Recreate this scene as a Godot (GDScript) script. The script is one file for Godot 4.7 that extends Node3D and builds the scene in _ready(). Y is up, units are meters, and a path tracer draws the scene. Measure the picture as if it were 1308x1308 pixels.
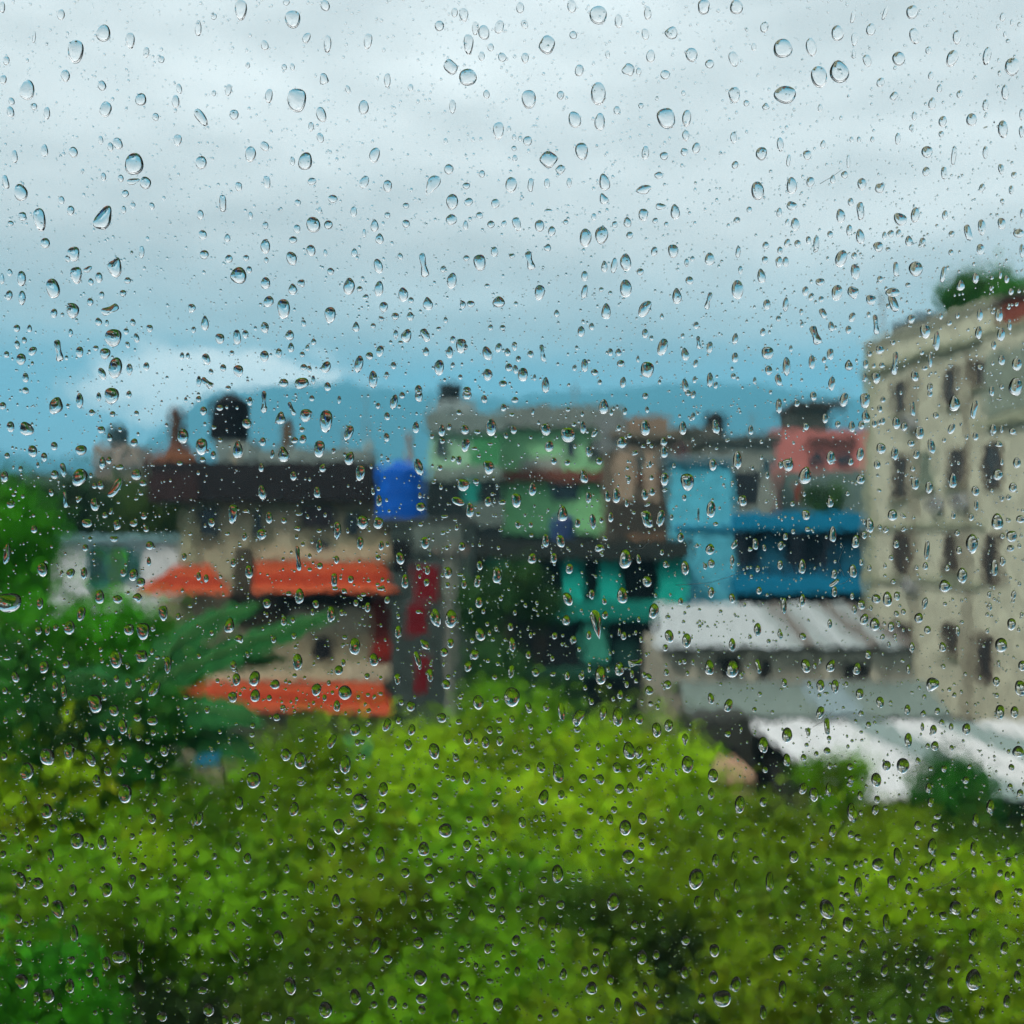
extends Node3D
# A rain-spotted window pane in focus, a hillside town and treetops blurred behind it. Eye at the origin, looking along -Z; ground 11 m below.

const GROUND := -11.0
const PANE := 0.12          # metres from the eye to the outer face of the glass
const PX := 1400.0          # focal length in pixels of the 1308 px photograph
const HORIZON := 700.0      # its eye-level row
const FINE := 0.016         # ripple heights of the damp film, in photograph pixels
const WIDE := 0.13

var mats := {}
var grime: NoiseTexture2D
var speckle: NoiseTexture2D
var rng := RandomNumberGenerator.new()

const DROPS := [
	["o",307.7,12.4,15.3,26.8,0,"big long oval raindrop at the sky's top edge above the dark water tank"],
	["d",373.9,24.8,20.1,22,-5,"huge downward-tapering raindrop at the sky's top edge above the awning's middle"],
	["o",764.3,19.1,22,24.8,-10,"huge tilted round raindrop at the sky's top edge above the brown house"],
	["b",899.1,8.6,17.2,18.2,10,"big tilted lumpy raindrop at the sky's top edge above the pale blue wall"],
	["o",940.7,8.6,16.2,19.1,0,"big round raindrop at the sky's top edge above the pink building"],
	["o",1165.3,15.3,15.3,18.2,5,"middling round raindrop at the sky's top edge above the beige block"],
	["d",96.5,65.9,20.1,29.6,0,"huge downward-tapering raindrop at the sky's top edge above the vivid tree"],
	["o",131.9,42,18.2,22,10,"big tilted oval raindrop at the sky's top edge above the white annex"],
	["o",166.3,51.6,11.5,21,-5,"middling slim oval raindrop at the sky's top edge above the white annex"],
	["o",418.2,56,9.6,22.6,0,"middling slim oval raindrop at the sky's top edge above the awning's middle"],
	["d",469.8,52.6,10.5,20.1,5,"middling downward-tapering raindrop at the sky's top edge above the blue tank"],
	["b",575.5,85.1,16.2,20.1,-25,"big slanting lumpy raindrop high in the sky above the mint house"],
	["d",598.4,56.4,12.4,25.8,0,"big downward-tapering raindrop at the sky's top edge above the mint house"],
	["o",618.1,41.1,14.3,19.1,-10,"middling tilted oval raindrop at the sky's top edge above the mint house"],
	["b",698.8,56.8,21,22.9,15,"huge tilted lumpy raindrop at the sky's top edge above the navy tank"],
	["b",803.1,88.9,14.3,17.2,-20,"middling tilted lumpy raindrop high in the sky above the brown house"],
	["d",858,42,16.2,15.3,-30,"middling slanting downward-tapering raindrop at the sky's top edge above the pale blue wall"],
	["o",883.4,69.8,15.3,18.2,-10,"middling tilted round raindrop at the sky's top edge above the pale blue wall"],
	["d",937.3,75.5,11.5,20.1,-15,"middling tilted downward-tapering raindrop high in the sky above the pink building"],
	["o",1000,61.5,23.9,24.8,0,"huge round raindrop at the sky's top edge above the pink building"],
	["o",1036.3,60.2,13.4,23.9,-10,"big tilted slim oval raindrop at the sky's top edge above the dark balcony"],
	["o",1069.8,42,15.3,20.1,0,"big oval raindrop at the sky's top edge above the dark balcony"],
	["o",1148.1,74.5,16.2,18.2,5,"big round raindrop high in the sky above the beige block"],
	["e",1168.2,45.9,11.5,21,-10,"middling tilted streak-like raindrop at the sky's top edge above the beige block"],
	["o",1216.4,74.5,14.3,22.9,25,"big slanting long oval raindrop high in the sky above the beige wing"],
	["o",1261,71.1,10.6,24,12,"middling tilted slim oval raindrop high in the sky above the beige wing"],
	["o",1293.3,85.3,18.9,23.2,0,"big oval raindrop high in the sky above the beige wing"],
	["o",34.4,114.7,19.1,25.8,5,"huge oval raindrop high in the sky above the vivid tree"],
	["o",134.7,139.5,15.3,20.1,10,"big tilted oval raindrop high in the sky above the white annex"],
	["o",179.7,126.7,14.3,16.2,0,"middling round raindrop high in the sky above the white annex"],
	["d",379,128.1,23.9,30.6,0,"huge downward-tapering raindrop high in the sky above the awning's middle"],
	["o",410.2,146.2,12.4,20.1,-20,"middling tilted long oval raindrop in the upper sky above the awning's middle"],
	["o",464.4,136.7,13,18.2,0,"middling oval raindrop high in the sky above the blue tank"],
	["o",597.5,98.4,22.9,22,20,"huge tilted round raindrop high in the sky above the mint house"],
	["o",675.5,126.5,18.7,23.9,0,"huge oval raindrop high in the sky above the navy tank"],
	["o",764.3,119.5,19.1,29.6,0,"huge long oval raindrop high in the sky above the brown house"],
	["d",938.3,121.4,14.3,20.6,-10,"big tilted downward-tapering raindrop high in the sky above the pink building"],
	["o",1002.9,120.8,28.7,22.6,0,"huge broad raindrop high in the sky above the pink building"],
	["o",1046.4,98.1,21,27.7,-5,"huge oval raindrop high in the sky above the dark balcony, the left of two"],
	["o",1072.1,91.4,23.9,29.1,-5,"huge oval raindrop high in the sky above the dark balcony, the right of two"],
	["o",171.1,209.3,23.9,28.7,5,"huge round raindrop in the upper sky above the white annex"],
	["d",256.7,150,11.5,24.8,-35,"middling slanting downward-tapering raindrop in the upper sky above the dark water tank"],
	["o",256.7,207.4,14.3,17.2,0,"middling oval raindrop in the upper sky above the dark water tank"],
	["o",319.8,196.9,13.8,20.1,5,"middling long oval raindrop in the upper sky above the dark water tank"],
	["o",389.9,205.5,18.2,22.6,15,"big tilted oval raindrop in the upper sky above the awning's middle"],
	["o",478.4,197.8,13,20.1,15,"middling tilted long oval raindrop in the upper sky above the blue tank"],
	["d",636.7,166.9,13.8,22,0,"big downward-tapering raindrop in the upper sky above the mint house"],
	["b",700.7,203.6,22,21,-15,"huge tilted lumpy raindrop in the upper sky above the navy tank"],
	["o",734.1,152.5,16.2,21.4,-15,"big tilted oval raindrop in the upper sky above the navy tank"],
	["o",743.1,193,16.2,22.6,-15,"big tilted oval raindrop in the upper sky above the brown house"],
	["o",766.2,155.4,13,22.9,0,"big slim oval raindrop in the upper sky above the brown house"],
	["d",851.3,151.4,22.6,26.8,-20,"huge tilted downward-tapering raindrop in the upper sky above the pale blue wall"],
	["o",877.1,151,11.5,22,5,"middling slim oval raindrop in the upper sky above the pale blue wall"],
	["o",972.7,195.9,14.3,17.2,15,"middling tilted oval raindrop in the upper sky above the pink building"],
	["o",1184.4,194,14.3,15.3,5,"middling round raindrop in the upper sky above the beige block"],
	["o",1241.2,152.5,13.4,16.8,0,"middling oval raindrop in the upper sky above the beige wing"],
	["o",1281.2,164.5,13.1,22.2,0,"big long oval raindrop in the upper sky above the beige wing"],
	["o",26.2,245.6,17.2,22,-15,"big tilted oval raindrop in mid sky above the vivid tree"],
	["o",185.4,233.2,14.3,16.2,-25,"middling slanting round raindrop in mid sky above the white annex"],
	["e",284.4,259.6,9.6,22,-5,"middling streak-like raindrop in mid sky above the dark water tank"],
	["r",551.6,237,14.3,28.7,30,"big slanting tailed raindrop in mid sky above the mint house"],
	["o",577.4,257.6,14.9,20.6,10,"big tilted oval raindrop in mid sky above the mint house"],
	["o",652.9,236,14.9,20.1,5,"big oval raindrop in mid sky above the navy tank"],
	["t",772,232.2,13.4,22,-10,"big tilted pointed-top raindrop in mid sky above the brown house"],
	["b",822.6,241.8,19.1,11.5,-5,"middling lumpy raindrop in mid sky above the brown house"],
	["o",967.9,243.7,16.2,23.9,-5,"big long oval raindrop in mid sky above the pink building, the left of two"],
	["o",1011.5,237,13.4,22,0,"big long oval raindrop in mid sky above the pink building, the right of two"],
	["e",1099.4,269.1,9.6,22.6,0,"middling streak-like raindrop in mid sky above the dark balcony"],
	["d",50.6,280.6,15.3,29.6,-10,"huge tilted downward-tapering raindrop in the lower sky above the vivid tree"],
	["d",93.7,324.5,15.3,19.1,-5,"big downward-tapering raindrop in the lower sky above the vivid tree"],
	["b",131.9,278.7,20.1,32.5,30,"huge slanting lumpy raindrop in mid sky above the white annex"],
	["o",338.9,315,11.9,19.1,-5,"middling long oval raindrop in the lower sky above the awning's middle"],
	["o",372.3,329.9,13,18.2,-15,"middling tilted oval raindrop in the lower sky above the awning's middle"],
	["o",400,286.7,18.2,20.1,-10,"big tilted round raindrop in the lower sky above the awning's middle"],
	["o",747.9,303.5,14.9,23.9,0,"big long oval raindrop in the lower sky above the brown house, the left of two"],
	["o",768.5,300.3,16.8,22.9,5,"big oval raindrop in the lower sky above the brown house"],
	["d",859.9,320.7,13,17.2,-5,"middling downward-tapering raindrop in the lower sky above the pale blue wall"],
	["t",862.4,270.1,11.9,19.1,-5,"middling pointed-top raindrop in mid sky above the pale blue wall"],
	["o",1099,302,10.5,20.1,-5,"middling slim oval raindrop in the lower sky above the dark balcony"],
	["o",1150,279.6,15.3,18.2,-45,"middling slanting round raindrop in mid sky above the beige block"],
	["o",1169.2,274.5,11.1,20.1,8,"middling slim oval raindrop in mid sky above the beige block"],
	["o",27.3,355.7,11.1,20.1,0,"middling slim oval raindrop low in the sky above the vivid tree"],
	["o",67.3,368.5,17.6,25.8,-10,"huge tilted long oval raindrop low in the sky above the vivid tree"],
	["d",97.1,351.3,14.3,22,-5,"big downward-tapering raindrop low in the sky above the vivid tree, the upper of two"],
	["b",146.8,341.7,16.2,26.8,0,"big lumpy raindrop in the lower sky above the white annex"],
	["d",305,352.3,20.1,21,-30,"big slanting downward-tapering raindrop low in the sky above the dark water tank"],
	["o",445.9,365.6,14.3,21.4,5,"big long oval raindrop low in the sky above the blue tank"],
	["o",483.2,339.8,11.1,19.1,-15,"middling tilted long oval raindrop in the lower sky above the blue tank"],
	["o",484.1,368.5,11.5,19.5,5,"middling long oval raindrop low in the sky above the blue tank, the left of two"],
	["o",514.9,376.1,12.4,18.2,-5,"middling long oval raindrop low in the sky above the blue tank, the right of two"],
	["p",541.1,338.9,12.4,31.5,-10,"big tilted two-lobed raindrop in the lower sky above the blue tank"],
	["o",577,358.6,12.4,20.6,5,"middling long oval raindrop low in the sky above the mint house"],
	["d",612.8,335.4,15.3,21,-5,"big downward-tapering raindrop in the lower sky above the mint house"],
	["t",637,385.3,15.3,14.3,0,"middling pointed-top raindrop low in the sky above the mint house"],
	["p",676.8,332.6,12.4,24.8,-15,"big tilted two-lobed raindrop in the lower sky above the navy tank"],
	["d",689.2,373.7,12.4,20.1,10,"middling tilted downward-tapering raindrop low in the sky above the navy tank"],
	["o",799.3,368.5,15.3,22.9,0,"big long oval raindrop low in the sky above the brown house"],
	["o",799.3,335.1,14.3,22,-8,"big long oval raindrop in the lower sky above the brown house, the right of two"],
	["t",864.7,377.7,11.9,20.1,-5,"middling pointed-top raindrop low in the sky above the pale blue wall"],
	["o",942.1,370,14.9,25.2,0,"big long oval raindrop low in the sky above the pink building"],
	["o",1069.2,373.9,14.3,20.1,10,"middling tilted oval raindrop low in the sky above the dark balcony"],
	["o",1074.5,330.3,14.3,22.9,20,"big tilted long oval raindrop in the lower sky above the dark balcony"],
	["b",1089.8,373.3,13.8,16.2,-20,"middling tilted lumpy raindrop low in the sky above the dark balcony"],
	["o",1092.7,347.1,11.9,20.1,-5,"middling long oval raindrop in the lower sky above the dark balcony"],
	["b",1140.5,373.3,19.1,11.5,10,"middling tilted lumpy raindrop low in the sky above the beige block"],
	["e",1141.4,387.6,11.5,22,-25,"middling slanting streak-like raindrop low in the sky above the beige block"],
	["d",1170.1,343.7,17.2,19.1,-20,"big tilted downward-tapering raindrop in the lower sky above the beige block"],
	["p",74.5,447.8,12.4,28.7,-10,"big tilted two-lobed raindrop on the horizon over the vivid tree"],
	["d",92.7,396.8,16.2,19.1,0,"big downward-tapering raindrop low in the sky above the vivid tree, the lower of two"],
	["p",140.5,394.9,13.4,22.9,65,"big slanting two-lobed raindrop low in the sky above the white annex"],
	["d",144.3,431.6,21,22.9,10,"huge tilted downward-tapering raindrop on the horizon over the white annex"],
	["d",362.2,394.7,16.2,25.2,0,"big downward-tapering raindrop low in the sky above the awning's middle"],
	["d",421.6,402.3,13.8,20.6,5,"middling downward-tapering raindrop low in the sky above the awning's middle"],
	["b",519.1,428.7,14.3,15.3,0,"middling lumpy raindrop on the horizon over the blue tank"],
	["d",588.9,441.7,12.4,19.1,5,"middling downward-tapering raindrop on the horizon over the mint house"],
	["t",774.3,397.2,11.5,20.6,0,"middling pointed-top raindrop low in the sky above the brown house"],
	["e",823.6,394.3,12.4,23.9,30,"big slanting streak-like raindrop low in the sky above the brown house"],
	["o",846.5,443,12.4,22.9,18,"middling tilted slim oval raindrop on the horizon over the brown house"],
	["p",1041.7,427.8,14.3,24.8,-20,"big tilted two-lobed raindrop on the horizon over the dark balcony"],
	["p",1118.9,414.4,9.2,25.8,-5,"middling two-lobed raindrop over the beige block's top storey"],
	["o",1182,423,13,18.7,-8,"middling oval raindrop over the beige block's top storey"],
	["d",142.4,505.7,18.2,21,0,"big downward-tapering raindrop on the horizon over the white annex"],
	["o",147.2,469.8,17.6,26.8,5,"huge long oval raindrop on the horizon over the white annex"],
	["b",385.3,489.5,14.3,19.1,80,"middling slanting lumpy raindrop on the horizon over the awning's middle"],
	["o",458.3,465,11.1,22,10,"middling tilted slim oval raindrop on the horizon over the blue tank, the upper of two"],
	["o",476.5,484.7,11.1,22.6,0,"middling slim oval raindrop on the horizon over the blue tank"],
	["o",560.8,469.4,12.4,20.1,0,"middling long oval raindrop on the horizon over the mint house"],
	["o",622.3,451.1,11.9,18.2,-20,"middling tilted long oval raindrop on the horizon over the mint house"],
	["o",667.8,478.4,13,17.6,0,"middling oval raindrop on the horizon over the navy tank"],
	["d",826.8,472.3,16.8,20.1,5,"big downward-tapering raindrop on the horizon over the brown house"],
	["o",980.7,450.7,15.3,16.8,0,"middling round raindrop on the horizon over the pink building"],
	["o",1004.8,467.9,9.9,23.9,0,"middling slim oval raindrop on the horizon over the pink building"],
	["p",1143.3,464.1,10.5,29.6,5,"big two-lobed raindrop over the beige block's top storey"],
	["o",1297.6,494,17.7,23.2,0,"big oval raindrop over the beige block's projecting wing, the topmost of three"],
	["b",33.4,547.8,15.3,20.1,-55,"big slanting lumpy raindrop on the horizon over the vivid tree"],
	["b",71.1,518.2,17.2,22,20,"big tilted lumpy raindrop on the horizon over the vivid tree"],
	["o",233.6,557,14.3,19.1,0,"middling oval raindrop over the brown spire"],
	["p",337,513.4,9.2,27.7,0,"middling two-lobed raindrop on the horizon over the awning's middle"],
	["d",390.5,530.6,14.3,16.8,0,"middling downward-tapering raindrop on the horizon over the awning's middle"],
	["d",416.3,538.2,16.2,28.7,5,"huge downward-tapering raindrop on the horizon over the awning's middle"],
	["o",445.3,553.1,11.1,20.1,20,"middling tilted slim oval raindrop on the horizon over the blue tank, the lower of two"],
	["o",627.1,546.3,13.8,21.4,0,"big long oval raindrop over the mint green house"],
	["o",725.5,555.4,19.1,19.1,0,"big round raindrop over the mint green upper floor"],
	["t",771,519.1,12.4,19.1,5,"middling pointed-top raindrop over the mint green upper floor"],
	["t",794,565,13.8,15.3,0,"middling pointed-top raindrop over the brown house"],
	["o",824.2,546.4,13,19.5,0,"middling long oval raindrop over the brown house"],
	["d",1105.1,511.5,12.4,20.1,5,"middling downward-tapering raindrop on the horizon over the dark balcony"],
	["t",1219.4,514.9,13.8,20.6,0,"middling pointed-top raindrop over the beige block's top storey"],
	["o",101.3,609.9,18.2,23.9,30,"big slanting oval raindrop over the dark trees behind the annex"],
	["e",147.2,623.3,10.5,28.7,38,"big slanting streak-like raindrop over the dark trees behind the annex"],
	["d",257.3,570.7,14.3,22,0,"big downward-tapering raindrop over the brown spire"],
	["t",303.5,574.2,13,22,0,"middling pointed-top raindrop over the grey plinth under the dark tank"],
	["t",361.8,580.3,13.4,20.1,-8,"middling pointed-top raindrop over the brown post on the roof"],
	["d",407.7,573.6,13.8,21.4,8,"big downward-tapering raindrop on the horizon over the awning's middle"],
	["t",446.5,585.1,12.4,17.2,20,"middling tilted pointed-top raindrop on the horizon over the blue tank"],
	["o",460.2,604.2,11.9,20.6,5,"middling long oval raindrop over the dark left roof"],
	["o",534.8,596.5,11.1,22,-15,"middling tilted slim oval raindrop over the big blue tank"],
	["d",591.7,619.5,15.7,15.3,10,"middling tilted downward-tapering raindrop over the mint green house"],
	["b",624.2,596.5,13,18.2,-15,"middling tilted lumpy raindrop over the mint green house"],
	["d",878.1,615.6,16.8,22,-5,"big downward-tapering raindrop over the pale blue wall"],
	["o",942.1,587.9,11.1,22.9,0,"middling slim oval raindrop over the grey rooftops beside the blue house"],
	["d",1006.7,593.7,14.3,16.2,-15,"middling tilted downward-tapering raindrop over the pink building"],
	["t",1028.7,607,16.2,22,10,"big tilted pointed-top raindrop over the pink building"],
	["d",297.4,656.7,12.4,24.8,5,"big downward-tapering raindrop over the beige wall above the awnings"],
	["d",430.6,677.8,9.6,22.9,0,"middling downward-tapering raindrop over the beige wall above the awnings"],
	["d",463.1,667.2,14.3,17.2,-10,"middling tilted downward-tapering raindrop over the beige wall above the awnings"],
	["o",659.6,639.1,13,18.2,0,"middling oval raindrop over the mint green lower floor"],
	["t",718.5,655.8,13,20.1,0,"middling pointed-top raindrop over the small navy tank"],
	["d",826.5,663.4,13.4,22.9,-20,"big tilted downward-tapering raindrop over the brown house"],
	["d",843.7,662.5,10.5,21,10,"middling tilted downward-tapering raindrop over the brown house"],
	["o",908.3,650.6,11.9,21,5,"middling slim oval raindrop over the pale blue wall"],
	["o",1110.9,671.1,10.5,20.1,-5,"middling slim oval raindrop over the dark blue balcony"],
	["o",1274.1,666.3,15.1,21.4,-5,"big oval raindrop over the beige block's projecting wing, the middle of three"],
	["o",1292.5,685.2,13.9,15.1,0,"middling round raindrop over the beige block's projecting wing"],
	["b",8.6,707.4,9.6,25.8,10,"middling tilted lumpy raindrop over the vivid tree's crown"],
	["o",54.1,727.4,13,18.7,-5,"middling oval raindrop over the vivid tree's crown"],
	["p",380.9,713.1,8.6,31.5,-5,"middling two-lobed raindrop over the long orange awning"],
	["o",634.7,735.1,11.5,21,0,"middling slim oval raindrop over the teal verandah"],
	["o",798.7,714.1,16.2,24.8,5,"big long oval raindrop over the teal verandah"],
	["o",1206.8,748.5,14.3,16.2,0,"middling round raindrop over the beige block's third storey"],
	["o",1229.4,735.1,13,20.1,0,"middling long oval raindrop over the beige block's third storey"],
	["o",1241.8,694.6,15.3,24.8,0,"big long oval raindrop over the beige block's third storey"],
	["d",11.5,770.1,31.5,24.8,-5,"huge downward-tapering raindrop over the vivid tree's crown"],
	["o",88.5,801.6,13.8,18.2,5,"middling oval raindrop over the vivid tree's base"],
	["o",127.1,762.4,11.9,18.2,0,"middling long oval raindrop over the vivid tree's crown"],
	["d",182.5,806.4,16.2,22,0,"big downward-tapering raindrop over the vivid tree's base, the upper of two"],
	["d",208.3,783.4,11.1,20.1,-5,"middling downward-tapering raindrop over the banana leaves, the upper of two"],
	["t",293,798.7,12.4,20.1,10,"middling tilted pointed-top raindrop over the banana leaves"],
	["o",382.5,761.5,11.5,20.1,0,"middling long oval raindrop over the long orange awning"],
	["o",423,784.4,10.7,21,0,"middling slim oval raindrop over the banana leaves"],
	["b",556.4,789.2,13.4,22.9,-20,"big tilted lumpy raindrop over the red door cloths"],
	["o",576.1,790.1,15.3,23.9,0,"big long oval raindrop over the gap beside the red door"],
	["r",762.4,797.8,12.4,38.2,-10,"huge tilted tailed raindrop over the teal verandah"],
	["o",794.9,760.5,13.4,20.6,0,"middling long oval raindrop over the teal verandah"],
	["o",835.1,780.6,11.9,20.1,10,"middling tilted long oval raindrop over the teal verandah"],
	["o",1117.5,797.4,13,16.8,0,"middling oval raindrop over the shed's striped roof"],
	["o",1133.8,765.3,12.6,18.7,0,"middling long oval raindrop over the shed's striped roof, the right of two"],
	["d",148.1,842.7,15.3,22,0,"big downward-tapering raindrop over the vivid tree's base, the lower of two"],
	["b",180.6,837.9,14.3,17.2,10,"middling tilted lumpy raindrop over the vivid tree's base"],
	["d",214.1,849.4,9.6,22,0,"middling downward-tapering raindrop over the banana leaves, the lower of two"],
	["o",324.9,866.6,13.8,20.1,15,"middling tilted long oval raindrop over the lower orange roof"],
	["o",380,845.6,12.6,21.4,0,"middling long oval raindrop over the banana leaves"],
	["o",453,825.5,14.3,22,0,"big long oval raindrop over the wall between the orange roofs"],
	["o",613.3,810.2,12.4,17.2,-15,"middling tilted oval raindrop over the dark ground floor below the verandah"],
	["o",767.2,862.8,14.3,23.9,0,"big long oval raindrop over the dark ground floor below the verandah"],
	["o",791.1,854.2,12.6,17.6,0,"middling oval raindrop over the dark ground floor below the verandah"],
	["p",811.5,846.5,12.6,18.7,80,"middling slanting two-lobed raindrop over the dark ground floor below the verandah"],
	["o",877.1,818.4,11.5,18.7,0,"middling long oval raindrop over the shed's striped roof, the left of two"],
	["t",906.3,852.3,11.9,20.1,-5,"middling pointed-top raindrop over the shed's wall"],
	["o",935.4,854.2,16.8,22.6,0,"big oval raindrop over the shed's wall"],
	["o",1029.6,850.3,11.9,18.7,-15,"middling tilted long oval raindrop over the shed's wall"],
	["o",1279.1,824,15.6,18.9,0,"big oval raindrop over the beige block's projecting wing, the lowest of three"],
	["d",121.4,899.1,17.2,23.9,-10,"big tilted downward-tapering raindrop over the vivid tree's base"],
	["o",156.7,927.8,11.5,18.7,-5,"middling long oval raindrop on the treetop line under the white annex"],
	["o",196.9,880,11.9,22,30,"middling slanting slim oval raindrop over the lower orange roof"],
	["o",440.6,884.7,17.2,18.2,0,"big round raindrop over the lower orange roof"],
	["o",610.9,897.2,13.8,18.2,0,"middling oval raindrop on the treetop line under the mint house"],
	["o",653.9,890.5,20.1,24.8,0,"huge oval raindrop on the treetop line under the navy tank"],
	["b",738.9,916.3,13.4,22,20,"big tilted lumpy raindrop on the treetop line under the navy tank"],
	["o",789.2,916.3,13.4,23.9,0,"big slim oval raindrop on the treetop line under the brown house"],
	["b",1191.1,874.2,16.2,18.7,15,"big tilted lumpy raindrop over the beige block's lowest storey"],
	["o",1277.4,909.7,11.6,19.2,0,"middling long oval raindrop over the beige block's projecting wing"],
	["o",1303.4,879,13.9,20.7,-10,"middling tilted long oval raindrop over the beige block's projecting wing"],
	["o",34.4,985.1,16.8,22.9,10,"big tilted oval raindrop on the upper foliage under the vivid tree, the left of two"],
	["o",60.2,966.9,18.2,22.9,-15,"big tilted oval raindrop on the upper foliage under the vivid tree, the right of two"],
	["b",87.9,959.3,13.8,21,0,"big lumpy raindrop on the upper foliage under the vivid tree"],
	["o",383.4,971.7,15.7,21.4,0,"big oval raindrop on the upper foliage under the awning's middle"],
	["o",440.6,976.5,14.3,24.8,0,"big long oval raindrop on the upper foliage under the blue tank"],
	["o",554.5,959.3,13.4,21,-8,"middling long oval raindrop on the upper foliage under the mint house"],
	["o",597.5,942.1,11.9,18.7,0,"middling long oval raindrop on the treetop line under the mint house"],
	["o",713.1,988,13.8,24.8,-10,"big tilted slim oval raindrop on the upper foliage under the navy tank"],
	["o",803.5,958.7,15.3,22.9,-10,"big tilted long oval raindrop on the upper foliage under the brown house"],
	["o",838.9,932.5,11.9,18.7,-5,"middling long oval raindrop on the treetop line under the brown house"],
	["o",878.1,976.5,14.9,22,0,"big long oval raindrop on the upper foliage under the pale blue wall"],
	["o",975,951.6,13.4,20.1,-8,"middling long oval raindrop over the white striped roof, the leftmost of three"],
	["o",1005.7,939.2,13.4,20.1,0,"middling long oval raindrop over the white striped roof, the middle of three"],
	["o",1153.5,978.4,16.2,21,0,"big oval raindrop over the white striped roof"],
	["o",1300.8,960.2,15.6,14.6,5,"middling round raindrop over the white striped roof"],
	["o",59.3,1035.9,14.9,18.7,0,"middling oval raindrop on the middle foliage under the vivid tree"],
	["o",159.6,1013.8,16.8,24.8,-5,"big long oval raindrop on the middle foliage under the white annex"],
	["o",323.6,996.6,18.2,21,10,"big tilted round raindrop on the upper foliage under the dark water tank"],
	["o",375.6,1033.4,11.5,18.7,12,"middling tilted long oval raindrop on the middle foliage under the awning's middle"],
	["o",459.3,1024.5,19.5,21.4,0,"big round raindrop on the middle foliage under the blue tank"],
	["o",489.5,1008,11.9,18.2,5,"middling long oval raindrop on the upper foliage under the blue tank"],
	["o",694.4,1018.5,12.4,20.1,15,"middling tilted long oval raindrop on the middle foliage under the navy tank"],
	["o",910.9,990.4,13.4,17.2,-10,"middling tilted oval raindrop on the upper foliage under the pale blue wall"],
	["o",945,1027.7,12.6,22.6,5,"middling slim oval raindrop on the middle foliage under the pink building"],
	["o",1039.8,1014.9,11.9,18.2,-5,"middling long oval raindrop on the middle foliage under the dark balcony"],
	["o",1088.9,1038.2,13,25.8,-8,"big slim oval raindrop on the middle foliage under the dark balcony"],
	["o",1119.5,996.6,13,19.1,0,"middling long oval raindrop over the white striped roof, the rightmost of three"],
	["o",98.4,1074.2,16.8,20.1,0,"big round raindrop on the middle foliage under the vivid tree"],
	["o",130.5,1076.1,11.5,18.7,0,"middling long oval raindrop on the middle foliage under the white annex"],
	["o",432.5,1055.8,14.9,20.1,0,"big oval raindrop on the middle foliage under the awning's middle"],
	["o",485.5,1091.7,11.5,20.1,8,"middling long oval raindrop on the lower foliage under the blue tank"],
	["t",541.1,1084.1,13.8,18.7,0,"middling pointed-top raindrop on the lower foliage under the blue tank"],
	["o",568.8,1060.8,16.8,18.2,0,"big round raindrop on the middle foliage under the mint house"],
	["o",798.7,1057.3,14.9,20.1,0,"big oval raindrop on the middle foliage under the brown house"],
	["o",802.6,1094.2,15.7,18.2,5,"middling round raindrop on the lower foliage under the brown house"],
	["o",1121.9,1104.2,15.7,16.2,-8,"middling round raindrop on the lower foliage under the beige block"],
	["o",1146.8,1093.7,10.5,22,-8,"middling slim oval raindrop on the lower foliage under the beige block"],
	["o",1191.1,1081.2,11.9,20.1,3,"middling long oval raindrop on the lower foliage under the beige block"],
	["o",25.8,1124.2,13.8,22,-8,"big long oval raindrop on the lower foliage under the vivid tree"],
	["o",47.8,1128.4,14.9,14.9,-5,"middling round raindrop on the lower foliage under the vivid tree"],
	["d",73.6,1161.5,16.2,22.9,-15,"big tilted downward-tapering raindrop on the deep foliage under the vivid tree"],
	["o",136.3,1136.7,14.3,18.2,8,"middling oval raindrop on the lower foliage under the white annex"],
	["o",602.3,1122.9,14.3,22.9,-22,"big tilted long oval raindrop on the lower foliage under the mint house"],
	["o",712.2,1116.2,14.5,23.9,0,"big long oval raindrop on the lower foliage under the navy tank"],
	["o",783.4,1151.9,15.7,22,8,"big oval raindrop on the deep foliage under the brown house"],
	["d",889,1123.3,18.2,26.8,15,"huge tilted downward-tapering raindrop on the lower foliage under the pale blue wall"],
	["e",983.2,1126.5,9.9,25.8,5,"middling streak-like raindrop on the lower foliage under the pink building"],
	["o",1056.4,1161.5,18.2,25.8,-20,"huge tilted oval raindrop on the deep foliage under the dark balcony"],
	["o",1096.5,1132.8,10.7,24.8,3,"middling slim oval raindrop on the lower foliage under the dark balcony"],
	["d",1139.5,1127.1,11.9,18.2,-5,"middling downward-tapering raindrop on the lower foliage under the beige block"],
	["o",1220.8,1159.6,15.7,18.2,-10,"middling tilted round raindrop on the deep foliage under the beige wing"],
	["o",94.6,1192.1,10.7,22,-5,"middling slim oval raindrop on the deep foliage under the vivid tree"],
	["d",151.9,1222.7,18.2,15.3,0,"middling downward-tapering raindrop on the deep foliage under the white annex"],
	["o",355.1,1197.8,13,20.1,-3,"middling long oval raindrop on the deep foliage under the awning's middle"],
	["d",479.4,1208.3,11.9,22,20,"middling tilted downward-tapering raindrop on the deep foliage under the blue tank"],
	["o",820.3,1222.7,13,18.2,0,"middling oval raindrop on the deep foliage under the brown house"],
	["o",912.5,1214.1,12.2,17.2,0,"middling oval raindrop on the deep foliage under the pale blue wall"],
	["o",995.6,1216.9,16.2,20.1,-5,"big oval raindrop on the deep foliage under the pink building"],
	["o",1083.1,1180.6,13.8,18.7,-8,"middling oval raindrop on the deep foliage under the dark balcony"],
	["e",1132.8,1179.7,8.8,24.8,-5,"middling streak-like raindrop on the deep foliage under the beige block"],
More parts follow.
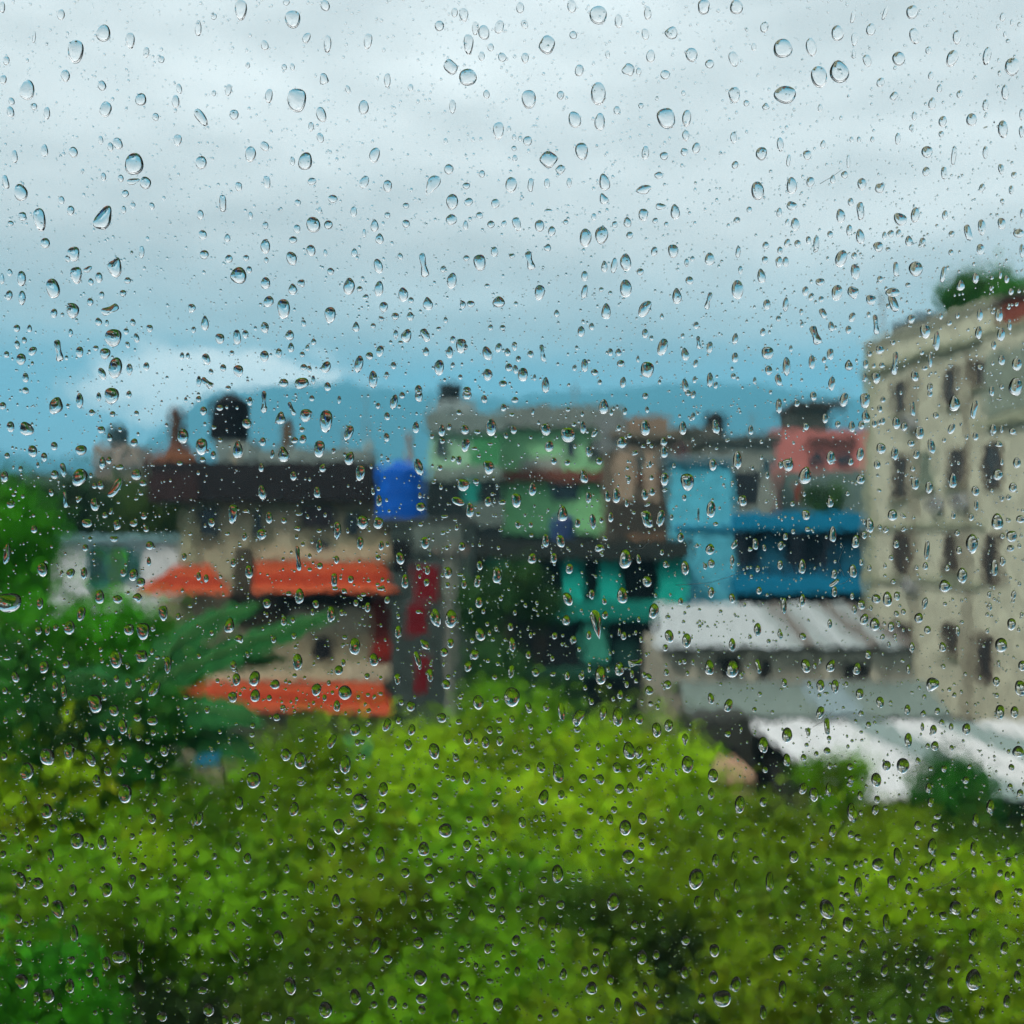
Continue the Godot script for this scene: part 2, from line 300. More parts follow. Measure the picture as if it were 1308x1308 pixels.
	["o",1243.7,1196.9,11.5,21,5,"middling slim oval raindrop on the deep foliage under the beige wing"],
	["o",27.2,1253.4,16.4,18.9,-15,"big tilted round raindrop along the bottom edge under the vivid tree"],
	["o",61.8,1272.3,15.1,18.9,5,"middling oval raindrop along the bottom edge under the vivid tree"],
	["o",88.8,1259.7,12.1,18.2,0,"middling long oval raindrop along the bottom edge under the vivid tree"],
	["o",266.1,1290,14.6,16.4,0,"middling round raindrop along the bottom edge under the dark water tank"],
	["o",370.4,1259.7,15.6,22.7,-15,"big tilted long oval raindrop along the bottom edge under the awning's middle"],
	["o",415.8,1290,16.6,20.7,0,"big oval raindrop along the bottom edge under the awning's middle"],
	["o",453.6,1273.6,13.9,21.4,-8,"big long oval raindrop along the bottom edge under the blue tank"],
	["o",536.9,1248.9,16.6,20.2,-5,"big oval raindrop along the bottom edge under the blue tank"],
	["o",636,1283.2,12.6,16.6,0,"middling oval raindrop along the bottom edge under the mint house"],
	["b",755.4,1262.2,16.1,15.1,5,"middling lumpy raindrop along the bottom edge under the brown house"],
	["b",817.7,1288.7,12.6,20.2,-25,"middling slanting lumpy raindrop along the bottom edge under the brown house"],
	["o",922.4,1275.6,24,21.4,0,"huge broad raindrop along the bottom edge under the pale blue wall"],
	["o",940,1257.2,12.6,19.7,10,"middling tilted long oval raindrop along the bottom edge under the pink building"],
	["o",999.7,1263.9,10.2,23.1,0,"middling slim oval raindrop along the bottom edge under the pink building"],
	["o",1244.1,1251.8,19.9,28,0,"huge oval raindrop along the bottom edge under the beige wing"],
	["o",1206.4,1295.5,22.4,21.4,0,"huge round raindrop along the bottom edge under the beige block"],
]
const LESSER := [
	["t",546.4,387.6,12.4,16.8,-10],["o",325.9,888.6,12.4,16.8,5],["o",1254.7,290.1,10.1,20.7,-5],["o",725.2,765.3,11.9,17.6,-20],["o",592.3,18.5,11.5,18.2,-5],["o",637.6,34,11.5,18.2,20],
	["p",264.3,488.9,11.5,18.2,-50],["o",1074.2,275.4,11.5,18.2,-3],["o",115.6,970.8,11.5,18.2,-25],["o",500.8,1280.7,12.1,17.2,0],["o",911.5,1248.4,12.1,17.2,0],["o",1299.3,465,12.6,16.4,0],
	["o",1270.6,725.1,9.6,21.4,0],["e",1244.6,522.9,8.6,23.9,8],["e",717.3,908.6,8.6,23.9,-5],["o",364.7,964.1,12.6,16.2,-5],["o",1276.6,1145.8,11.6,17.7,0],["d",696.9,548.7,13.4,15.3,-20],
	["o",453.2,932.5,13.4,15.3,10],["t",906.7,330.3,11.9,17.2,0],["o",150,183.1,12.4,16.2,-30],["b",358,534.4,12.4,16.2,20],["o",403.9,880.9,12.4,16.2,15],["o",1061.5,584.7,11.1,18.2,0],
	["o",422.6,1085.1,11.1,18.2,-5],["t",429.1,1150.6,11.1,18.2,0],["o",1222.7,47.4,10.5,19.1,0],["o",696.9,491.8,9.6,21,0],["e",1237,296.8,9.6,21,-10],["o",787.3,633.2,10.5,19.1,0],
	["o",1078.4,510.5,10.5,19.1,15],["t",1217.5,613.7,10.5,19.1,0],["d",103.2,784.4,10.5,19.1,10],["o",693,1180,10.7,18.7,-8],["d",483.2,668.2,13,15.3,20],["o",465,232.2,11.5,17.2,25],
	["o",730.3,7.6,11.5,17.2,0],["p",905.2,383.8,8.6,22.9,15],["o",1174.9,552.6,11.5,17.2,-5],["o",477.4,842.7,11.5,17.2,-5],["o",576.5,280.2,14.3,13.8,-10],["e",1196.9,435.4,7.6,25.8,0],
	["t",972.7,351.9,10.5,18.7,-8],["o",855.1,813.1,11.1,17.6,-15],["o",600.3,651.9,10.7,18.2,0],["d",135.7,1231.3,10.7,18.2,0],["o",534.4,1204.5,13,14.9,0],["o",1265.5,1031,10.1,19.2,0],
	["o",831.2,71.1,11.5,16.8,8],["o",1064,682.5,9.2,21,0],["o",1112.8,37.3,11.9,16.2,10],["d",821.7,274.3,11.9,16.2,10],["d",55.8,852.3,11.9,16.2,5],["b",1187.3,1230.3,11.9,16.2,35],
	["o",538.1,1276.1,13.9,13.9,-10],["d",133.8,451.6,13.4,14.3,10],["d",103.2,575.1,14.3,13.4,-10],["d",660.2,285.9,10.5,18.2,-15],["e",543,427.8,10.5,18.2,-20],["o",334.7,629,10.5,18.2,-10],
	["o",875.2,725.5,10.5,18.2,-5],["o",253.8,1045.9,10.5,18.2,15],["t",1103.2,1209.3,10.5,18.2,-5],["t",1061.7,850.3,11.1,17.2,25],["o",473.3,1263,11.1,17.2,0],["o",26.4,458.7,12.4,15.3,10],
	["o",338.9,361.4,12.4,15.3,10],["o",342.7,385.1,12.4,15.3,30],["t",261.5,412.5,9.9,19.1,0],["d",304.1,473.6,12.4,15.3,-5],["o",689.2,288.2,12.4,15.3,-5],["o",1140.5,657.7,12.4,15.3,0],
	["o",514.9,1147.2,9.9,19.1,-5],["p",693,450.7,8.6,22,-10],["o",930.6,901,10.7,17.6,15],["o",1016.2,286.3,11.1,16.8,-5],["o",849,611.8,11.1,16.8,5],["d",164.4,804.5,13,14.3,-5],
	["o",145.3,907.7,13,14.3,0],["o",83.1,96.5,11.5,16.2,-10],["o",1101.3,235.1,11.5,16.2,-5],["o",170.1,734.1,11.5,16.2,10],["o",511.1,713.1,11.5,16.2,-10],["o",1160.6,945.9,9.9,18.7,0],
	["o",41.1,576.1,11.9,15.7,-10],["o",1014.3,1094.6,11.9,15.7,0],["e",774.5,1225.5,8.8,21,0],["o",716,691.1,10.7,17.2,-15],["o",305.4,1026.4,10.7,17.2,0],["o",101.3,511.5,9.2,20.1,0],
	["o",173.9,606.1,13.4,13.8,10],["o",1190.2,569.8,9.2,20.1,-10],["o",1279.1,427.1,10.1,18.2,5],["o",343.3,122.3,9.6,19.1,5],["e",302.6,430.6,9.6,19.1,0],["o",502.9,513.4,9.6,19.1,12],
	["o",914.4,544.9,9.6,19.1,-10],["o",1024.8,723.6,9.6,19.1,0],["o",1292.5,797.5,11.6,15.6,0],["o",416.3,468.5,11.9,15.3,20],["o",622.9,478.4,11.9,15.3,0],["o",252.9,35.4,8.6,21,0],
	["o",317.9,730.3,10.5,17.2,-5],["d",594.6,568.8,10.5,17.2,10],["b",585.1,640.5,10.5,17.2,-65],["b",745.6,608.9,10.5,17.2,-20],["o",1066.9,877.1,9.9,18.2,0],["r",168.2,1126.1,9.9,18.2,0],
	["o",495,237.6,11.1,16.2,0],["o",1284.2,117.3,9.1,19.7,0],["o",334.1,682.5,12.4,14.3,15],["o",826.5,742.7,12.4,14.3,-10],["o",1125.8,572.6,12.4,14.3,-5],["o",1093.3,691.7,10.5,16.8,5],
	["e",1056.8,927.8,8,22,-3],["o",568.4,1250.9,11.6,15.1,-15],["p",83.1,637.6,7.6,22.9,-5],["e",423.9,946.9,9.2,19.1,20],["b",206.9,1298.8,13.9,12.6,0],["o",1274.9,606.2,12.6,13.9,-10],
	["o",872.3,546.8,9.9,17.6,0],["o",1169.2,617.5,9.9,17.6,-5],["o",1089.8,729.4,9.9,17.6,-5],["o",397.2,1133.4,9.9,17.6,0],["o",301.6,868.1,10.7,16.2,0],["o",854.2,926.8,10.7,16.2,5],
	["o",543,693.4,11.1,15.7,0],["o",820.7,1045.5,11.1,15.7,-12],["o",1283.7,1211.4,10.6,16.4,0],["o",790.1,26.8,9.6,18.2,0],["o",824.5,195,9.6,18.2,5],["o",27.7,380.4,9.6,18.2,0],
	["o",517.2,742.7,9.6,18.2,0],["o",784.4,338.9,8.6,20.1,10],["o",757.3,666.3,8.6,20.1,-5],["o",654.4,823.6,9.2,18.7,-5],["o",789.2,1283.7,9.1,18.9,-5],["o",224,129.4,9.9,17.2,-3],
	["o",397.2,319.8,11.5,14.9,-15],["e",1184.4,702.6,6.9,24.8,3],["b",606.1,836,12.4,13.8,0],["o",1047.8,910.6,9.9,17.2,18],["o",64,1092.7,9.9,17.2,-5],["d",1108,77.4,10.5,16.2,-10],
	["t",1106.1,532.5,10.5,16.2,-10],["b",494.3,925.8,10.5,16.2,20],["o",739.9,89.3,11.1,15.3,10],["b",1058.1,1265.9,13.4,12.6,10],["o",1001.5,773.9,8,21,0],["o",995.2,518.2,8.8,19.1,0],
	["o",967.9,804.5,9.6,17.6,0],["o",301.5,1301.8,12.1,13.9,0],["o",1300.6,1248.4,10.1,16.6,-10],["o",816.5,961.2,9.9,16.8,10],["o",1005.4,970.8,9.9,16.8,-5],["o",1062.7,489.9,9.2,18.2,5],
	["e",1218.8,197.8,6.7,24.8,5],["b",1124.2,239.9,12.4,13.4,0],["o",57.3,310.2,12.4,13.4,-10],["o",337.5,454.9,11.1,14.9,-5],["o",1145.3,540.1,10.5,15.7,-5],["o",1048.2,876.1,10.5,15.7,-5],
	["o",1286.7,1279.5,9.6,17.2,0],["o",93.1,194,11.5,14.3,-15],["o",494.6,102.3,8.6,19.1,0],["b",413.4,100.3,11.5,14.3,-30],["o",415.3,6.7,11.5,14.3,-10],["o",827.4,16.2,9.6,17.2,0],
	["t",875.2,452,9.6,17.2,-10],["b",1119.5,482.2,11.5,14.3,-10],["e",120.4,644.3,9.6,17.2,-5],["o",701.6,569.8,11.5,14.3,10],["o",907.1,701.6,11.5,14.3,0],["b",194.6,921.1,14.3,11.5,-5],
	["o",456.4,1176.8,11.5,14.3,5],["o",1234.7,931.6,10.7,15.3,0],["b",1112.8,1299.2,11.2,14.6,0],["o",561.2,32.5,11.9,13.8,5],["b",296.8,890.5,11.9,13.8,10],["t",478.4,287.8,9.9,16.2,0],
	["d",1112.8,382.8,13,12.4,15],["o",1186.9,622.3,9.9,16.2,5],["o",1094.6,854.2,9.9,16.2,5],["o",1064,1061.5,9.9,16.2,5],["o",1099,580.3,9.2,17.6,5],["o",484.1,1169.2,9.2,17.6,8],
	["o",914.4,1099.4,9.2,17.6,0],["o",907.1,485.1,8,20.1,0],["o",1301.8,297.7,13.9,11.6,5],["o",226.5,178.7,10.5,15.3,3],["e",1043,311.2,7.6,21,5],["o",572.2,731.3,10.5,15.3,0],
	["e",533.4,841.7,7.6,21,-15],["d",220.8,1192.1,10.5,15.3,0],["o",1279.9,285.1,10.6,15.1,-15],["e",581,1297.6,9.1,17.7,0],["o",996.9,184.4,8.8,18.2,-5],["o",1037.3,462.5,8.8,18.2,0],
	["o",770.5,910.6,8.8,18.2,10],["d",179.7,1210.2,8.8,18.2,10],["o",1244.3,1084.1,8.8,18.2,0],["o",1276.6,402.7,9.6,16.6,-5],["o",92.3,1137.2,10.7,14.9,10],["o",370.4,1305.1,12.6,12.6,0],
	["b",340.1,1298.8,12.6,12.6,0],["t",373.7,369.1,11.1,14.3,0],["o",679.7,713.1,11.1,14.3,0],["d",948.8,639.5,11.1,14.3,-10],["o",298.7,146.2,11.9,13.4,-5],["o",573.2,216,11.9,13.4,0],
	["d",1122.3,315,11.9,13.4,-20],["o",1296.3,909.7,10.1,15.6,0],["o",1104.2,791.1,10.5,14.9,20],["o",488,1031.5,10.5,14.9,10],["o",548.7,1122.3,12.6,12.4,0],["e",6.7,232.2,8.6,18.2,-10],
	["o",875.2,492.4,8.6,18.2,-10],["o",620,948.4,9.9,15.7,0],["o",1191.1,131.9,9.6,16.2,10],["o",130,477.4,9.6,16.2,-25],["o",680.2,625.2,9.6,16.2,0],["o",595.6,993.7,9.6,16.2,-5],
	["o",1130,1239.9,9.6,16.2,10],["o",315,541.1,12.4,12.4,-10],["d",564,917.2,12.4,12.4,-15],["o",746.9,466.9,9.2,16.8,0],["o",696.9,690.7,9.2,16.8,0],["o",396.8,1183.1,9.2,16.8,-8],
	["o",209.3,959.3,10.7,14.3,-10],["o",691.1,980.3,10.7,14.3,-10],["o",659.2,1201.6,10.7,14.3,10],["b",1011.5,262.4,11.5,13.4,-60],["d",110.9,668.2,13.4,11.5,-5],["o",524.8,902.3,11.5,13.4,10],
	["b",766.2,995.6,11.5,13.4,-25],["o",1132.8,978.4,11.5,13.4,5],["o",525.8,1007.3,11.5,13.4,0],["e",1205.1,350.3,7.3,21,10],["d",280.6,432.5,11.1,13.8,-5],["o",535,505.7,9.9,15.3,0],
	["o",910.6,593.7,9.9,15.3,0],["o",874.6,1242.7,9.9,15.3,-5],["o",1143.3,579.3,8.8,17.2,0],["o",935.4,823.6,8.8,17.2,0],["d",891.1,1152.9,8.8,17.2,8],["o",1250.4,424.6,9.1,16.6,5],
	["o",664.4,9.6,10.5,14.3,0],["o",889.5,188.8,10.5,14.3,15],["o",976.5,34.4,10.5,14.3,15],["o",1204.5,154.8,10.5,14.3,10],["b",771,253.8,10.5,14.3,-15],["o",140.5,945,10.5,14.3,-10],
	["o",596.5,1080.3,10.5,14.3,0],["o",849.8,95,12.2,12.2,0],["o",56.4,192.1,9.2,16.2,0],["t",369.8,427.8,11.5,13,5],["o",876.1,1201.6,11.5,13,-10],["o",489.9,391.8,11.1,13.4,5],
	["b",1173.9,789.2,11.1,13.4,0],["o",759.6,1238,11.1,13.4,10],["o",459.9,694,8.6,17.2,0],["e",426.8,740.8,8.6,17.2,0],["o",1246.6,1047.8,8.6,17.2,0],["o",788.2,980.3,10.7,13.8,-5],
	["o",351.3,874.2,11.9,12.4,5],["o",791.1,1008,11.9,12.4,0],["o",824.5,43,9.6,15.3,-10],["d",263.4,458.9,9.6,15.3,-20],["e",1144.9,343.7,7.6,19.1,0],["d",80.3,600.3,7.6,19.1,-8],
	["p",372.3,522,7.6,19.1,-25],["o",848.4,577.4,9.6,15.3,0],["b",543,823.6,9.6,15.3,-45],["o",1124.6,897.2,9.6,15.3,-5],["o",1025.8,1007.6,9.6,15.3,15],["o",1161.5,1135.7,9.6,15.3,0],
	["o",337.9,418.2,10.5,13.8,0],["t",484.7,304.5,10.5,13.8,0],["o",1024.8,767.2,8.6,16.8,5],["o",1119.5,764.9,11.5,12.6,0],["o",1192.1,1105.1,8.4,17.2,5],["o",569.8,874.2,11.1,13,-15],
	["o",574.2,449.7,9.2,15.7,5],["o",816.9,918.6,10.7,13.4,0],["e",975.3,1293.8,7.6,18.9,0],["o",130.4,591.4,8.8,16.2,0],["o",508.6,807.3,8.8,16.2,5],["o",1252.9,318.4,10.1,14.1,0],
	["o",673.9,179.7,11.5,12.4,-5],["b",716,216,11.5,12.4,25],["o",101.3,449.4,9.9,14.3,0],["o",485.1,448.4,9.6,14.9,15],["o",13,544.9,9.9,14.3,-5],["o",179.7,743.7,11.5,12.4,15],
	["o",537.3,647.2,12.4,11.5,5],["b",175.5,763.4,12.4,11.5,-15],["o",611.8,769.1,9.9,14.3,0],["t",315.9,1096.5,9.9,14.3,5],["o",691.5,1231.3,9.6,14.9,0],["o",130,108.9,10.5,13.4,-15],
	["o",337.9,186.4,10.5,13.4,-35],["o",1035.4,232.2,10.5,13.4,10],["t",1227.4,364.3,10.5,13.4,5],["b",89.8,732.2,10.5,13.4,25],["o",1029.6,657.7,10.5,13.4,-5],["o",723.2,792,10.5,13.4,0],
	["b",597.9,851.3,10.5,13.4,25],["o",692.1,1150,10.5,13.4,-5],["o",564,549.7,9.2,15.3,0],["t",719.8,1244.6,9.2,15.3,5],["o",896.6,1276.1,10.1,13.9,0],["o",1299.3,591.1,10.1,13.9,5],
	["o",1305.9,850.5,10.1,13.9,0],["e",340.8,232.2,8.6,16.2,-15],["e",1206.4,220.8,8.6,16.2,0],["o",107,732.2,8.6,16.2,0],["o",609.9,742.7,8.6,16.2,10],["e",607,35.4,7.6,18.2,0],
	["e",578,135.7,7.6,18.2,0],["e",746.6,372.3,7.6,18.2,15],["o",1003.8,388.6,7.3,19.1,5],["t",81.2,883.8,7.6,18.2,0],["o",941.1,1131.9,7.6,18.2,0],["o",1058.9,1008.6,7.6,18.2,0],
	["d",549.3,862.8,8,17.2,-5],["d",652.9,858,8,17.2,8],["o",1099.4,612.4,11.1,12.4,-5],["o",432.5,856.1,11.1,12.4,5],["o",517.6,1115.1,11.1,12.4,0],["o",738.9,1065,11.1,12.4,8],
	["o",77.4,18.2,9.6,14.3,0],["o",13,142.4,9.6,14.3,-15],["o",391.4,47.8,9.6,14.3,25],["o",19.1,864.7,9.6,14.3,-20],["d",1098.4,886.7,9.6,14.3,0],["o",620.4,1049.7,9.6,14.3,-10],
	["o",1169.2,480.3,9.9,13.8,-10],["o",5.4,608.9,9.9,13.8,0],["o",667.2,1050.6,9.2,14.9,-10],["t",1084.5,466.6,10.5,13,-5],["o",194,1045.9,10.5,13,0],["e",968.8,851.3,7.3,18.7,-12],
	["o",260.5,324.9,11.9,11.5,-15],["o",1100.3,772.6,10.7,12.6,0],["o",629,1140.5,8.8,15.3,0],["o",1294.3,622.6,10.6,12.6,5],["t",801.6,283.4,9.9,13.4,-5],["t",1161.5,307.3,9.9,13.4,-5],
	["o",1246.6,627.1,9.9,13.4,-10],["o",495.2,1225.7,11.6,11.4,0],["b",169.2,231.3,17.2,7.6,-5],["e",677.8,236,7.6,17.2,0],["o",906.7,81.2,11.5,11.5,0],["e",1091.7,49.7,7.6,17.2,5],
	["b",28.3,276.4,11.5,11.5,-5],["o",343.7,661.5,8.6,15.3,0],["d",596.5,504.8,11.5,11.5,5],["o",1215.6,547.8,8.6,15.3,25],["o",50.6,771,8.6,15.3,0],["o",525.8,932.5,9.2,14.3,10],
	["o",716,1155.8,11.5,11.5,0],["e",1166.3,522,6.9,19.1,-5],["o",521,951.6,9.6,13.8,-5],["d",179.1,1235.1,6.9,19.1,0],["o",623.3,1211.8,9.6,13.8,10],["o",1060.8,452.2,8.8,14.9,5],
	["o",430.2,901.9,8.8,14.9,0],["o",641.4,72.6,10.5,12.4,-30],["d",1031.5,197.8,10.5,12.4,-10],["o",362.2,488.9,12.4,10.5,0],["o",258.6,299.7,10.5,12.4,-10],["o",424.9,253.8,12.4,10.5,-5],
	["o",632.8,259.6,10.5,12.4,0],["b",149.1,670.1,10.5,12.4,10],["o",593.7,548.7,10.5,12.4,-15],["b",150,765.7,12.4,10.5,5],["o",340.8,770.6,10.5,12.4,0],["o",407.7,697.8,8,16.2,5],
	["o",744.6,545.9,8,16.2,-5],["o",1094.5,1302.8,13.4,9.7,0],["o",291.5,114.3,8.4,15.3,5],["o",916.3,1143.7,7.6,16.8,-8],["o",937.3,175.5,8.6,14.9,0],["o",337.9,57.3,9.6,13.4,-10],
	["o",670.7,73.6,9.6,13.4,0],["o",1125.2,104.7,9.6,13.4,25],["o",727.4,726.5,9.6,13.4,0],["b",57.3,1151.9,9.6,13.4,-5],["o",1214.9,1256.1,8.8,14.6,0],["b",593.6,1259.7,10.1,12.6,0],
	["o",419.2,286.7,11.1,11.5,0],["b",188.8,967.9,11.5,11.1,0],["o",546.8,1101.3,11.5,11.1,0],["o",829.3,881.9,10.7,11.9,-5],["o",876.1,173,9.2,13.8,-5],["o",742.4,423.4,9.2,13.8,5],
	["b",995.2,334.1,8.8,14.3,0],["o",531,545.9,8.8,14.3,0],["o",548.2,1169.2,8.8,14.3,-15],["o",908.6,1013.8,8.4,14.9,5],["p",892.4,437.3,7.3,17.2,-5],["e",298.7,1222.7,6.9,18.2,-40],
	["o",191.1,696.9,10.5,11.9,0],["b",1205.5,1170.1,11.9,10.5,-10],["e",18.2,199.7,7.6,16.2,0],["e",59.6,144.3,7.6,16.2,0],["o",247.5,1047.8,7.6,16.2,10],["o",938.3,1095.6,7.6,16.2,-5],
	["o",638.6,946.5,9.6,13,8],["o",295.5,1183.5,9.6,13,-10],["o",921.1,1065.9,9.6,13,0],["o",1252.1,401.9,7.6,16.4,0],["o",1194.6,953,9.9,12.4,0],["o",975.5,1024.5,9.9,12.4,0],
	["o",1246.6,355.1,8.6,14.3,0],["o",404.8,629,8.6,14.3,0],["o",823.6,631.9,8.6,14.3,-10],["o",1088.3,544.9,8.6,14.3,0],["e",674.9,903.9,8.6,14.3,-20],["o",842.9,1283.7,10.6,11.6,5],
	["o",979.9,388.6,9.2,13.4,5],["o",164.8,471.7,8,15.3,0],["t",772,340.2,8,15.3,0],["e",994.6,485.1,8,15.3,-10],["b",598.4,257.6,11.5,10.5,-20],["b",1124.2,446.5,10.5,11.5,10],
	["o",744.6,994.6,10.5,11.5,10],["o",396.2,1078,8.4,14.3,-12],["o",908.3,892.4,8,14.9,-8],["o",11.1,377.1,9.2,13,10],["o",631.5,321.3,9.2,13,0],["o",779.8,1251.4,9.1,13.1,-10],
	["o",889.6,1301.3,8.6,13.9,0],["b",747,1240.8,8.6,13.9,0],["o",1183.5,218.8,9.6,12.4,15],["o",89.8,268.7,9.6,12.4,5],["o",704.9,294.9,9.6,12.4,0],["o",982.2,472.7,9.6,12.4,-10],
	["o",623.3,640.5,9.6,12.4,-5],["o",137.6,985.1,9.6,12.4,-20],["o",122.3,995.6,9.6,12.4,0],["o",126.1,354.2,8.6,13.8,-5],["e",1051.6,400,8.6,13.8,-20],["o",1181.6,770.6,7.3,16.2,12],
	["e",1160.2,1232.2,7.3,16.2,0],["o",445.9,1115.3,9.9,11.9,-5],["o",810.8,1181.6,9.9,11.9,0],["o",163.4,872.3,8.8,13.4,-5],["o",779.1,1046.8,8.8,13.4,0],["o",1118.5,1034.4,8.8,13.4,10],
	["b",155.1,1250.9,11.6,10.1,-10],["b",1255,1294.3,8.8,13.4,5],["o",2.3,8.6,7.6,15.3,0],["o",751.9,635.7,7.6,15.3,0],["b",1047.8,359.9,11.1,10.5,0],["b",765.3,699.7,11.1,10.5,-25],
	["o",67.3,1058.3,11.1,10.5,-10],["o",1305.9,320.4,6.6,17.7,-5],["o",409,175.8,8.6,13.4,-15],["o",746.9,352.3,8.6,13.4,0],["b",843.7,263.4,13.4,8.6,0],["o",1060.8,641.4,8.6,13.4,0],
	["o",451.6,270.1,8,14.3,0],["o",776.2,633.8,8,14.3,-8],["d",507.6,867.5,8,14.3,0],["t",843.7,1169.2,8,14.3,0],["o",1303.9,663,11.4,10.1,0],["o",46.7,1274.1,9.1,12.6,0],
	["b",258.6,1265.5,12.6,9.1,0],["o",1269,548.2,9.1,12.6,0],["o",1273.1,870.6,9.1,12.6,0],["o",707.4,713.1,8.8,13,-5],["o",1192.7,932.5,8.8,13,5],["o",1204.5,826.5,8.8,13,-5],
	["o",1164.4,407.3,9.9,11.5,0],["o",69.4,606.1,9.9,11.5,0],["o",567.5,833.1,9.9,11.5,-5],["b",22.6,1173.9,9.9,11.5,-25],["o",467.5,1062.7,9.2,12.4,-10],["o",640.5,1174.3,9.6,11.9,0],
	["o",838.5,1219.8,9.6,11.9,0],["b",627.7,1160.2,10.7,10.5,0],["o",894.7,1035.4,8.4,13.4,10],["o",1279.9,459.9,8.6,13.1,0],["t",454.5,417.2,8.6,13,0],["o",939.2,456.4,8.6,13,0],
	["b",538.9,1290,9.6,11.6,-10],["o",484.1,639.5,7.3,15.3,0],["o",1259.2,133.7,7.6,14.6,5],["o",848.4,198.8,10.5,10.5,10],["b",305.4,815.9,10.5,10.5,20],["o",880.9,358,9.9,11.1,-20],
	["o",852.6,874.6,9.9,11.1,5],["o",186.4,66.5,7.6,14.3,5],["o",939.2,432.5,7.6,14.3,10],["o",795.9,488,7.6,14.3,5],["e",965,695,7.6,14.3,-10],["o",908.6,756.7,7.6,14.3,5],
	["b",820.3,975.5,7.6,14.3,50],["b",875.2,944,7.6,14.3,-5],["o",398.1,231.3,11.5,9.6,-20],["e",1142.4,122.3,9.6,11.5,45],["b",244.6,393.3,9.6,11.5,0],["o",534.4,497.5,9.6,11.5,0],
	["b",154.8,986,9.6,11.5,0],["t",805.4,1006.1,8.4,13,-5],["o",869.5,686.4,8.8,12.4,0],["o",575.5,821.7,8.8,12.4,0],["o",1138.6,800.6,8.8,12.4,0],["o",303.5,1082.2,8.8,12.4,-5],
	["o",264.3,1118.1,8.8,12.4,0],["o",1245.6,1167.2,8.8,12.4,10],["o",1173,1054.5,9.2,11.9,-5],["e",906.7,443.4,7.3,14.9,5],["o",287.6,1303.4,8.6,12.6,0],["e",1259.2,194.2,6.6,16.4,0],
	["o",110.9,941.1,8,13.4,0],["d",266.2,1167.2,8,13.4,-10],["o",630,1067.9,8,13.4,0],["t",602.3,1169.2,8,13.4,0],["o",261.1,1247.9,10.1,10.6,0],["o",304.5,238,8.6,12.4,-10],
	["e",41.1,448.2,8.6,12.4,45],["o",255.7,273.9,8.6,12.4,0],["o",836,320.7,8.6,12.4,10],["o",1088.9,404.8,8.6,12.4,15],["b",176.8,894.9,8.6,12.4,65],["o",684.1,858.9,9.6,11.1,-20],
	["o",293.9,1252.1,9.1,11.6,0],["o",716,121.4,9.2,11.5,0],["o",386.7,560.8,9.2,11.5,15],["o",270.1,667.2,9.2,11.5,0],["o",259.6,524.8,9.2,11.5,0],["o",589.8,697.8,9.2,11.5,0],
	["o",751.9,576.5,7.6,13.8,0],["o",1039.2,505.7,9.2,11.5,-10],["e",122.4,1254.7,7.6,13.9,-5],["o",1279.1,215.7,7.6,13.9,-10],["o",1161.4,1262.7,8.3,12.6,0],["o",174.9,916.3,9.9,10.5,15],
	["b",1195,1057,9.9,10.5,5],["o",32.1,482.2,8,13,0],["o",935.4,764.3,8,13,-10],["o",36.3,1084.1,8.8,11.9,0],["o",1085.1,293.6,7.3,14.3,8],["e",1188.6,460.2,5.7,18.2,0],
	["o",1065.9,755.7,7.3,14.3,0],["o",1162.5,1169.2,7.3,14.3,-5],["o",1052.6,1179.7,7.3,14.3,0],["o",228.4,113.1,7.6,13.4,-12],["o",1003.8,334.1,7.6,13.4,0],["o",1159.6,906.7,7.6,13.4,0],
	["o",939.8,1069.8,7.6,13.4,0],["t",871.4,1040.1,7.6,13.4,10],["o",1075.5,1125.2,9.6,10.7,0],["o",1186.4,1006.7,7.6,13.4,0],["o",3.8,101.3,8.6,11.9,0],["o",68.4,399.7,8.6,11.9,10],
	["o",908.6,719.8,9.2,11.1,0],["b",1155.2,544.9,9.2,11.1,25],["o",182,1107.4,9.2,11.1,-10],["o",523.9,403.9,8.8,11.5,0],["o",128.4,619.5,8.8,11.5,5],["o",336,1143.3,8.8,11.5,20],
	["o",716.9,1015.3,8.8,11.5,0],["b",405.7,1268.5,11.1,9.1,0],["b",732.2,44.3,9.6,10.5,-20],["o",874.2,194,9.6,10.5,0],["b",841.7,223.6,10.5,9.6,15],["o",292,330.3,9.6,10.5,-10],
	["o",373.9,306,10.5,9.6,-5],["b",384.7,361.8,9.6,10.5,-20],["o",650,469.2,9.6,10.5,-15],["o",518.5,285.4,9.6,10.5,0],["o",596.5,498.5,10.5,9.6,0],["d",13.4,644.3,10.5,9.6,-15],
	["o",847.9,564,9.6,10.5,0],["o",84.1,848.4,9.6,10.5,10],["b",829.3,984.1,9.6,10.5,10],["o",22.9,1229.4,9.6,10.5,-15],["b",90.8,1226.5,9.6,10.5,45],["o",580.7,15.7,8,12.4,0],
	["o",615.1,71.3,8,12.4,0],["t",371.4,443.6,8,12.4,0],["o",356.1,450.7,8,12.4,0],["o",636.7,444,8,12.4,15],["o",824.2,425.8,8,12.4,0],["o",1029.1,371.4,8,12.4,5],
	["o",1178.7,309.3,8,12.4,8],["o",130.9,927.8,8,12.4,-25],["o",713.1,1185,8,12.4,-10],["e",1147.2,176.8,6.5,15.3,5],["o",1062.1,416.7,7.6,13,-8],["o",362.4,793,7.6,13,0],
	["e",180.6,321.7,6.1,16.2,0],["e",825.2,1262.2,6.6,15.1,-20],["o",1305.9,145.8,6.6,15.1,0],["o",1305.1,167.8,6.6,15.1,0],["o",7.6,77,8.6,11.5,0],["e",1089.8,21,5.7,17.2,15],
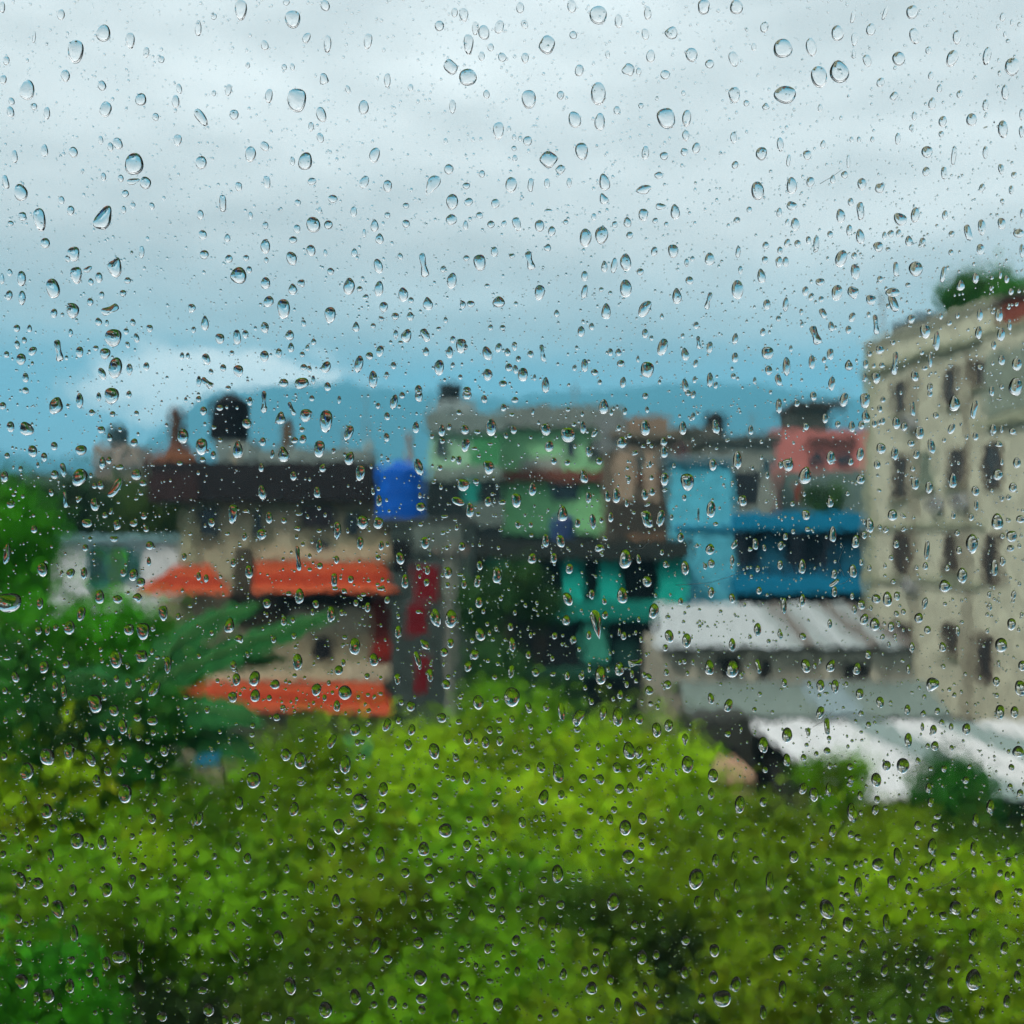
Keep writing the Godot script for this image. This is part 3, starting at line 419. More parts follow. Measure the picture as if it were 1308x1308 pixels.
	["o",379,292,8.6,11.5,0],["o",418.2,493.7,8.6,11.5,0],["o",68.8,569.8,8.6,11.5,0],["b",170.7,668.2,11.5,8.6,-15],["o",374.6,608,8.6,11.5,0],["b",34.4,891.4,8.6,11.5,25],
	["o",331.2,1165.3,8.6,11.5,0],["e",943,321.7,6.9,14.3,5],["o",1244.6,1114.7,6.9,14.3,0],["o",1267.3,499.5,7.1,13.9,0],["o",1120.8,593.7,8.8,11.1,0],["o",698.8,234.1,7.3,13.4,0],
	["o",113.5,1243.3,9.6,10.1,0],["b",129,548.7,9.2,10.5,0],["o",171.1,565,9.2,10.5,15],["o",48.7,805.4,9.2,10.5,0],["o",732.2,816.9,9.2,10.5,-15],["o",226.5,1136.7,8.4,11.5,-8],
	["o",742.4,1191.1,9.2,10.5,0],["b",1281.2,716.8,7.6,12.6,0],["o",788.2,140.5,8.6,11.1,-5],["t",412.1,597.5,8.6,11.1,20],["o",55.8,583.7,8,11.9,0],["o",612.8,722.3,8,11.9,0],
	["o",1054.1,534.4,8,11.9,0],["o",157.7,967.9,8,11.9,-25],["o",1146.2,761.5,8,11.9,0],["o",757.6,1154.4,8,11.9,-10],["e",670.1,30.6,7.6,12.4,-20],["o",471.7,454.5,9.6,9.9,-5],
	["o",1207.4,274.5,7.6,12.4,8],["o",1188.3,494.6,7.6,12.4,0],["o",1171.1,580.3,7.6,12.4,8],["o",69.8,876.1,7.6,12.4,0],["o",469.4,775.8,7.6,12.4,0],["o",755.7,759.2,7.6,12.4,0],
	["b",828.4,864.7,9.6,9.9,-10],["o",817.9,991.8,7.6,12.4,0],["o",660.9,1241.2,7.6,12.4,0],["o",1130.9,1220.8,7.6,12.4,0],["o",1189.2,1024.8,7.6,12.4,0],["o",1288.7,1101.1,8.1,11.6,0],
	["e",666.3,1132.8,6.5,14.3,0],["o",1185,804.5,8.8,10.5,0],["o",966,1098.4,8.8,10.5,-10],["o",809.3,1202.2,8.8,10.5,0],["o",1082.2,1145.3,8.8,10.5,10],["o",621.4,120,8,11.5,-5],
	["t",544,448.8,8,11.5,0],["o",335.4,564,8,11.5,0],["o",1100.3,543,8,11.5,0],["o",297.8,849.4,8,11.5,0],["o",792,887.2,8,11.5,0],["o",337,1044.9,8,11.5,0],
	["o",528.3,1168.2,8,11.5,0],["o",1287.5,1119.3,7.6,12.1,0],["o",159.6,246.9,9.6,9.6,0],["o",504.8,403.9,9.6,9.6,0],["o",627.1,286.3,9.6,9.6,0],["o",793,464.1,9.9,9.2,0],
	["o",353.2,916.3,9.2,9.9,0],["t",365.6,1109.9,7.6,11.9,0],["o",1226.5,120,8.6,10.5,15],["t",125.2,410.6,8.6,10.5,-15],["o",642.4,489.9,10.5,8.6,0],["o",601.3,388,10.5,8.6,10],
	["b",145.3,688.3,10.5,8.6,0],["t",655.8,548.7,8.6,10.5,-20],["o",4.8,966,8.6,10.5,0],["e",1130.9,16.2,5,18.2,22],["o",397.2,161.5,7.3,12.4,0],["o",173.9,431.6,7.3,12.4,-10],
	["o",780.2,660.6,7.3,12.4,0],["o",1165.3,826.5,7.3,12.4,0],["o",582.2,967.9,8,11.1,-5],["o",1108.9,836,8,11.1,0],["o",544.9,1146.2,8,11.1,0],["o",198.4,149.1,8.4,10.5,-10],
	["o",20.6,1062.1,8.4,10.5,-5],["o",1076.1,1159.6,8.4,10.5,0],["o",140.5,187.3,7.6,11.5,-10],["e",1007.6,204.5,5.7,15.3,5],["o",452.6,322.6,7.6,11.5,0],["o",1005.7,310.2,7.6,11.5,20],
	["o",997.5,696.9,7.6,11.5,0],["e",1065.9,744.6,5.7,15.3,55],["b",697.8,902.9,7.6,11.5,0],["o",172,1177.8,7.6,11.5,-8],["o",2.9,518.2,9.2,9.6,0],["o",334.5,1021.4,9.2,9.6,-10],
	["o",1030,1228.4,9.6,9.2,15],["o",1223.6,805.4,6.5,13.4,-5],["o",709.2,1293.8,8.6,10.1,0],["b",1291.2,700.4,10.1,8.6,0],["o",1303.4,1013.3,8.6,10.1,0],["o",1176.8,1140.5,7.3,11.9,-5],
	["o",1254.7,239.7,7.6,11.4,15],["e",1084.1,205.5,5,17.2,3],["o",995.6,271,6.9,12.4,5],["b",938.3,695.9,6.9,12.4,20],["o",996.6,721.7,6.9,12.4,0],["o",1065.9,733.2,6.9,12.4,0],
	["o",1047.1,1288.2,7.3,11.7,0],["b",111.8,343.7,7.6,11.1,60],["o",493.7,558.3,7.6,11.1,-8],["o",1099.4,1016.2,7.6,11.1,-5],["o",626.7,60.2,8,10.5,0],["o",186.5,467.9,8,10.5,0],
	["o",114.7,385.3,8,10.5,0],["o",313.1,426.8,8,10.5,0],["o",648.1,449.7,8,10.5,-10],["o",1019.1,311.2,8,10.5,5],["o",43,675.8,8,10.5,0],["o",618.5,509.6,8,10.5,-15],
	["o",403.3,771.4,8,10.5,-5],["o",1052.6,1200.7,8,10.5,0],["o",817.9,347.1,9.2,9.2,0],["d",765.3,588.9,9.2,9.2,20],["o",935.4,716,6.1,13.8,0],["o",1164,565.9,9.2,9.2,5],
	["b",939.2,210.2,8.8,9.6,10],["o",1056.8,959.3,8.8,9.6,0],["o",1025.8,813.1,8.8,9.6,-25],["b",23.9,1204.5,9.6,8.8,0],["o",555.4,1017.2,8.8,9.6,-10],["o",1087.5,1065.9,8.8,9.6,0],
	["o",1085.1,1234.1,8.8,9.6,-15],["o",1217.9,1138.6,8.8,9.6,10],["o",3.4,1091.4,8.4,9.9,20],["o",612.8,1096.5,8.4,9.9,0],["o",1026.8,1155.8,8.4,9.9,10],["b",487,696.9,7.3,11.5,0],
	["o",586,587.9,7.3,11.5,0],["o",738,668.2,7.3,11.5,0],["o",724.6,862.8,7.3,11.5,0],["o",1303.4,1139.5,8.6,9.6,-10],["o",205.5,75.5,8.6,9.6,-20],["o",595.6,237,9.6,8.6,0],
	["o",1079.3,222.7,8.6,9.6,0],["b",190.7,419.2,8.6,9.6,-10],["o",21,419.2,8.6,9.6,-10],["o",2.3,356.1,5.7,14.3,0],["o",422,346.5,8.6,9.6,0],["e",253.8,487,5.7,14.3,0],
	["t",699.7,315.9,8.6,9.6,10],["o",978.4,313.1,8.6,9.6,0],["o",804.5,300.1,8.6,9.6,0],["o",1247.5,645.3,5.7,14.3,0],["o",737,931.6,9.6,8.6,0],["o",1234.1,996.6,8.6,9.6,0],
	["o",1087.9,995.6,8.6,9.6,0],["o",1281.2,21.4,7.1,11.6,10],["o",657.1,442.1,6.9,11.9,0],["o",545.9,728.4,6.9,11.9,0],["o",959.3,549.3,6.9,11.9,0],["o",727.1,233.2,6.5,12.4,0],
	["t",594.6,287.3,6.5,12.4,0],["o",445,1011.5,8.8,9.2,0],["b",631.9,1025.8,8.8,9.2,-15],["o",1090.2,1289.4,8.3,9.7,0],["o",14.3,129,7.6,10.5,-25],["o",1186.4,64,7.6,10.5,10],
	["o",78,255.4,7.6,10.5,0],["t",290.1,303.5,7.6,10.5,0],["o",1084.1,420.7,7.6,10.5,0],["o",156.7,731.3,7.6,10.5,0],["o",833.1,628.1,7.6,10.5,0],["o",1145.3,695,7.6,10.5,0],
	["o",1246.6,557.3,7.6,10.5,0],["o",657.7,957.4,7.6,10.5,0],["b",772.9,785.4,7.6,10.5,10],["o",1004.8,1136.7,7.6,10.5,-5],["o",486,1120.4,8.4,9.6,0],["b",1218.8,1093.7,8.4,9.6,-15],
	["o",288.3,1282.4,7.6,10.6,-8],["t",790.1,449.7,8,9.9,0],["o",819.4,1081.2,8,9.9,0],["o",844.6,1152.9,8,9.9,0],["o",373.3,205.5,6.9,11.5,-5],["o",1200.3,112.8,6.9,11.5,10],
	["o",1168.2,148.1,6.9,11.5,0],["o",21.4,440.2,6.9,11.5,-10],["b",759.6,475.5,9.2,8.6,0],["o",182.5,617,9.2,8.6,0],["o",333.5,597.1,6.9,11.5,0],["o",297.8,718.8,6.9,11.5,0],
	["o",318.8,512.4,6.9,11.5,0],["o",592.7,746.6,6.9,11.5,0],["b",60.2,805.4,6.9,11.5,15],["o",996.9,811.2,6.9,11.5,-10],["o",1002.3,872.3,6.9,11.5,0],["o",30.6,1022,6.9,11.5,0],
	["o",430.6,1002.9,9.2,8.6,0],["o",1177.8,1111.8,6.9,11.5,0],["o",1241.2,1224.6,6.9,11.5,0],["o",1183.3,1257.8,7.3,10.7,0],["o",45.4,1248.4,8.6,9.1,0],["o",477.6,1283.7,8.6,9.1,0],
	["o",1293.8,550.7,8.6,9.1,0],["o",612.4,274.8,8.8,8.8,0],["o",819.8,1067.9,8.8,8.8,0],["o",1096.5,1069.8,8.8,8.8,0],["b",1086,1218.8,8.8,8.8,0],["o",128.1,178.7,6.7,11.5,-5],
	["t",1064,228.4,6.7,11.5,0],["o",284.8,469.8,8,9.6,0],["o",677.8,452.2,8,9.6,-20],["o",977.4,331.8,8,9.6,0],["o",1138.6,298.2,8,9.6,0],["o",1106.1,465,6.7,11.5,0],
	["b",152.9,596.5,11.5,6.7,-5],["o",183.5,658.6,8,9.6,0],["o",643.3,520.6,8,9.6,0],["o",707.4,588.9,8,9.6,0],["o",494.6,766.2,8,9.6,0],["o",384.7,943,8,9.6,20],
	["o",625.6,932.5,8,9.6,0],["o",737,955.5,8,9.6,0],["o",742.7,863.7,8,9.6,0],["o",362.8,1169.2,8,9.6,0],["b",461.2,1045.9,9.6,8,5],["o",1223.6,1238,8,9.6,0],
	["b",1188.2,1302.8,8.8,8.8,0],["b",75.7,1286.2,7.6,10.1,0],["b",768.5,1288.7,7.6,10.1,0],["b",1276.1,567.1,10.1,7.6,0],["o",1036.7,379,7.3,10.5,20],["o",1087,257.6,7.3,10.5,0],
	["t",139.5,558.3,7.3,10.5,-10],["o",494.3,531.5,7.3,10.5,-5],["o",674.9,836,7.3,10.5,0],["o",651.9,800.6,7.3,10.5,-5],["o",796.8,812.1,7.3,10.5,0],["o",313.3,1247.1,6.6,11.6,0],
	["o",1269.8,441,6.6,11.6,0],["o",1295.3,759.9,6.6,11.6,5],["o",591.2,389,7.6,9.9,0],["o",815.9,714.1,6.1,12.4,-10],["o",509.2,920.1,7.6,9.9,10],["o",808.3,1112.4,7.6,9.9,0],
	["o",1120.8,1021.4,7.6,9.9,0],["b",978.4,135.7,8.8,8.6,0],["o",32.1,498.5,8.8,8.6,0],["o",929.7,937.3,8.8,8.6,0],["o",3.8,1070.7,8.8,8.6,15],["o",1051.6,184.4,6.5,11.5,5],
	["o",1189.2,96.5,6.5,11.5,5],["o",658.6,471.7,6.5,11.5,-8],["o",125.8,506.7,6.5,11.5,0],["o",752.3,811.2,6.5,11.5,0],["o",1091.7,778.7,6.5,11.5,0],["o",976.5,1063.1,6.5,11.5,0],
	["o",365.6,2.3,8.6,8.6,0],["o",162.5,358,8.6,8.6,-20],["o",156.7,374.2,8.6,8.6,0],["o",383.8,996.6,8.6,8.6,0],["b",761.5,1216,8.4,8.8,0],["o",43,135.7,8,9.2,-20],
	["o",108.6,699.7,8,9.2,0],["o",1029.8,544.9,8,9.2,0],["o",784.4,1034.4,8,9.2,0],["o",153.9,227.4,7.6,9.6,-10],["o",615.6,221.7,7.6,9.6,0],["o",502.3,466.9,7.6,9.6,0],
	["o",447.8,739.9,7.6,9.6,0],["o",544.9,743.7,7.6,9.6,0],["b",135.7,960.2,7.6,9.6,0],["o",1026.8,967.9,7.6,9.6,0],["o",108.6,1153.9,7.6,9.6,0],["o",171.1,1099.4,7.6,9.6,-10],
	["o",462.2,1081.2,7.6,9.6,0],["b",392.4,1216,7.6,9.6,0],["b",847.5,1188.3,7.6,9.6,0],["o",1050.3,1216,7.6,9.6,0],["o",1060.2,796.8,6.1,11.9,0],["o",974.6,423.9,6.9,10.5,5],
	["o",996.6,319.8,6.9,10.5,0],["o",429.7,715,6.9,10.5,0],["o",272,581.2,6.9,10.5,0],["b",759.6,553.5,6.9,10.5,30],["t",1182.5,722.7,6.9,10.5,0],["o",1225.5,702.6,6.9,10.5,0],
	["o",196.9,1024.8,6.9,10.5,0],["o",222.7,1101.3,6.9,10.5,0],["o",753.8,1036.3,8.4,8.6,0],["b",1146.2,1209.3,6.9,10.5,65],["o",969.8,754.2,7.3,9.9,0],["o",182.5,877.1,6.5,11.1,0],
	["o",838.6,1262.2,7.1,10.1,0],["o",1286.2,356.5,7.1,10.1,0],["t",189.8,716.9,5.7,12.4,-5],["o",1302.4,1229.9,7.3,9.7,0],["o",1179.6,1273.6,7.3,9.7,0],["b",1162.6,1301.6,7.3,9.7,0],
	["o",387.6,468.8,8.4,8.4,-10],["o",380,258.6,8,8.8,0],["o",655.8,1217.5,8.8,8,0],["o",599.4,1046.8,8.8,8,0],["o",131.9,225.5,6.7,10.5,-5],["o",1292,242.2,6.1,11.6,0],
	["o",505.4,426.8,6.1,11.5,0],["b",376.1,562.1,9.2,7.6,-10],["o",280.6,521,9.2,7.6,0],["o",657.7,510.5,9.2,7.6,0],["o",80.3,867.5,6.1,11.5,0],["b",575.5,1170.1,9.2,7.6,0],
	["o",821.7,1180.6,7.6,9.2,0],["o",945,1167.2,7.6,9.2,0],["o",1290,415.8,5.5,12.6,0],["o",193.4,263,7.3,9.6,-15],["o",317.9,344.6,7.3,9.6,0],["o",779.6,449.7,7.3,9.6,0],
	["o",889.5,415.3,7.3,9.6,0],["o",1060.8,299.3,7.3,9.6,-10],["o",1091.4,326.5,7.3,9.6,5],["o",408.3,722.7,8,8.6,15],["o",176.8,942.1,8,8.6,0],["o",694.6,1124.2,8,8.6,0],
	["o",432.2,1240.8,7.6,9.1,0],["o",1292.5,980.4,7.6,9.1,-15],["o",815.9,90.8,6.9,9.9,0],["o",1148.1,297.4,6.9,9.9,10],["o",885.7,503.8,6.9,9.9,15],["o",453.6,991.8,6.9,9.9,0],
	["o",151.9,1100.3,6.9,9.9,-5],["o",1008.6,1121.4,6.9,9.9,10],["o",1142,1299.2,8.3,8.3,0],["o",444,113.7,6.5,10.5,-20],["o",1032.9,306.4,6.5,10.5,-5],["o",312.1,685.4,6.5,10.5,5],
	["o",253.4,736,6.5,10.5,0],["o",263,738.9,6.5,10.5,0],["o",1093.7,1104.2,6.5,10.5,10],["o",1032.9,935.4,5.7,11.9,0],["o",1160.6,854.7,5.7,11.9,0],["o",1086,979.4,7.6,8.8,0],
	["o",636.7,1010.5,7.6,8.8,5],["o",770.1,1088.9,7.6,8.8,-15],["o",1001.5,1072.6,7.6,8.8,0],["o",169.2,411.5,7.3,9.2,-10],["o",338.9,287.3,7.3,9.2,0],["o",138.6,587.9,7.3,9.2,0],
	["o",661.5,670.1,7.3,9.2,-10],["o",5.7,881.9,7.3,9.2,0],["o",708.3,812.1,7.3,9.2,0],["o",347.5,580.3,5.4,12.4,5],["e",165.3,937.3,5,13.4,0],["o",1097,1244.5,6.8,9.7,0],
	["o",272.9,20.6,7.6,8.6,0],["e",1090.8,68.8,5.7,11.5,0],["o",1216,298.7,7.6,8.6,0],["o",133.8,657.7,7.6,8.6,0],["o",608,614.7,8.6,7.6,10],["o",513.4,504.8,7.6,8.6,-10],
	["o",879,501.9,8.6,7.6,0],["o",1195.9,530.6,7.6,8.6,-10],["e",195,988.9,5.7,11.5,0],["o",1206.4,982.2,7.6,8.6,0],["o",76.5,1108.9,7.6,8.6,0],["o",124.2,1001.9,8.6,7.6,0],
	["o",163.4,1223.6,5.7,11.5,0],["o",524.3,111.8,6.9,9.6,0],["o",115.6,359.9,6.9,9.6,0],["o",129.4,376.7,6.9,9.6,5],["o",578.4,433.5,6.9,9.6,10],["t",755.7,416.7,6.9,9.6,0],
	["o",164.4,503.8,6.9,9.6,0],["o",997.5,593.7,6.9,9.6,0],["o",1087,589.8,6.9,9.6,10],["o",1104.2,683.5,6.9,9.6,-5],["o",1241.2,660.6,6.9,9.6,5],["o",1188.3,502.9,6.9,9.6,0],
	["o",132.8,872.3,6.9,9.6,0],["o",349.4,816.9,6.9,9.6,0],["o",653.9,918.2,6.9,9.6,0],["o",869.5,768.2,6.9,9.6,0],["o",45.9,1071.7,6.9,9.6,0],["b",588.9,1226.5,9.6,6.9,-10],
	["o",852.3,1086,6.9,9.6,-5],["o",811.4,1270.6,7.6,8.6,0],["o",1295.8,223.3,7.6,8.6,0],["o",1117.5,541.1,6.5,9.9,0],["o",315,1230.3,6.5,9.9,0],["o",1170.1,1204.5,6.5,9.9,0],
	["b",785.4,286.3,8,8,-10],["o",824.5,505.7,8,8,0],["o",1039.2,1079.3,8,8,-5],["o",1058.3,1100.3,8,8,10],["e",43,46.8,4.2,15.3,5],["o",963.1,59.6,6.1,10.5,5],
	["o",776.2,69.2,6.1,10.5,0],["o",157.7,267.6,6.1,10.5,0],["o",494.6,274.8,7.6,8.4,0],["o",518.5,262.4,8.4,7.6,0],["o",888.8,464.1,6.1,10.5,10],["o",1086,1001.9,8.4,7.6,0],
	["o",1264.8,774.8,6.1,10.6,0],["o",1278.1,1115.5,7.1,9.1,20],["t",711.2,400,6.7,9.6,0],["o",65,629,6.7,9.6,0],["b",641.8,641.4,9.6,6.7,-5],["o",977.4,983.2,7.3,8.8,0],
	["o",351.3,1006.7,7.3,8.8,0],["o",422,1207.4,7.3,8.8,0],["o",669.2,1188.3,7.3,8.8,0],["o",1305.9,272.5,5,12.6,0],["o",511.1,327.4,6.9,9.2,-10],["o",850.3,720.8,6.9,9.2,0],
	["o",1018.3,514.9,6.9,9.2,0],["o",701.6,932.5,6.9,9.2,-8],["b",633.8,893.3,9.2,6.9,-15],["o",851.3,858.9,6.9,9.2,0],["o",1197.8,908.6,6.9,9.2,10],["o",104.2,1044.9,6.9,9.2,0],
	["o",449.7,1074.2,6.9,9.2,0],["o",116.6,526.8,7.3,8.6,0],["o",1070.3,541.7,7.3,8.6,0],["o",373.3,85.1,6.5,9.6,-15],["o",11.9,347.9,6.5,9.6,-5],["t",37.3,419.2,6.5,9.6,0],
	["b",100.3,637.6,6.5,9.6,40],["o",1128.1,537.8,6.5,9.6,0],["o",1124.2,522,6.5,9.6,-10],["o",23.9,908.6,6.5,9.6,-15],["o",148.1,866.6,6.5,9.6,0],["o",195.9,1062.1,6.5,9.6,0],
	["o",953.6,131.5,7.6,8,0],["o",314,329.3,7.6,8,0],["b",565.9,343.7,8,7.6,-15],["o",941.7,280.6,8,7.6,0],["o",1124.6,356.1,7.6,8,-5],["o",724.6,590.8,8,7.6,0],
	["b",802.6,892.4,8,7.6,5],["o",35.4,1108.9,7.6,8,0],["o",1291.8,372.4,7.1,8.6,0],["o",7.6,452.6,6.9,8.8,10],["o",86,330.3,6.9,8.8,-15],["b",595.6,329.3,8.8,6.9,-10],
	["b",810.8,578.4,8.8,6.9,-15],["o",1003.4,685.4,6.9,8.8,0],["o",195.9,935.4,6.9,8.8,0],["o",209.3,992.7,6.9,8.8,0],["b",132.8,890.5,6.9,8.8,0],["o",273.3,1094,6.9,8.8,0],
	["o",1047.8,137.6,5.7,10.5,5],["o",89.8,424.9,5.7,10.5,0],["o",877.1,335.1,5.7,10.5,0],["o",1130,300.6,5.7,10.5,5],["o",739.9,1085.1,5.7,10.5,0],["o",227.4,787.3,6.5,9.2,0],
	["o",850,827.4,6.5,9.2,0],["o",694.4,1045.5,6.5,9.2,0],["o",1290.7,1005.2,6.6,9.1,0],["o",169.2,262.4,6.9,8.6,0],["o",957.4,267.6,6.9,8.6,0],["o",253.4,509.6,6.9,8.6,0],
	["o",1223.2,680.6,6.9,8.6,10],["o",70.7,801.6,6.9,8.6,0],["o",456.4,948.8,6.9,8.6,0],["o",264.3,906.7,6.9,8.6,0],["o",765.3,973.6,6.9,8.6,0],["o",804.5,1027.7,6.9,8.6,0],
	["b",1197.8,1043.6,8.6,6.9,0],["o",143.3,528.7,7.6,7.6,10],["b",565,563.1,7.6,7.6,10],["o",631.9,864.7,7.6,7.6,0],["b",637.6,920.1,7.6,7.6,0],["b",174.9,1150,7.6,7.6,0],
	["b",36.3,1205.5,7.6,7.6,0],["o",589.8,1212.2,7.6,7.6,0],["b",1020.1,1172,7.6,7.6,30],["o",387.6,412.5,6.1,9.6,-10],["o",758.6,276.8,6.1,9.6,5],["o",235.1,711.2,6.1,9.6,0],
	["o",798.2,524.8,6.1,9.6,0],["o",764.3,953.6,6.1,9.6,10],["o",1215.6,928.7,6.1,9.6,0],["o",221.3,1020.1,6.1,9.6,0],["o",362.4,664.8,7.3,8,0],["o",168.2,1068.4,7.3,8,0],
	["o",1202.6,171.1,6.9,8.4,0],["o",400.4,436.4,6.9,8.4,0],["b",586,922,8.4,6.9,0],["b",587.9,889.5,6.9,8.4,0],["b",1179.7,911.5,6.9,8.4,20],["o",116.6,1233.2,6.9,8.4,0],
	["o",345.2,1075.5,6.9,8.4,0],["o",370.8,1069.8,6.9,8.4,0],["b",380,674.9,8.6,6.7,-5],["o",657.7,201.6,6.5,8.8,0],["o",394.7,471.3,6.5,8.8,-15],["b",643.7,285.4,6.5,8.8,10],
	["o",573.6,544.9,6.5,8.8,0],["b",1131.9,676.8,6.5,8.8,35],["o",454.5,770.1,6.5,8.8,0],["o",755.7,896.2,6.5,8.8,0],["o",1173,971.7,6.5,8.8,-10],["o",371.4,1233.2,6.5,8.8,0],
	["o",634.7,1231.3,6.5,8.8,0],["e",1105.1,482.2,5,11.5,0],["o",800.6,642.4,5.7,9.9,0],["e",395.3,968.8,5,11.5,15],["e",846.9,980.3,5,11.5,0],["e",312.1,1178.7,5,11.5,-50],
	["o",807.3,860.9,5.4,10.5,0],["o",689.8,1300.1,6.6,8.6,0],["o",30.6,434.4,6.5,8.6,0],["o",802.9,611.8,6.5,8.6,0],["o",1210.2,725.2,6.5,8.6,0],["o",195,802.6,6.5,8.6,-5],
	["o",375.2,812.1,6.5,8.6,0],["o",470.8,989.9,6.5,8.6,0],["o",225.5,1149.1,6.5,8.6,0],["o",186.4,675.8,7.3,7.6,0],["o",8.6,581.8,7.3,7.6,0],["e",892.4,657.7,3.1,18.2,0],
	["b",13,285,8,6.9,0],["o",662.1,458.3,6.9,8,5],["o",524.8,383.4,6.9,8,0],["o",1110.9,451.6,6.9,8,0],["o",1049.3,381.9,6.9,8,15],["o",790.1,546.4,6.9,8,0],
	["o",321.1,952.6,6.9,8,0],["o",468.8,863.7,6.9,8,0],["o",343.7,891.4,6.9,8,0],["o",637.6,932.5,6.9,8,0],["o",512.4,897.2,6.9,8,0],["o",829.3,954.5,6.9,8,0],
	["o",1203.6,923,6.9,8,0],["o",1109.9,925.8,6.9,8,0],["o",1145.3,784,6.9,8,0],["b",450.3,1150.6,8,6.9,0],["b",577.4,1130,8,6.9,-10],["o",818.8,1134.7,6.9,8,-5],
	["o",1301.3,1202.5,6.1,9.1,0],["o",319.8,274.8,5.7,9.6,-5],["o",1218.5,658.3,5.7,9.6,0],["o",438.3,846.5,5.7,9.6,0],["o",251.5,1091.7,5.7,9.6,0],["b",383.8,1001.5,9.6,5.7,0],
	["o",160.6,423,6.5,8.4,0],["o",679.7,951.6,6.5,8.4,0],["o",426.8,1122.3,6.5,8.4,0],["o",834.1,1075.5,6.5,8.4,0],["o",1060.2,978.4,6.1,8.8,0],["o",684.4,1045.5,6.1,8.8,0],
	["o",1088.5,1274.9,7.3,7.3,0],["o",772,768.2,6.1,8.6,-10],["o",232.2,454.5,5.7,9.2,0],["e",400,485.1,4.6,11.5,0],["o",459.3,368.5,7.6,6.9,0],["e",465,297.8,4.6,11.5,0],
	["o",936.9,480.3,6.9,7.6,0],["b",837,281.5,6.9,7.6,5],["o",994.6,406.7,6.9,7.6,0],["o",1140.9,437.3,6.9,7.6,0],["o",1126.7,466.4,6.9,7.6,0],["o",398.1,508.6,6.9,7.6,0],
	["o",258.6,587,7.6,6.9,0],["o",586,526.8,6.9,7.6,-15],["o",562.1,597.5,6.9,7.6,0],["o",571.7,747.5,6.9,7.6,0],["o",980.3,607,5.7,9.2,0],["o",1128.4,510.5,6.9,7.6,0],
	["o",188.3,946.9,6.9,7.6,0],["o",360.9,903.9,7.6,6.9,0],["o",321.7,938.3,6.9,7.6,0],["o",603.2,817.9,6.9,7.6,0],["o",1100.3,911.5,6.9,7.6,0],["o",217.9,1045.9,6.9,7.6,0],
	["b",32.5,1180.6,7.6,6.9,0],["b",238.9,1221.7,6.9,7.6,0],["b",17.2,1114.7,7.6,6.9,0],["o",562.1,1110.9,6.9,7.6,-10],["o",529.6,1188.3,6.9,7.6,0],["o",1147.2,1233.2,6.9,7.6,0],
	["b",700.7,268.7,10.5,5,0],["e",945.9,344.6,5,10.5,5],["o",433.1,510.5,5,10.5,0],["o",1178.7,928.7,5,10.5,0],["o",362.8,85.1,6.5,8,-10],["b",466.9,379,8,6.5,-10],
	["o",1215,322.2,6.5,8,10],["o",470.8,938.3,6.5,8,0],["o",130.9,1110.9,6.5,8,0],["o",315.9,1210.2,6.5,8,0],["o",706.4,1205.5,6.5,8,0],["o",181.6,1268.5,8.6,6.1,0],
	["o",597.4,1272.3,6.1,8.6,0],["o",885.7,531.5,5.4,9.6,0],["b",162.5,850.3,5.4,9.6,-10],["o",1279.9,548.2,5,10.1,0],["o",1305.9,1051.2,5,10.1,0],["o",1164.4,162.5,5.7,8.8,10],
	["o",162.5,440.2,5.7,8.8,-15],["t",392.4,444,5.7,8.8,10],["o",914.4,491.8,5.7,8.8,10],["o",1053.1,459.3,5.7,8.8,5],["b",1153.9,658.6,5.7,8.8,-50],["o",1100.3,717.9,5.7,8.8,-10],
	["o",1110.9,725.2,5.7,8.8,0],["o",68.8,860.9,5.7,8.8,-5],["o",130.9,966,5.7,8.8,0],["o",436.4,782.5,5.7,8.8,0],["o",800.6,874.2,5.7,8.8,0],["o",1088.9,761.5,5.7,8.8,0],
	["o",608,1234.1,5.7,8.8,0],["o",517.2,1098.4,8.8,5.7,0],["o",1047.4,1236,5.7,8.8,0],["o",1279.9,636.5,5.5,9.1,0],["o",121.9,444.6,7.3,6.9,0],["o",641.8,418.2,7.3,6.9,0],
	["b",653.9,326.5,7.3,6.9,-10],["o",237,890.5,7.3,6.9,10],["o",557.3,979,6.9,7.3,0],["o",441.1,1079.3,7.3,6.9,-10],["o",818.8,134.7,6.5,7.6,0],["o",626.5,418.2,6.5,7.6,0],
	["o",1181.6,469.8,7.6,6.5,-10],["o",120.4,620.4,6.5,7.6,0],["o",482.8,518.2,6.5,7.6,0],["o",1138.6,712.2,6.5,7.6,-10],["o",1166.3,598.4,6.5,7.6,0],["o",488,751.5,7.6,6.5,0],
	["o",322.6,926.8,6.5,7.6,0],["o",470.8,922,6.5,7.6,0],["o",673.9,980.3,6.5,7.6,0],["o",706.4,860.9,7.6,6.5,0],["o",822.6,861.8,6.5,7.6,0],["o",874.2,844.6,6.5,7.6,0],
	["o",803.5,982.2,6.5,7.6,0],["o",1154.4,781.5,6.5,7.6,0],["o",67.9,1016.2,6.5,7.6,0],["o",352.3,1031.5,6.5,7.6,0],["b",434.4,1177.8,7.6,6.5,0],["b",455.5,1202.6,7.6,6.5,15],
	["o",662.1,1161.5,6.5,7.6,0],["o",666.3,1091.7,6.5,7.6,0],["b",712.2,1083.1,7.6,6.5,0],["o",648.1,1239.9,6.5,7.6,0],["o",1190.6,1246.9,6.8,7.3,0],["o",214.4,1253.4,6.6,7.6,0],
	["o",517.2,1284.9,6.6,7.6,0],["o",610,1276.1,6.6,7.6,0],["o",625.2,1253.4,7.6,6.6,0],["o",1252.1,468.7,7.6,6.6,0],["o",1280.7,684.7,6.6,7.6,0],["o",247.1,421.1,5.7,8.6,0],
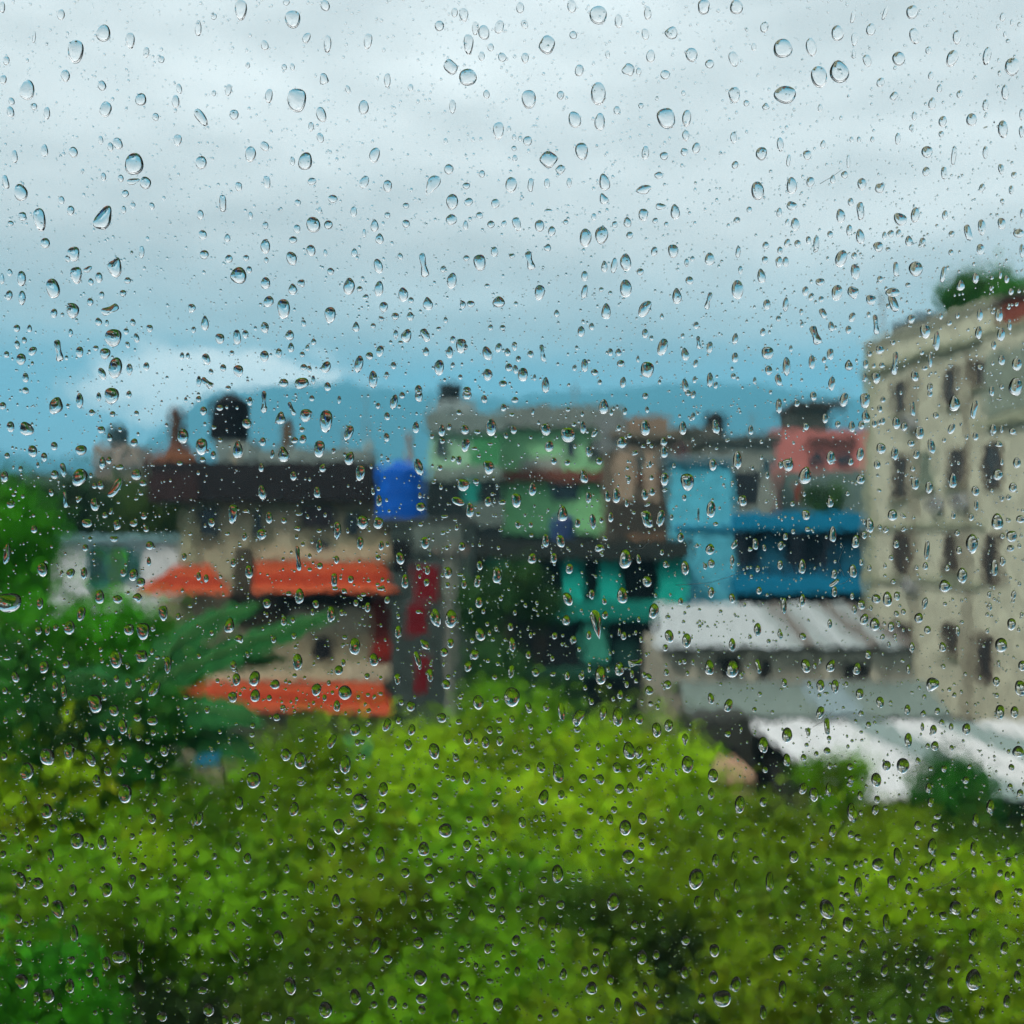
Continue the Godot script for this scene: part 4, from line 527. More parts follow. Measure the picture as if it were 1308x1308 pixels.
	["b",609.9,551.6,8.6,5.7,10],["o",967.9,726.5,5.7,8.6,0],["o",1127.7,814,5.7,8.6,10],["t",661.5,1008.6,5.7,8.6,0],["o",887.6,484.7,5.4,9.2,5],["o",534.4,724.6,6.1,8,0],
	["o",385.7,548.7,7.3,6.7,0],["o",1009.5,1243.3,5.8,8.3,0],["o",243.7,1070.7,5.7,8.4,0],["o",641.4,1162.5,5.7,8.4,0],["o",1264,759.6,5.5,8.6,0],["o",1295,1118,5.5,8.6,0],
	["b",8.6,840.8,9.6,5,0],["o",315.9,836,5,9.6,-10],["o",385.7,452.6,6.9,6.9,0],["o",482.8,712.2,6.9,6.9,-10],["b",75.5,839.8,6.9,6.9,20],["o",439.2,754.8,6.9,6.9,0],
	["b",677.8,928.7,6.9,6.9,0],["o",572.6,864.7,6.9,6.9,0],["b",831.2,899.1,6.9,6.9,0],["b",203.6,1119.5,6.9,6.9,0],["o",404.8,1164.8,6.9,6.9,0],["o",412.5,1058.3,6.9,6.9,0],
	["o",275.8,1191.1,6.9,6.9,-20],["o",627.1,1087.9,6.9,6.9,0],["o",804.5,1164.4,6.9,6.9,0],["b",1108,1166.3,6.9,6.9,0],["o",487,407.1,7.3,6.5,0],["o",291.1,495.6,7.3,6.5,0],
	["o",778.7,876.1,6.5,7.3,0],["o",239.5,454.5,5.4,8.8,0],["o",399.1,781.5,5.4,8.8,0],["o",536.3,851.3,5.4,8.8,0],["o",1034,873.9,5.4,8.8,0],["o",269.1,474.6,6.1,7.6,-10],
	["o",493.7,478.4,6.1,7.6,0],["o",734.1,469.8,6.1,7.6,0],["t",594.6,443,6.1,7.6,5],["o",578.4,586,6.1,7.6,0],["b",203.6,977.4,7.6,6.1,0],["o",373.9,792,6.1,7.6,0],
	["o",116.6,1081.2,6.1,7.6,0],["o",768.2,1045.9,6.1,7.6,0],["o",414.4,891.4,5.4,8.6,0],["o",272.9,118.5,5.7,8,-5],["o",316.3,83.1,5.7,8,0],["o",339.8,332.2,5.7,8,0],
	["o",874.2,635.7,5.7,8,0],["o",608,969.8,5.7,8,0],["o",839.8,902.9,5.7,8,-15],["o",650,1091.7,5.7,8,5],["o",985.1,1170.1,5.7,8,0],["b",830.3,1241.8,8,5.7,5],
	["o",487.7,1267.3,6.1,7.6,0],["o",1278.1,351.4,4.5,10.1,0],["o",1288.7,635.2,6.1,7.6,0],["o",1279.9,589.8,5,9.1,0],["o",1276.1,847.9,5,9.1,0],["o",415.3,322.6,5,9.2,-5],
	["o",1202.2,403.9,5.4,8.4,0],["o",194,832.2,5.4,8.4,10],["o",946.9,862.8,5.4,8.4,0],["o",75.5,1044,5.4,8.4,0],["o",656.7,189.2,6.5,6.9,0],["o",476.5,415.9,6.9,6.5,0],
	["o",722.7,283.4,6.5,6.9,0],["o",1160.2,363.7,6.9,6.5,0],["o",173.9,527.7,6.5,6.9,0],["o",1012.4,643.3,6.5,6.9,-10],["o",1031.5,675.8,6.9,6.5,0],["o",1141.4,742.7,6.5,6.9,0],
	["o",6.7,921.1,6.5,6.9,0],["o",578.4,994.6,6.5,6.9,-10],["o",363.7,1140.5,6.5,6.9,0],["o",608.9,1070.7,6.5,6.9,0],["o",757.6,1172,6.9,6.5,0],["b",1170.1,1124.2,6.9,6.5,20],
	["o",1067.9,1222.7,6.5,6.9,0],["o",705.5,840.8,6.1,7.3,0],["o",1038.2,1108.9,6.1,7.3,0],["o",229.4,591.7,7.6,5.7,0],["o",677.8,670.1,5.7,7.6,0],["o",646.2,556.4,5.7,7.6,-20],
	["b",772.9,687.3,7.6,5.7,30],["b",1154.8,675.8,5.7,7.6,40],["b",368.5,758,7.6,5.7,0],["o",427.8,751.5,7.6,5.7,0],["o",270.1,808.3,5.7,7.6,0],["o",664.4,961.2,5.7,7.6,0],
	["o",608,946.9,5.7,7.6,0],["o",601.3,779.6,5.7,7.6,0],["o",747.5,878.1,5.7,7.6,0],["o",1216,955.5,5.7,7.6,0],["o",1185.4,953,5.7,7.6,0],["o",1043,963.1,5.7,7.6,0],
	["o",222.7,1120.8,5.7,7.6,0],["o",28.7,1057.3,5.7,7.6,-10],["o",241.8,1192.1,5.7,7.6,0],["o",109.9,1079.3,5.7,7.6,0],["b",235.1,1229.4,5.7,7.6,0],["o",438.3,1204.5,5.7,7.6,0],
	["o",650,1112.8,5.7,7.6,-15],["o",800.6,1115.6,5.7,7.6,0],["o",818.8,1099,7.6,5.7,0],["o",1225.5,1136.7,5.7,7.6,0],["o",1191.1,1168.2,5.7,7.6,0],["t",830.3,592.7,4.6,9.6,0],
	["o",136.1,412.5,5,8.8,0],["o",408.3,268.2,5,8.8,0],["o",1023.9,398.1,5,8.8,0],["o",1005.7,283.4,5,8.8,15],["e",141.4,652.9,5,8.8,15],["o",976.5,699.7,5,8.8,-10],
	["o",33.4,852.3,5,8.8,0],["o",1293.3,28.3,5,8.6,0],["o",569.2,408.6,5.4,8,-10],["o",901,723.6,5.4,8,0],["o",780.6,526.8,5.4,8,0],["o",768.2,664.4,5.4,8,0],
	["o",83.1,1042,5.4,8,0],["o",586,1163.4,5.4,8,0],["o",708.3,1064,5.4,8,0],["o",752.1,1301.3,7.1,6.1,0],["o",1217.8,1277.3,4.9,8.8,0],["o",1213.1,412.5,6.5,6.5,0],
	["b",298.7,855.1,6.5,6.5,0],["o",429.7,984.1,6.5,6.5,0],["b",462.2,947.8,6.5,6.5,20],["o",1116.6,1190.2,6.5,6.5,0],["o",295.9,450.7,6.1,6.9,0],["o",851.3,286.3,6.1,6.9,0],
	["o",803.9,556.4,6.9,6.1,-15],["o",832.2,609.9,6.1,6.9,0],["o",177.8,982.2,6.9,6.1,0],["o",440.2,814,6.9,6.1,0],["o",1059.3,943,6.1,6.9,0],["o",845.6,1048.7,6.1,6.9,0],
	["o",650,164.4,5,8.4,0],["o",633.8,802.6,5,8.4,0],["o",818.8,816.9,5,8.4,0],["o",1143.3,813.1,5,8.4,5],["o",1148.1,796.8,5,8.4,0],["o",845.6,1087.9,5,8.4,5],
	["o",1217.9,1054.5,5,8.4,0],["b",381.9,656.7,8.6,4.8,0],["b",314,652.9,8.6,4.8,0],["b",567.9,659.6,8.6,4.8,0],["o",656.7,174.9,5.4,7.6,0],["o",664.4,176.8,5.4,7.6,0],
	["o",569.4,179.7,5.4,7.6,0],["o",1114.7,177.8,5.4,7.6,0],["o",1097.5,177.8,5.4,7.6,0],["o",1081.2,874.2,5.4,7.6,0],["b",1171.1,1082.2,7.6,5.4,0],["o",1158.6,1215,5.4,7.6,0],
	["o",964.1,486,4.6,8.8,0],["o",1010.5,445,4.6,8.8,0],["b",827.4,644.3,4.6,8.8,60],["o",853.8,1032.5,4.6,8.8,0],["o",791.1,807.3,4.2,9.6,0],["t",845.6,403.9,5,8,0],
	["o",826.5,522.9,5,8,0],["o",858,660.6,5,8,0],["o",145.3,1092.7,5,8,0],["o",1100.3,1103.2,5,8,15],["o",964.1,906.7,6.1,6.5,0],["o",1016,1282.9,5.8,6.8,0],
	["o",853,1271.1,6.6,6.1,0],["o",1279.9,494,6.1,6.6,0],["o",873.3,118.5,5.7,6.9,0],["o",578.4,466,5.7,6.9,0],["o",884.7,330.3,5.7,6.9,0],["o",766.2,488,5.7,6.9,0],
	["o",25.8,598.4,5.7,6.9,0],["b",272.9,545.9,6.9,5.7,10],["o",425.8,575.5,5.7,6.9,0],["o",725.5,522.9,6.9,5.7,0],["b",610.9,656.7,6.9,5.7,-10],["o",583.1,673.9,5.7,6.9,0],
	["o",914.4,669.2,6.9,5.7,0],["o",1083.1,630,5.7,6.9,0],["b",470.8,907.7,6.9,5.7,0],["o",253.8,837.9,5.7,6.9,0],["o",639.5,764.3,5.7,6.9,0],["o",571.7,993.1,5.7,6.9,0],
	["o",617.5,998.5,6.9,5.7,0],["o",853.2,788.2,6.9,5.7,0],["o",834.1,973.6,5.7,6.9,0],["o",1189.2,982.2,6.9,5.7,0],["o",133.8,1191.1,5.7,6.9,0],["o",303.5,1066.9,5.7,6.9,0],
	["o",270.1,1227.4,5.7,6.9,0],["o",420.1,1005.7,5.7,6.9,0],["o",730.3,1007.3,5.7,6.9,0],["o",609.9,1082.2,5.7,6.9,0],["o",612.8,1119.5,6.9,5.7,0],["b",1206.4,1102.3,5.7,6.9,30],
	["o",1110.9,1180.6,5.7,6.9,0],["o",1213.1,1238,5.7,6.9,0],["o",172,1291.2,5.5,7.1,0],["o",1275.6,34.1,4.5,8.6,0],["o",622.3,364.7,7.3,5.4,0],["o",845.6,705.5,5.4,7.3,0],
	["t",815,458.3,4.2,9.2,0],["o",1277.4,93.3,5,7.6,0],["o",1223.6,402.9,5,7.6,0],["o",1109.9,401.4,5,7.6,0],["o",476.5,628.4,5,7.6,0],["o",536.3,632.8,5,7.6,0],
	["o",49.7,834.1,5,7.6,10],["o",152.9,943,5,7.6,0],["o",188.3,865.6,5,7.6,0],["o",677.8,811.2,5,7.6,0],["o",776.8,855.1,5,7.6,0],["o",752.9,855.1,5,7.6,0],
	["o",1181.2,890.5,5,7.6,0],["o",1041.1,850.3,5,7.6,0],["o",59.3,1173,5,7.6,0],["o",195,1227.4,5,7.6,-10],["b",218.8,1171.1,7.6,5,0],["o",17.2,1142.4,5,7.6,0],
	["o",416.3,1134.7,5,7.6,0],["b",555.4,1092.7,7.6,5,-10],["o",565,1213.1,5,7.6,0],["o",1155.8,1177.8,5,7.6,0],["o",768.2,369.5,6.1,6.1,0],["o",587.9,481.3,5.7,6.5,0],
	["o",1134.7,317.9,6.5,5.7,0],["o",1178.1,450.3,5.7,6.5,0],["o",1187.3,397.6,5.7,6.5,5],["o",114.7,688.3,5.7,6.5,0],["o",179.7,630,6.5,5.7,0],["o",281.2,562.1,6.5,5.7,0],
	["o",551.6,557.3,5.7,6.5,5],["o",733.2,542,6.5,5.7,-10],["b",958.3,701.6,6.5,5.7,20],["o",200.7,839.8,6.5,5.7,0],["o",623.3,843.7,5.7,6.5,0],["o",970.8,886.7,5.7,6.5,0],
	["o",1238.9,979.4,5.7,6.5,10],["o",40.1,1178.7,5.7,6.5,0],["o",524.5,1087.5,6.5,5.7,0],["o",1092.7,1165.9,6.5,5.7,0],["o",1131.9,1032.5,6.5,5.7,0],["o",1108,1120.4,5.7,6.5,0],
	["o",1075.5,1142.4,5.7,6.5,0],["o",682.9,482.2,4.2,8.8,0],["b",587.9,734.1,8.8,4.2,0],["b",560.2,419.7,6.9,5.4,0],["o",659,388,5.4,6.9,0],["o",832.2,431.6,5.4,6.9,0],
	["o",1134.7,390.5,5.4,6.9,0],["o",407.7,677.8,6.9,5.4,-5],["o",537.3,669.7,6.9,5.4,0],["o",1013.4,678.7,5.4,6.9,0],["o",130,843.7,5.4,6.9,0],["o",128.1,829.3,5.4,6.9,0],
	["o",23.9,819.8,5.4,6.9,0],["o",29.6,912.5,5.4,6.9,0],["o",423,967.9,5.4,6.9,0],["o",617.5,780.6,5.4,6.9,0],["o",783.4,892.4,5.4,6.9,0],["o",146.2,1072.6,5.4,6.9,0],
	["o",221.7,1088.9,5.4,6.9,0],["o",1100.3,1038.2,5.4,6.9,0],["o",1081.8,1108,5.4,6.9,0],["o",1184.4,1106.1,5.4,6.9,0],["o",1024.8,414.4,4.6,8,0],["o",85.1,909.6,4.6,8,-10],
	["o",214.4,1264.8,6.1,6.1,0],["o",1288.2,664.5,6.1,6.1,0],["o",121.1,1293.8,5.5,6.6,0],["o",1302.6,30.8,5.5,6.6,25],["o",1268.5,398.1,5.5,6.6,0],["o",1273.6,888.3,5.5,6.6,0],
	["o",1087.9,177.8,5,7.3,0],["o",419.7,872.3,5,7.3,0],["o",680.6,525.8,4.2,8.4,5],["o",1135.7,823.6,4.2,8.4,0],["b",606.1,572.6,7.6,4.6,0],["o",1123.3,539.2,4.6,7.6,0],
	["o",1104.2,666.3,4.6,7.6,0],["o",635.7,847.5,5.7,6.1,0],["o",885.3,845.6,4.6,7.6,0],["o",815.9,791.1,4.6,7.6,0],["o",1112.8,776.8,4.6,7.6,0],["o",512.4,1058.3,7.6,4.6,0],
	["b",821.7,569.8,6.5,5.4,10],["o",1124.2,673,5.4,6.5,0],["o",622.3,796.8,5.4,6.5,0],["o",508.6,787.3,5.4,6.5,0],["o",1205.5,851.3,5.4,6.5,0],["o",1046.8,888.6,5.4,6.5,0],
	["o",1036.3,1212.2,5.4,6.5,0],["o",1284.2,43.4,4.5,7.6,0],["o",872.3,428.7,5,6.9,0],["o",1116.6,466.9,5,6.9,0],["o",494.6,695,5,6.9,0],["b",565.9,680.6,6.9,5,-15],
	["o",743.7,528.7,5,6.9,0],["b",828.4,564,5,6.9,30],["o",96.5,926.8,5,6.9,0],["o",227.4,903.9,5,6.9,0],["o",242.7,773.9,6.9,5,0],["o",464.1,759.2,6.9,5,-10],
	["o",464.1,966.9,5,6.9,0],["o",657.7,782.5,5,6.9,0],["o",534.4,781.5,6.9,5,0],["o",625.2,808.3,5,6.9,0],["o",878.1,859.9,5,6.9,0],["o",868.5,845.6,5,6.9,0],
	["o",1219.8,887.6,5,6.9,0],["o",349.4,1140.5,5,6.9,0],["b",272,1203.6,6.9,5,15],["o",374.2,1018.2,5,6.9,0],["o",720.8,1052.6,6.9,5,0],["o",732.2,1124.2,6.9,5,10],
	["o",740.8,1124.2,6.9,5,0],["o",1108,1149.1,5,6.9,0],["o",1091.6,1249.8,5.3,6.3,0],["o",182.1,1293.8,5.5,6.1,0],["o",1288.2,51.7,6.1,5.5,0],["o",1280.7,256.1,5.5,6.1,0],
	["o",1298.8,1092.8,5.5,6.1,0],["o",32.1,1151.9,4.6,7.3,0],["o",957.2,1255.4,5,6.6,0],["o",1302.6,697.3,5,6.6,0],["o",1261.5,805.8,5,6.6,0],["o",1254.7,1090.3,5,6.6,0],
	["o",376.1,862.8,5.7,5.7,0],["o",543,942.1,5.7,5.7,0],["o",1213.1,880.9,5.7,5.7,0],["o",1030.6,951.6,5.7,5.7,0],["o",706,1215,5.7,5.7,0],["o",561.2,1002.3,5.7,5.7,0],
	["o",570.7,699.7,5.4,6.1,0],["o",277.7,869.5,5.4,6.1,0],["o",982.2,819.2,5.4,6.1,0],["o",152.9,548.7,5,6.5,-10],["o",290.1,681.6,6.5,5,-5],["o",395.3,710.2,5,6.5,0],
	["o",563.1,622.3,5,6.5,0],["t",1171.1,724.6,5,6.5,0],["o",1206.4,562.1,5,6.5,0],["o",280.6,934.4,5,6.5,0],["o",587,902.9,5,6.5,0],["o",739.9,829.3,5,6.5,0],
	["o",812.1,869.5,5,6.5,0],["b",1152.9,844,6.5,5,10],["o",220.8,1078.4,5,6.5,0],["o",158.6,1153.9,5,6.5,0],["o",445.9,1212.2,5,6.5,0],["o",606.1,1058.3,6.5,5,0],
	["o",557.3,1191.1,6.5,5,0],["o",597.5,1232.2,5,6.5,0],["o",1033.4,1042,5,6.5,0],["o",1170.1,1162.5,5,6.5,0],["o",1008.6,1207.4,5,6.5,0],["b",1201.6,1191.1,6.5,5,0],
	["o",1238,1172.1,5,6.5,0],["o",47.8,593.7,4.2,7.6,0],["b",653.9,529.6,7.6,4.2,0],["b",849.4,626.1,4.2,7.6,70],["o",1047.8,843.7,4.2,7.6,0],["o",1288.7,1081.9,4.5,7.1,10],
	["o",511.5,437.3,6.9,4.6,0],["o",115.6,607,4.6,6.9,0],["o",444,677.8,4.6,6.9,0],["o",1027.7,630.9,4.6,6.9,0],["t",1130.9,722.7,4.6,6.9,0],["o",1235.1,558.3,4.6,6.9,0],
	["o",68.8,894.3,4.6,6.9,0],["o",211.2,935.4,4.6,6.9,0],["o",958.3,814,4.6,6.9,0],["o",187.3,1013,4.6,6.9,0],["o",97.5,1172,4.6,6.9,0],["o",49.7,1017.2,4.6,6.9,0],
	["o",576.5,1095.6,6.9,4.6,0],["o",779.6,373.9,5.7,5.4,0],["o",17.2,631.9,5.7,5.4,0],["o",678.7,683.5,5.7,5.4,0],["o",562.1,1043,5.7,5.4,0],["o",643.3,1222.7,5.7,5.4,0],
	["o",1219.8,1125.2,5.4,5.7,0],["o",170.3,1283.7,5,6.1,0],["o",391.8,1250.9,6.1,5,0],["o",1302.9,745.8,5,6.1,0],["b",1276.6,509.6,7.6,4,5],["o",1282.4,1067.6,4,7.6,0],
	["o",600.3,279.6,5,6.1,0],["o",173.9,636.7,6.1,5,-10],["o",386.7,695,5,6.1,0],["o",860.9,594.6,5,6.1,0],["o",842.7,487.6,4.6,6.5,0],["o",78.4,731.3,4.6,6.5,0],
	["o",961.2,597.5,4.6,6.5,0],["o",972.7,584.1,4.6,6.5,0],["o",1017.2,616.6,4.6,6.5,0],["o",413.4,1076.1,4.6,6.5,0],["o",387.6,1165.3,6.5,4.6,0],["o",1288.7,960.2,4.5,6.6,0],
	["o",237,510.5,4.2,6.9,0],["o",340.8,785.4,4.2,6.9,0],["b",1055.4,885.7,6.9,4.2,0],["o",1207.4,771.4,5.4,5.4,0],["o",407.7,649.1,5,5.7,5],["o",395.3,727.4,5.7,5,0],
	["b",855.1,557.3,5.7,5,15],["o",832.2,569.8,5.7,5,0],["o",890.5,696.9,5,5.7,0],["b",177.8,867.5,5.7,5,0],["o",469.8,887.6,5.7,5,0],["o",486,886.1,5.7,5,0],
	["o",457.4,890.5,5,5.7,0],["o",456.4,968.8,5,5.7,0],["o",443,994.6,5.7,5,0],["o",619.5,961.2,5,5.7,0],["o",650,995.6,5,5.7,0],["o",637.6,836,5,5.7,0],
	["o",681.6,875.2,5.7,5,0],["o",671.1,772.9,5,5.7,0],["o",56.4,1050.1,5,5.7,0],["o",187.3,1132.8,5,5.7,0],["o",76.5,1228.4,5,5.7,0],["o",434.4,1112.8,5.7,5,0],
	["o",394.3,1231.7,5.7,5,0],["o",323.6,1161.5,5,5.7,0],["o",449.2,1038.2,5,5.7,0],["o",678.7,1156.7,5,5.7,0],["o",678.7,1180.6,5,5.7,0],["o",1106.1,1099.4,5,5.7,0],
	["o",1141.4,1078.4,5,5.7,0],["o",1173,1232.2,5,5.7,0],["o",1062.5,1290.7,4.9,5.8,0],["o",415.3,657.7,4.6,6.1,10],["o",1302.1,371.6,5,5.5,0],["o",1267.3,626.4,5,5.5,0],
	["o",1298.8,388.5,5,5.5,0],["o",1261.5,784.9,5,5.5,0],["o",1264,1102.9,5,5.5,0],["o",1276.6,1091,5,5.5,0],["o",1285.7,1183.6,5,5.5,0],["o",1276.1,76.9,4.5,6.1,0],
	["o",1268.5,463.7,4.5,6.1,0],["o",1305.4,784.9,4.5,6.1,0],["o",1301.8,804.3,4.5,6.1,0],["o",474,595.6,4.2,6.5,0],["b",626.1,566.9,6.5,4.2,0],["o",730.3,976.5,4.2,6.5,0],
	["o",812.1,808.3,4.2,6.5,0],["o",946.9,931.6,4.2,6.5,0],["o",242.7,681.6,5.4,5,0],["o",483.2,624.2,5,5.4,0],["o",636.7,699.7,5,5.4,0],["o",972.7,564,5,5.4,0],
	["o",920.7,781.2,5,5.4,0],["o",1229,794.9,5.4,5,0],["o",373.3,1147.2,5,5.4,0],["o",696.9,1062.1,5.4,5,0],["o",580.3,1080.3,5.4,5,0],["o",1198.8,1136.7,5,5.4,0],
	["o",1296.8,1155.9,4,6.6,0],["o",79.3,401.9,4.6,5.7,0],["b",639.5,677.4,6.9,3.8,0],["o",611.8,582.2,5.7,4.6,0],["o",801.2,597.9,5.7,4.6,0],["o",809.6,654.8,5.7,4.6,0],
	["o",310.2,982.2,5.7,4.6,0],["o",766.2,881.9,4.6,5.7,0],["o",825.5,836,4.6,5.7,0],["o",178.7,1077.4,4.6,5.7,0],["o",277.7,1107,5.7,4.6,0],["o",355.1,1102.8,5.7,4.6,0],
	["b",622.3,1153.9,6.9,3.8,0],["o",716,1170.1,5.7,4.6,0],["o",1156.7,1075.5,4.6,5.7,0],["o",1166.3,1154.8,5.7,4.6,0],["o",141.3,1293.8,5,5,0],["o",155.1,1268.5,5,5,0],
	["o",1267.3,354.7,5,5,0],["b",1288.7,393.1,5.5,4.5,10],["b",724.6,1132.8,6.5,3.8,25],["o",677.8,558.3,5,5,10],["o",645.3,816.9,5,5,0],["o",237,1077.4,5,5,0],
	["o",236,1104.2,5,5,0],["o",449.7,1085.1,5,5,0],["o",318.8,1183.5,5,5,0],["o",316.9,1222.7,5,5,0],["o",316.9,1198.4,5,5,0],["o",466,1003.8,5,5,0],
	["o",742.7,1028.7,5,5,0],["o",589.8,1096.5,5,5,0],["o",587,1125.8,5,5,0],["o",524.8,1134.7,5,5,0],["o",583.1,1174.9,5,5,0],["o",740.4,1112.8,5,5,0],
	["o",1041.1,1051.6,5,5,0],["o",1172,1220.8,5,5,0],["o",28.7,633.8,4.6,5.4,0],["o",482.2,746.6,5.4,4.6,0],["o",470.8,741.8,5.4,4.6,0],["o",424.3,884.7,4.6,5.4,0],
	["o",1233.6,860.9,4.6,5.4,0],["o",1130,796.4,4.6,5.4,0],["o",1138,897.2,4.6,5.4,0],["o",488.5,1238,4.6,5.4,0],["o",597.5,1208.3,5.4,4.6,0],["o",437.3,824.5,4.2,5.7,0],
	["o",402.9,934.4,4.2,5.7,0],["o",695.9,1112.8,7.6,3.1,0],["o",164,1259,5,4.5,0],["o",612.8,695.9,4.6,5,0],["o",629,630.9,5,4.6,0],["o",364.7,870.4,4.6,5,0],
	["o",873.3,794.3,4.6,5,0],["o",893.9,800.1,4.6,5,0],["o",987,909.6,4.6,5,0],["o",1100.3,935.4,5,4.6,0],["o",1093.1,921.1,4.6,5,0],["o",188.3,1034.8,4.6,5,0],
	["o",561.2,1031.5,4.6,5,0],["o",1172,1068.8,4.6,5,0],["o",1123.3,1209.3,5,4.6,0],["o",819.8,895.3,5.4,4.2,0],["o",379,1147.2,4.2,5.4,0],["o",1270.1,750.3,4,5.5,0],
	["o",1228.4,883.8,3.8,5.7,0],["o",297.8,737,4.6,4.6,0],["o",281.5,737.1,4.6,4.6,0],["o",369.6,871.8,4.6,4.6,0],["o",403.9,815,4.6,4.6,0],["o",377.1,826.5,4.6,4.6,10],
	["o",718.8,811.5,4.6,4.6,0],["o",920.7,873.9,4.6,4.6,0],["o",165.3,1043.6,4.6,4.6,0],["o",130.9,1050.6,4.6,4.6,0],["o",1224.6,1083.1,4.6,4.6,0],["o",151,641.4,5,4.2,0],
	["o",478.4,889.5,4.2,5,0],["o",789.2,966,4.2,5,0],["o",1077.4,904.4,4.2,5,0],["o",433.5,1014.3,4.2,5,0],["o",193,1121.4,5.4,3.8,0],["o",445,1057.3,5.4,3.8,0],
	["o",1270.3,765.2,4,5,0],["b",1259.7,162.7,6.6,3,-15],["o",553.9,616.2,5.7,3.4,0],["o",581.2,664,5.7,3.4,0],["o",802.6,1125.2,5.7,3.4,0],["o",1251.4,1019.6,3.5,5.5,0],
	["o",687.3,785.4,4.2,4.6,0],["o",1088.7,946.5,4.2,4.6,0],["o",1156.7,1156.7,4.2,4.6,0],["o",571.7,678.7,5,3.8,0],["o",915.3,572.6,5,3.8,0],["o",1165.3,884.7,5,3.8,0],
	["o",1264.3,991.9,4,4.5,0],["o",1289.2,1054.9,4,4.5,0],["o",1301.3,1156.6,3.5,5,0],["o",292,815.9,4.2,4.2,0],["o",401,964.1,4.2,4.2,0],["o",284.4,1231.7,4.2,4.2,0],
	["o",389.1,865.6,3.8,4.6,0],["o",893.7,778.7,4.6,3.8,0],["o",1219.4,874.2,3.8,4.6,0],["b",1177.8,812.1,5.7,3.1,15],["o",707.4,1094.7,4.6,3.8,0],["o",504.8,1071.1,4.6,3.8,0],
	["o",570.7,1141.4,4.6,3.8,0],["o",574.2,1147.6,4.6,3.8,0],["o",732.2,1115.6,4.6,3.8,0],["o",1267,786.9,4,4,0],["o",367.5,1086,3.8,4.2,0],["o",1082.2,940.7,3.1,5,0],
	["o",575.5,1183.9,5,3.1,0],["o",1257.4,1260.3,3.9,3.9,0],["o",1217.3,765.7,3.8,3.8,0],["o",1233.6,764.9,3.8,3.8,0],["o",1276.9,769,3.5,3.5,0],["o",903.9,800.1,3.4,3.4,0],
	["o",1100.5,945.9,3.4,3.4,0],["o",1203.7,937.3,3.4,3.4,0],["o",859.9,837,3.1,3.8,0],["o",1265,750.3,3,3.5,0],["o",1259.7,770.2,3,3.5,0],["o",943,787.7,3.4,3.1,0],
	["o",1114.7,906.7,3.1,3.1,0],["o",915.9,794.3,3.1,2.7,0],
]


# ---------------------------------------------------------------- helpers
func at(u, v, d) -> Vector3:
	return Vector3((u - 654.0) / PX * d, (HORIZON - v) / PX * d, -d)

func mat(r, g, b, rough = 0.85, metal = 0.0, tex = true) -> StandardMaterial3D:
	var key = str([r, g, b, rough, metal, tex])
	if mats.has(key):
		return mats[key]
	var m := StandardMaterial3D.new()
	m.albedo_color = Color(r, g, b).linear_to_srgb()
	m.roughness = rough
	m.metallic_specular = 0.5 if rough < 0.5 else 0.25
	m.metallic = metal
	if tex:
		m.albedo_texture = grime
		m.uv1_triplanar = true
		m.uv1_scale = Vector3(0.42, 0.1, 0.42)
	mats[key] = m
	return m

func noise_tex(freq, lo, sd) -> NoiseTexture2D:
	var n := FastNoiseLite.new()
	n.seed = sd
	n.frequency = freq
	n.fractal_octaves = 5
	var t := NoiseTexture2D.new()
	t.width = 512
	t.height = 512
	t.seamless = true
	t.noise = n
	var ramp := Gradient.new()
	ramp.set_color(0, Color(lo, lo, lo))
	ramp.set_color(1, Color(1, 1, 1))
	t.color_ramp = ramp
	return t

func tag(o, label = "", category = "", group = "", kind = ""):
	if label: o.set_meta("label", label)
	if category: o.set_meta("category", category)
	if group: o.set_meta("group", group)
	if kind: o.set_meta("kind", kind)
	return o

func put(called, mesh, m, parent = self, where = Vector3.ZERO, turn = 0.0) -> MeshInstance3D:
	var o := MeshInstance3D.new()
	o.name = called
	o.mesh = mesh
	o.material_override = m
	o.position = where
	o.rotation.y = turn
	parent.add_child(o, true)
	return o

func thing(called, label, category, where, group = "", turn = 0.0) -> Node3D:
	var o := Node3D.new()
	o.name = called
	o.position = where
	o.rotation.y = turn
	add_child(o, true)
	tag(o, label, category, group)
	return o

func box(x, y, z) -> BoxMesh:
	var b := BoxMesh.new()
	b.size = Vector3(x, y, z)
	return b

func cyl(r0, r1, h, seg = 20) -> CylinderMesh:
	var c := CylinderMesh.new()
	c.top_radius = r1
	c.bottom_radius = r0
	c.height = h
	c.radial_segments = seg
	return c

func joined(list) -> ArrayMesh:   # [[mesh, Transform3D], ...] as one mesh
	var st := SurfaceTool.new()
	for e in list:
		st.append_from(e[0], 0, e[1])
	return st.commit()

func frame_mesh(w, h, bar, deep) -> ArrayMesh:
	return joined([
		[box(w, bar, deep), Transform3D(Basis(), Vector3(0, h / 2 - bar / 2, 0))], [box(w, bar, deep), Transform3D(Basis(), Vector3(0, -h / 2 + bar / 2, 0))],
		[box(bar, h - 2 * bar, deep), Transform3D(Basis(), Vector3(-w / 2 + bar / 2, 0, 0))], [box(bar, h - 2 * bar, deep), Transform3D(Basis(), Vector3(w / 2 - bar / 2, 0, 0))]])

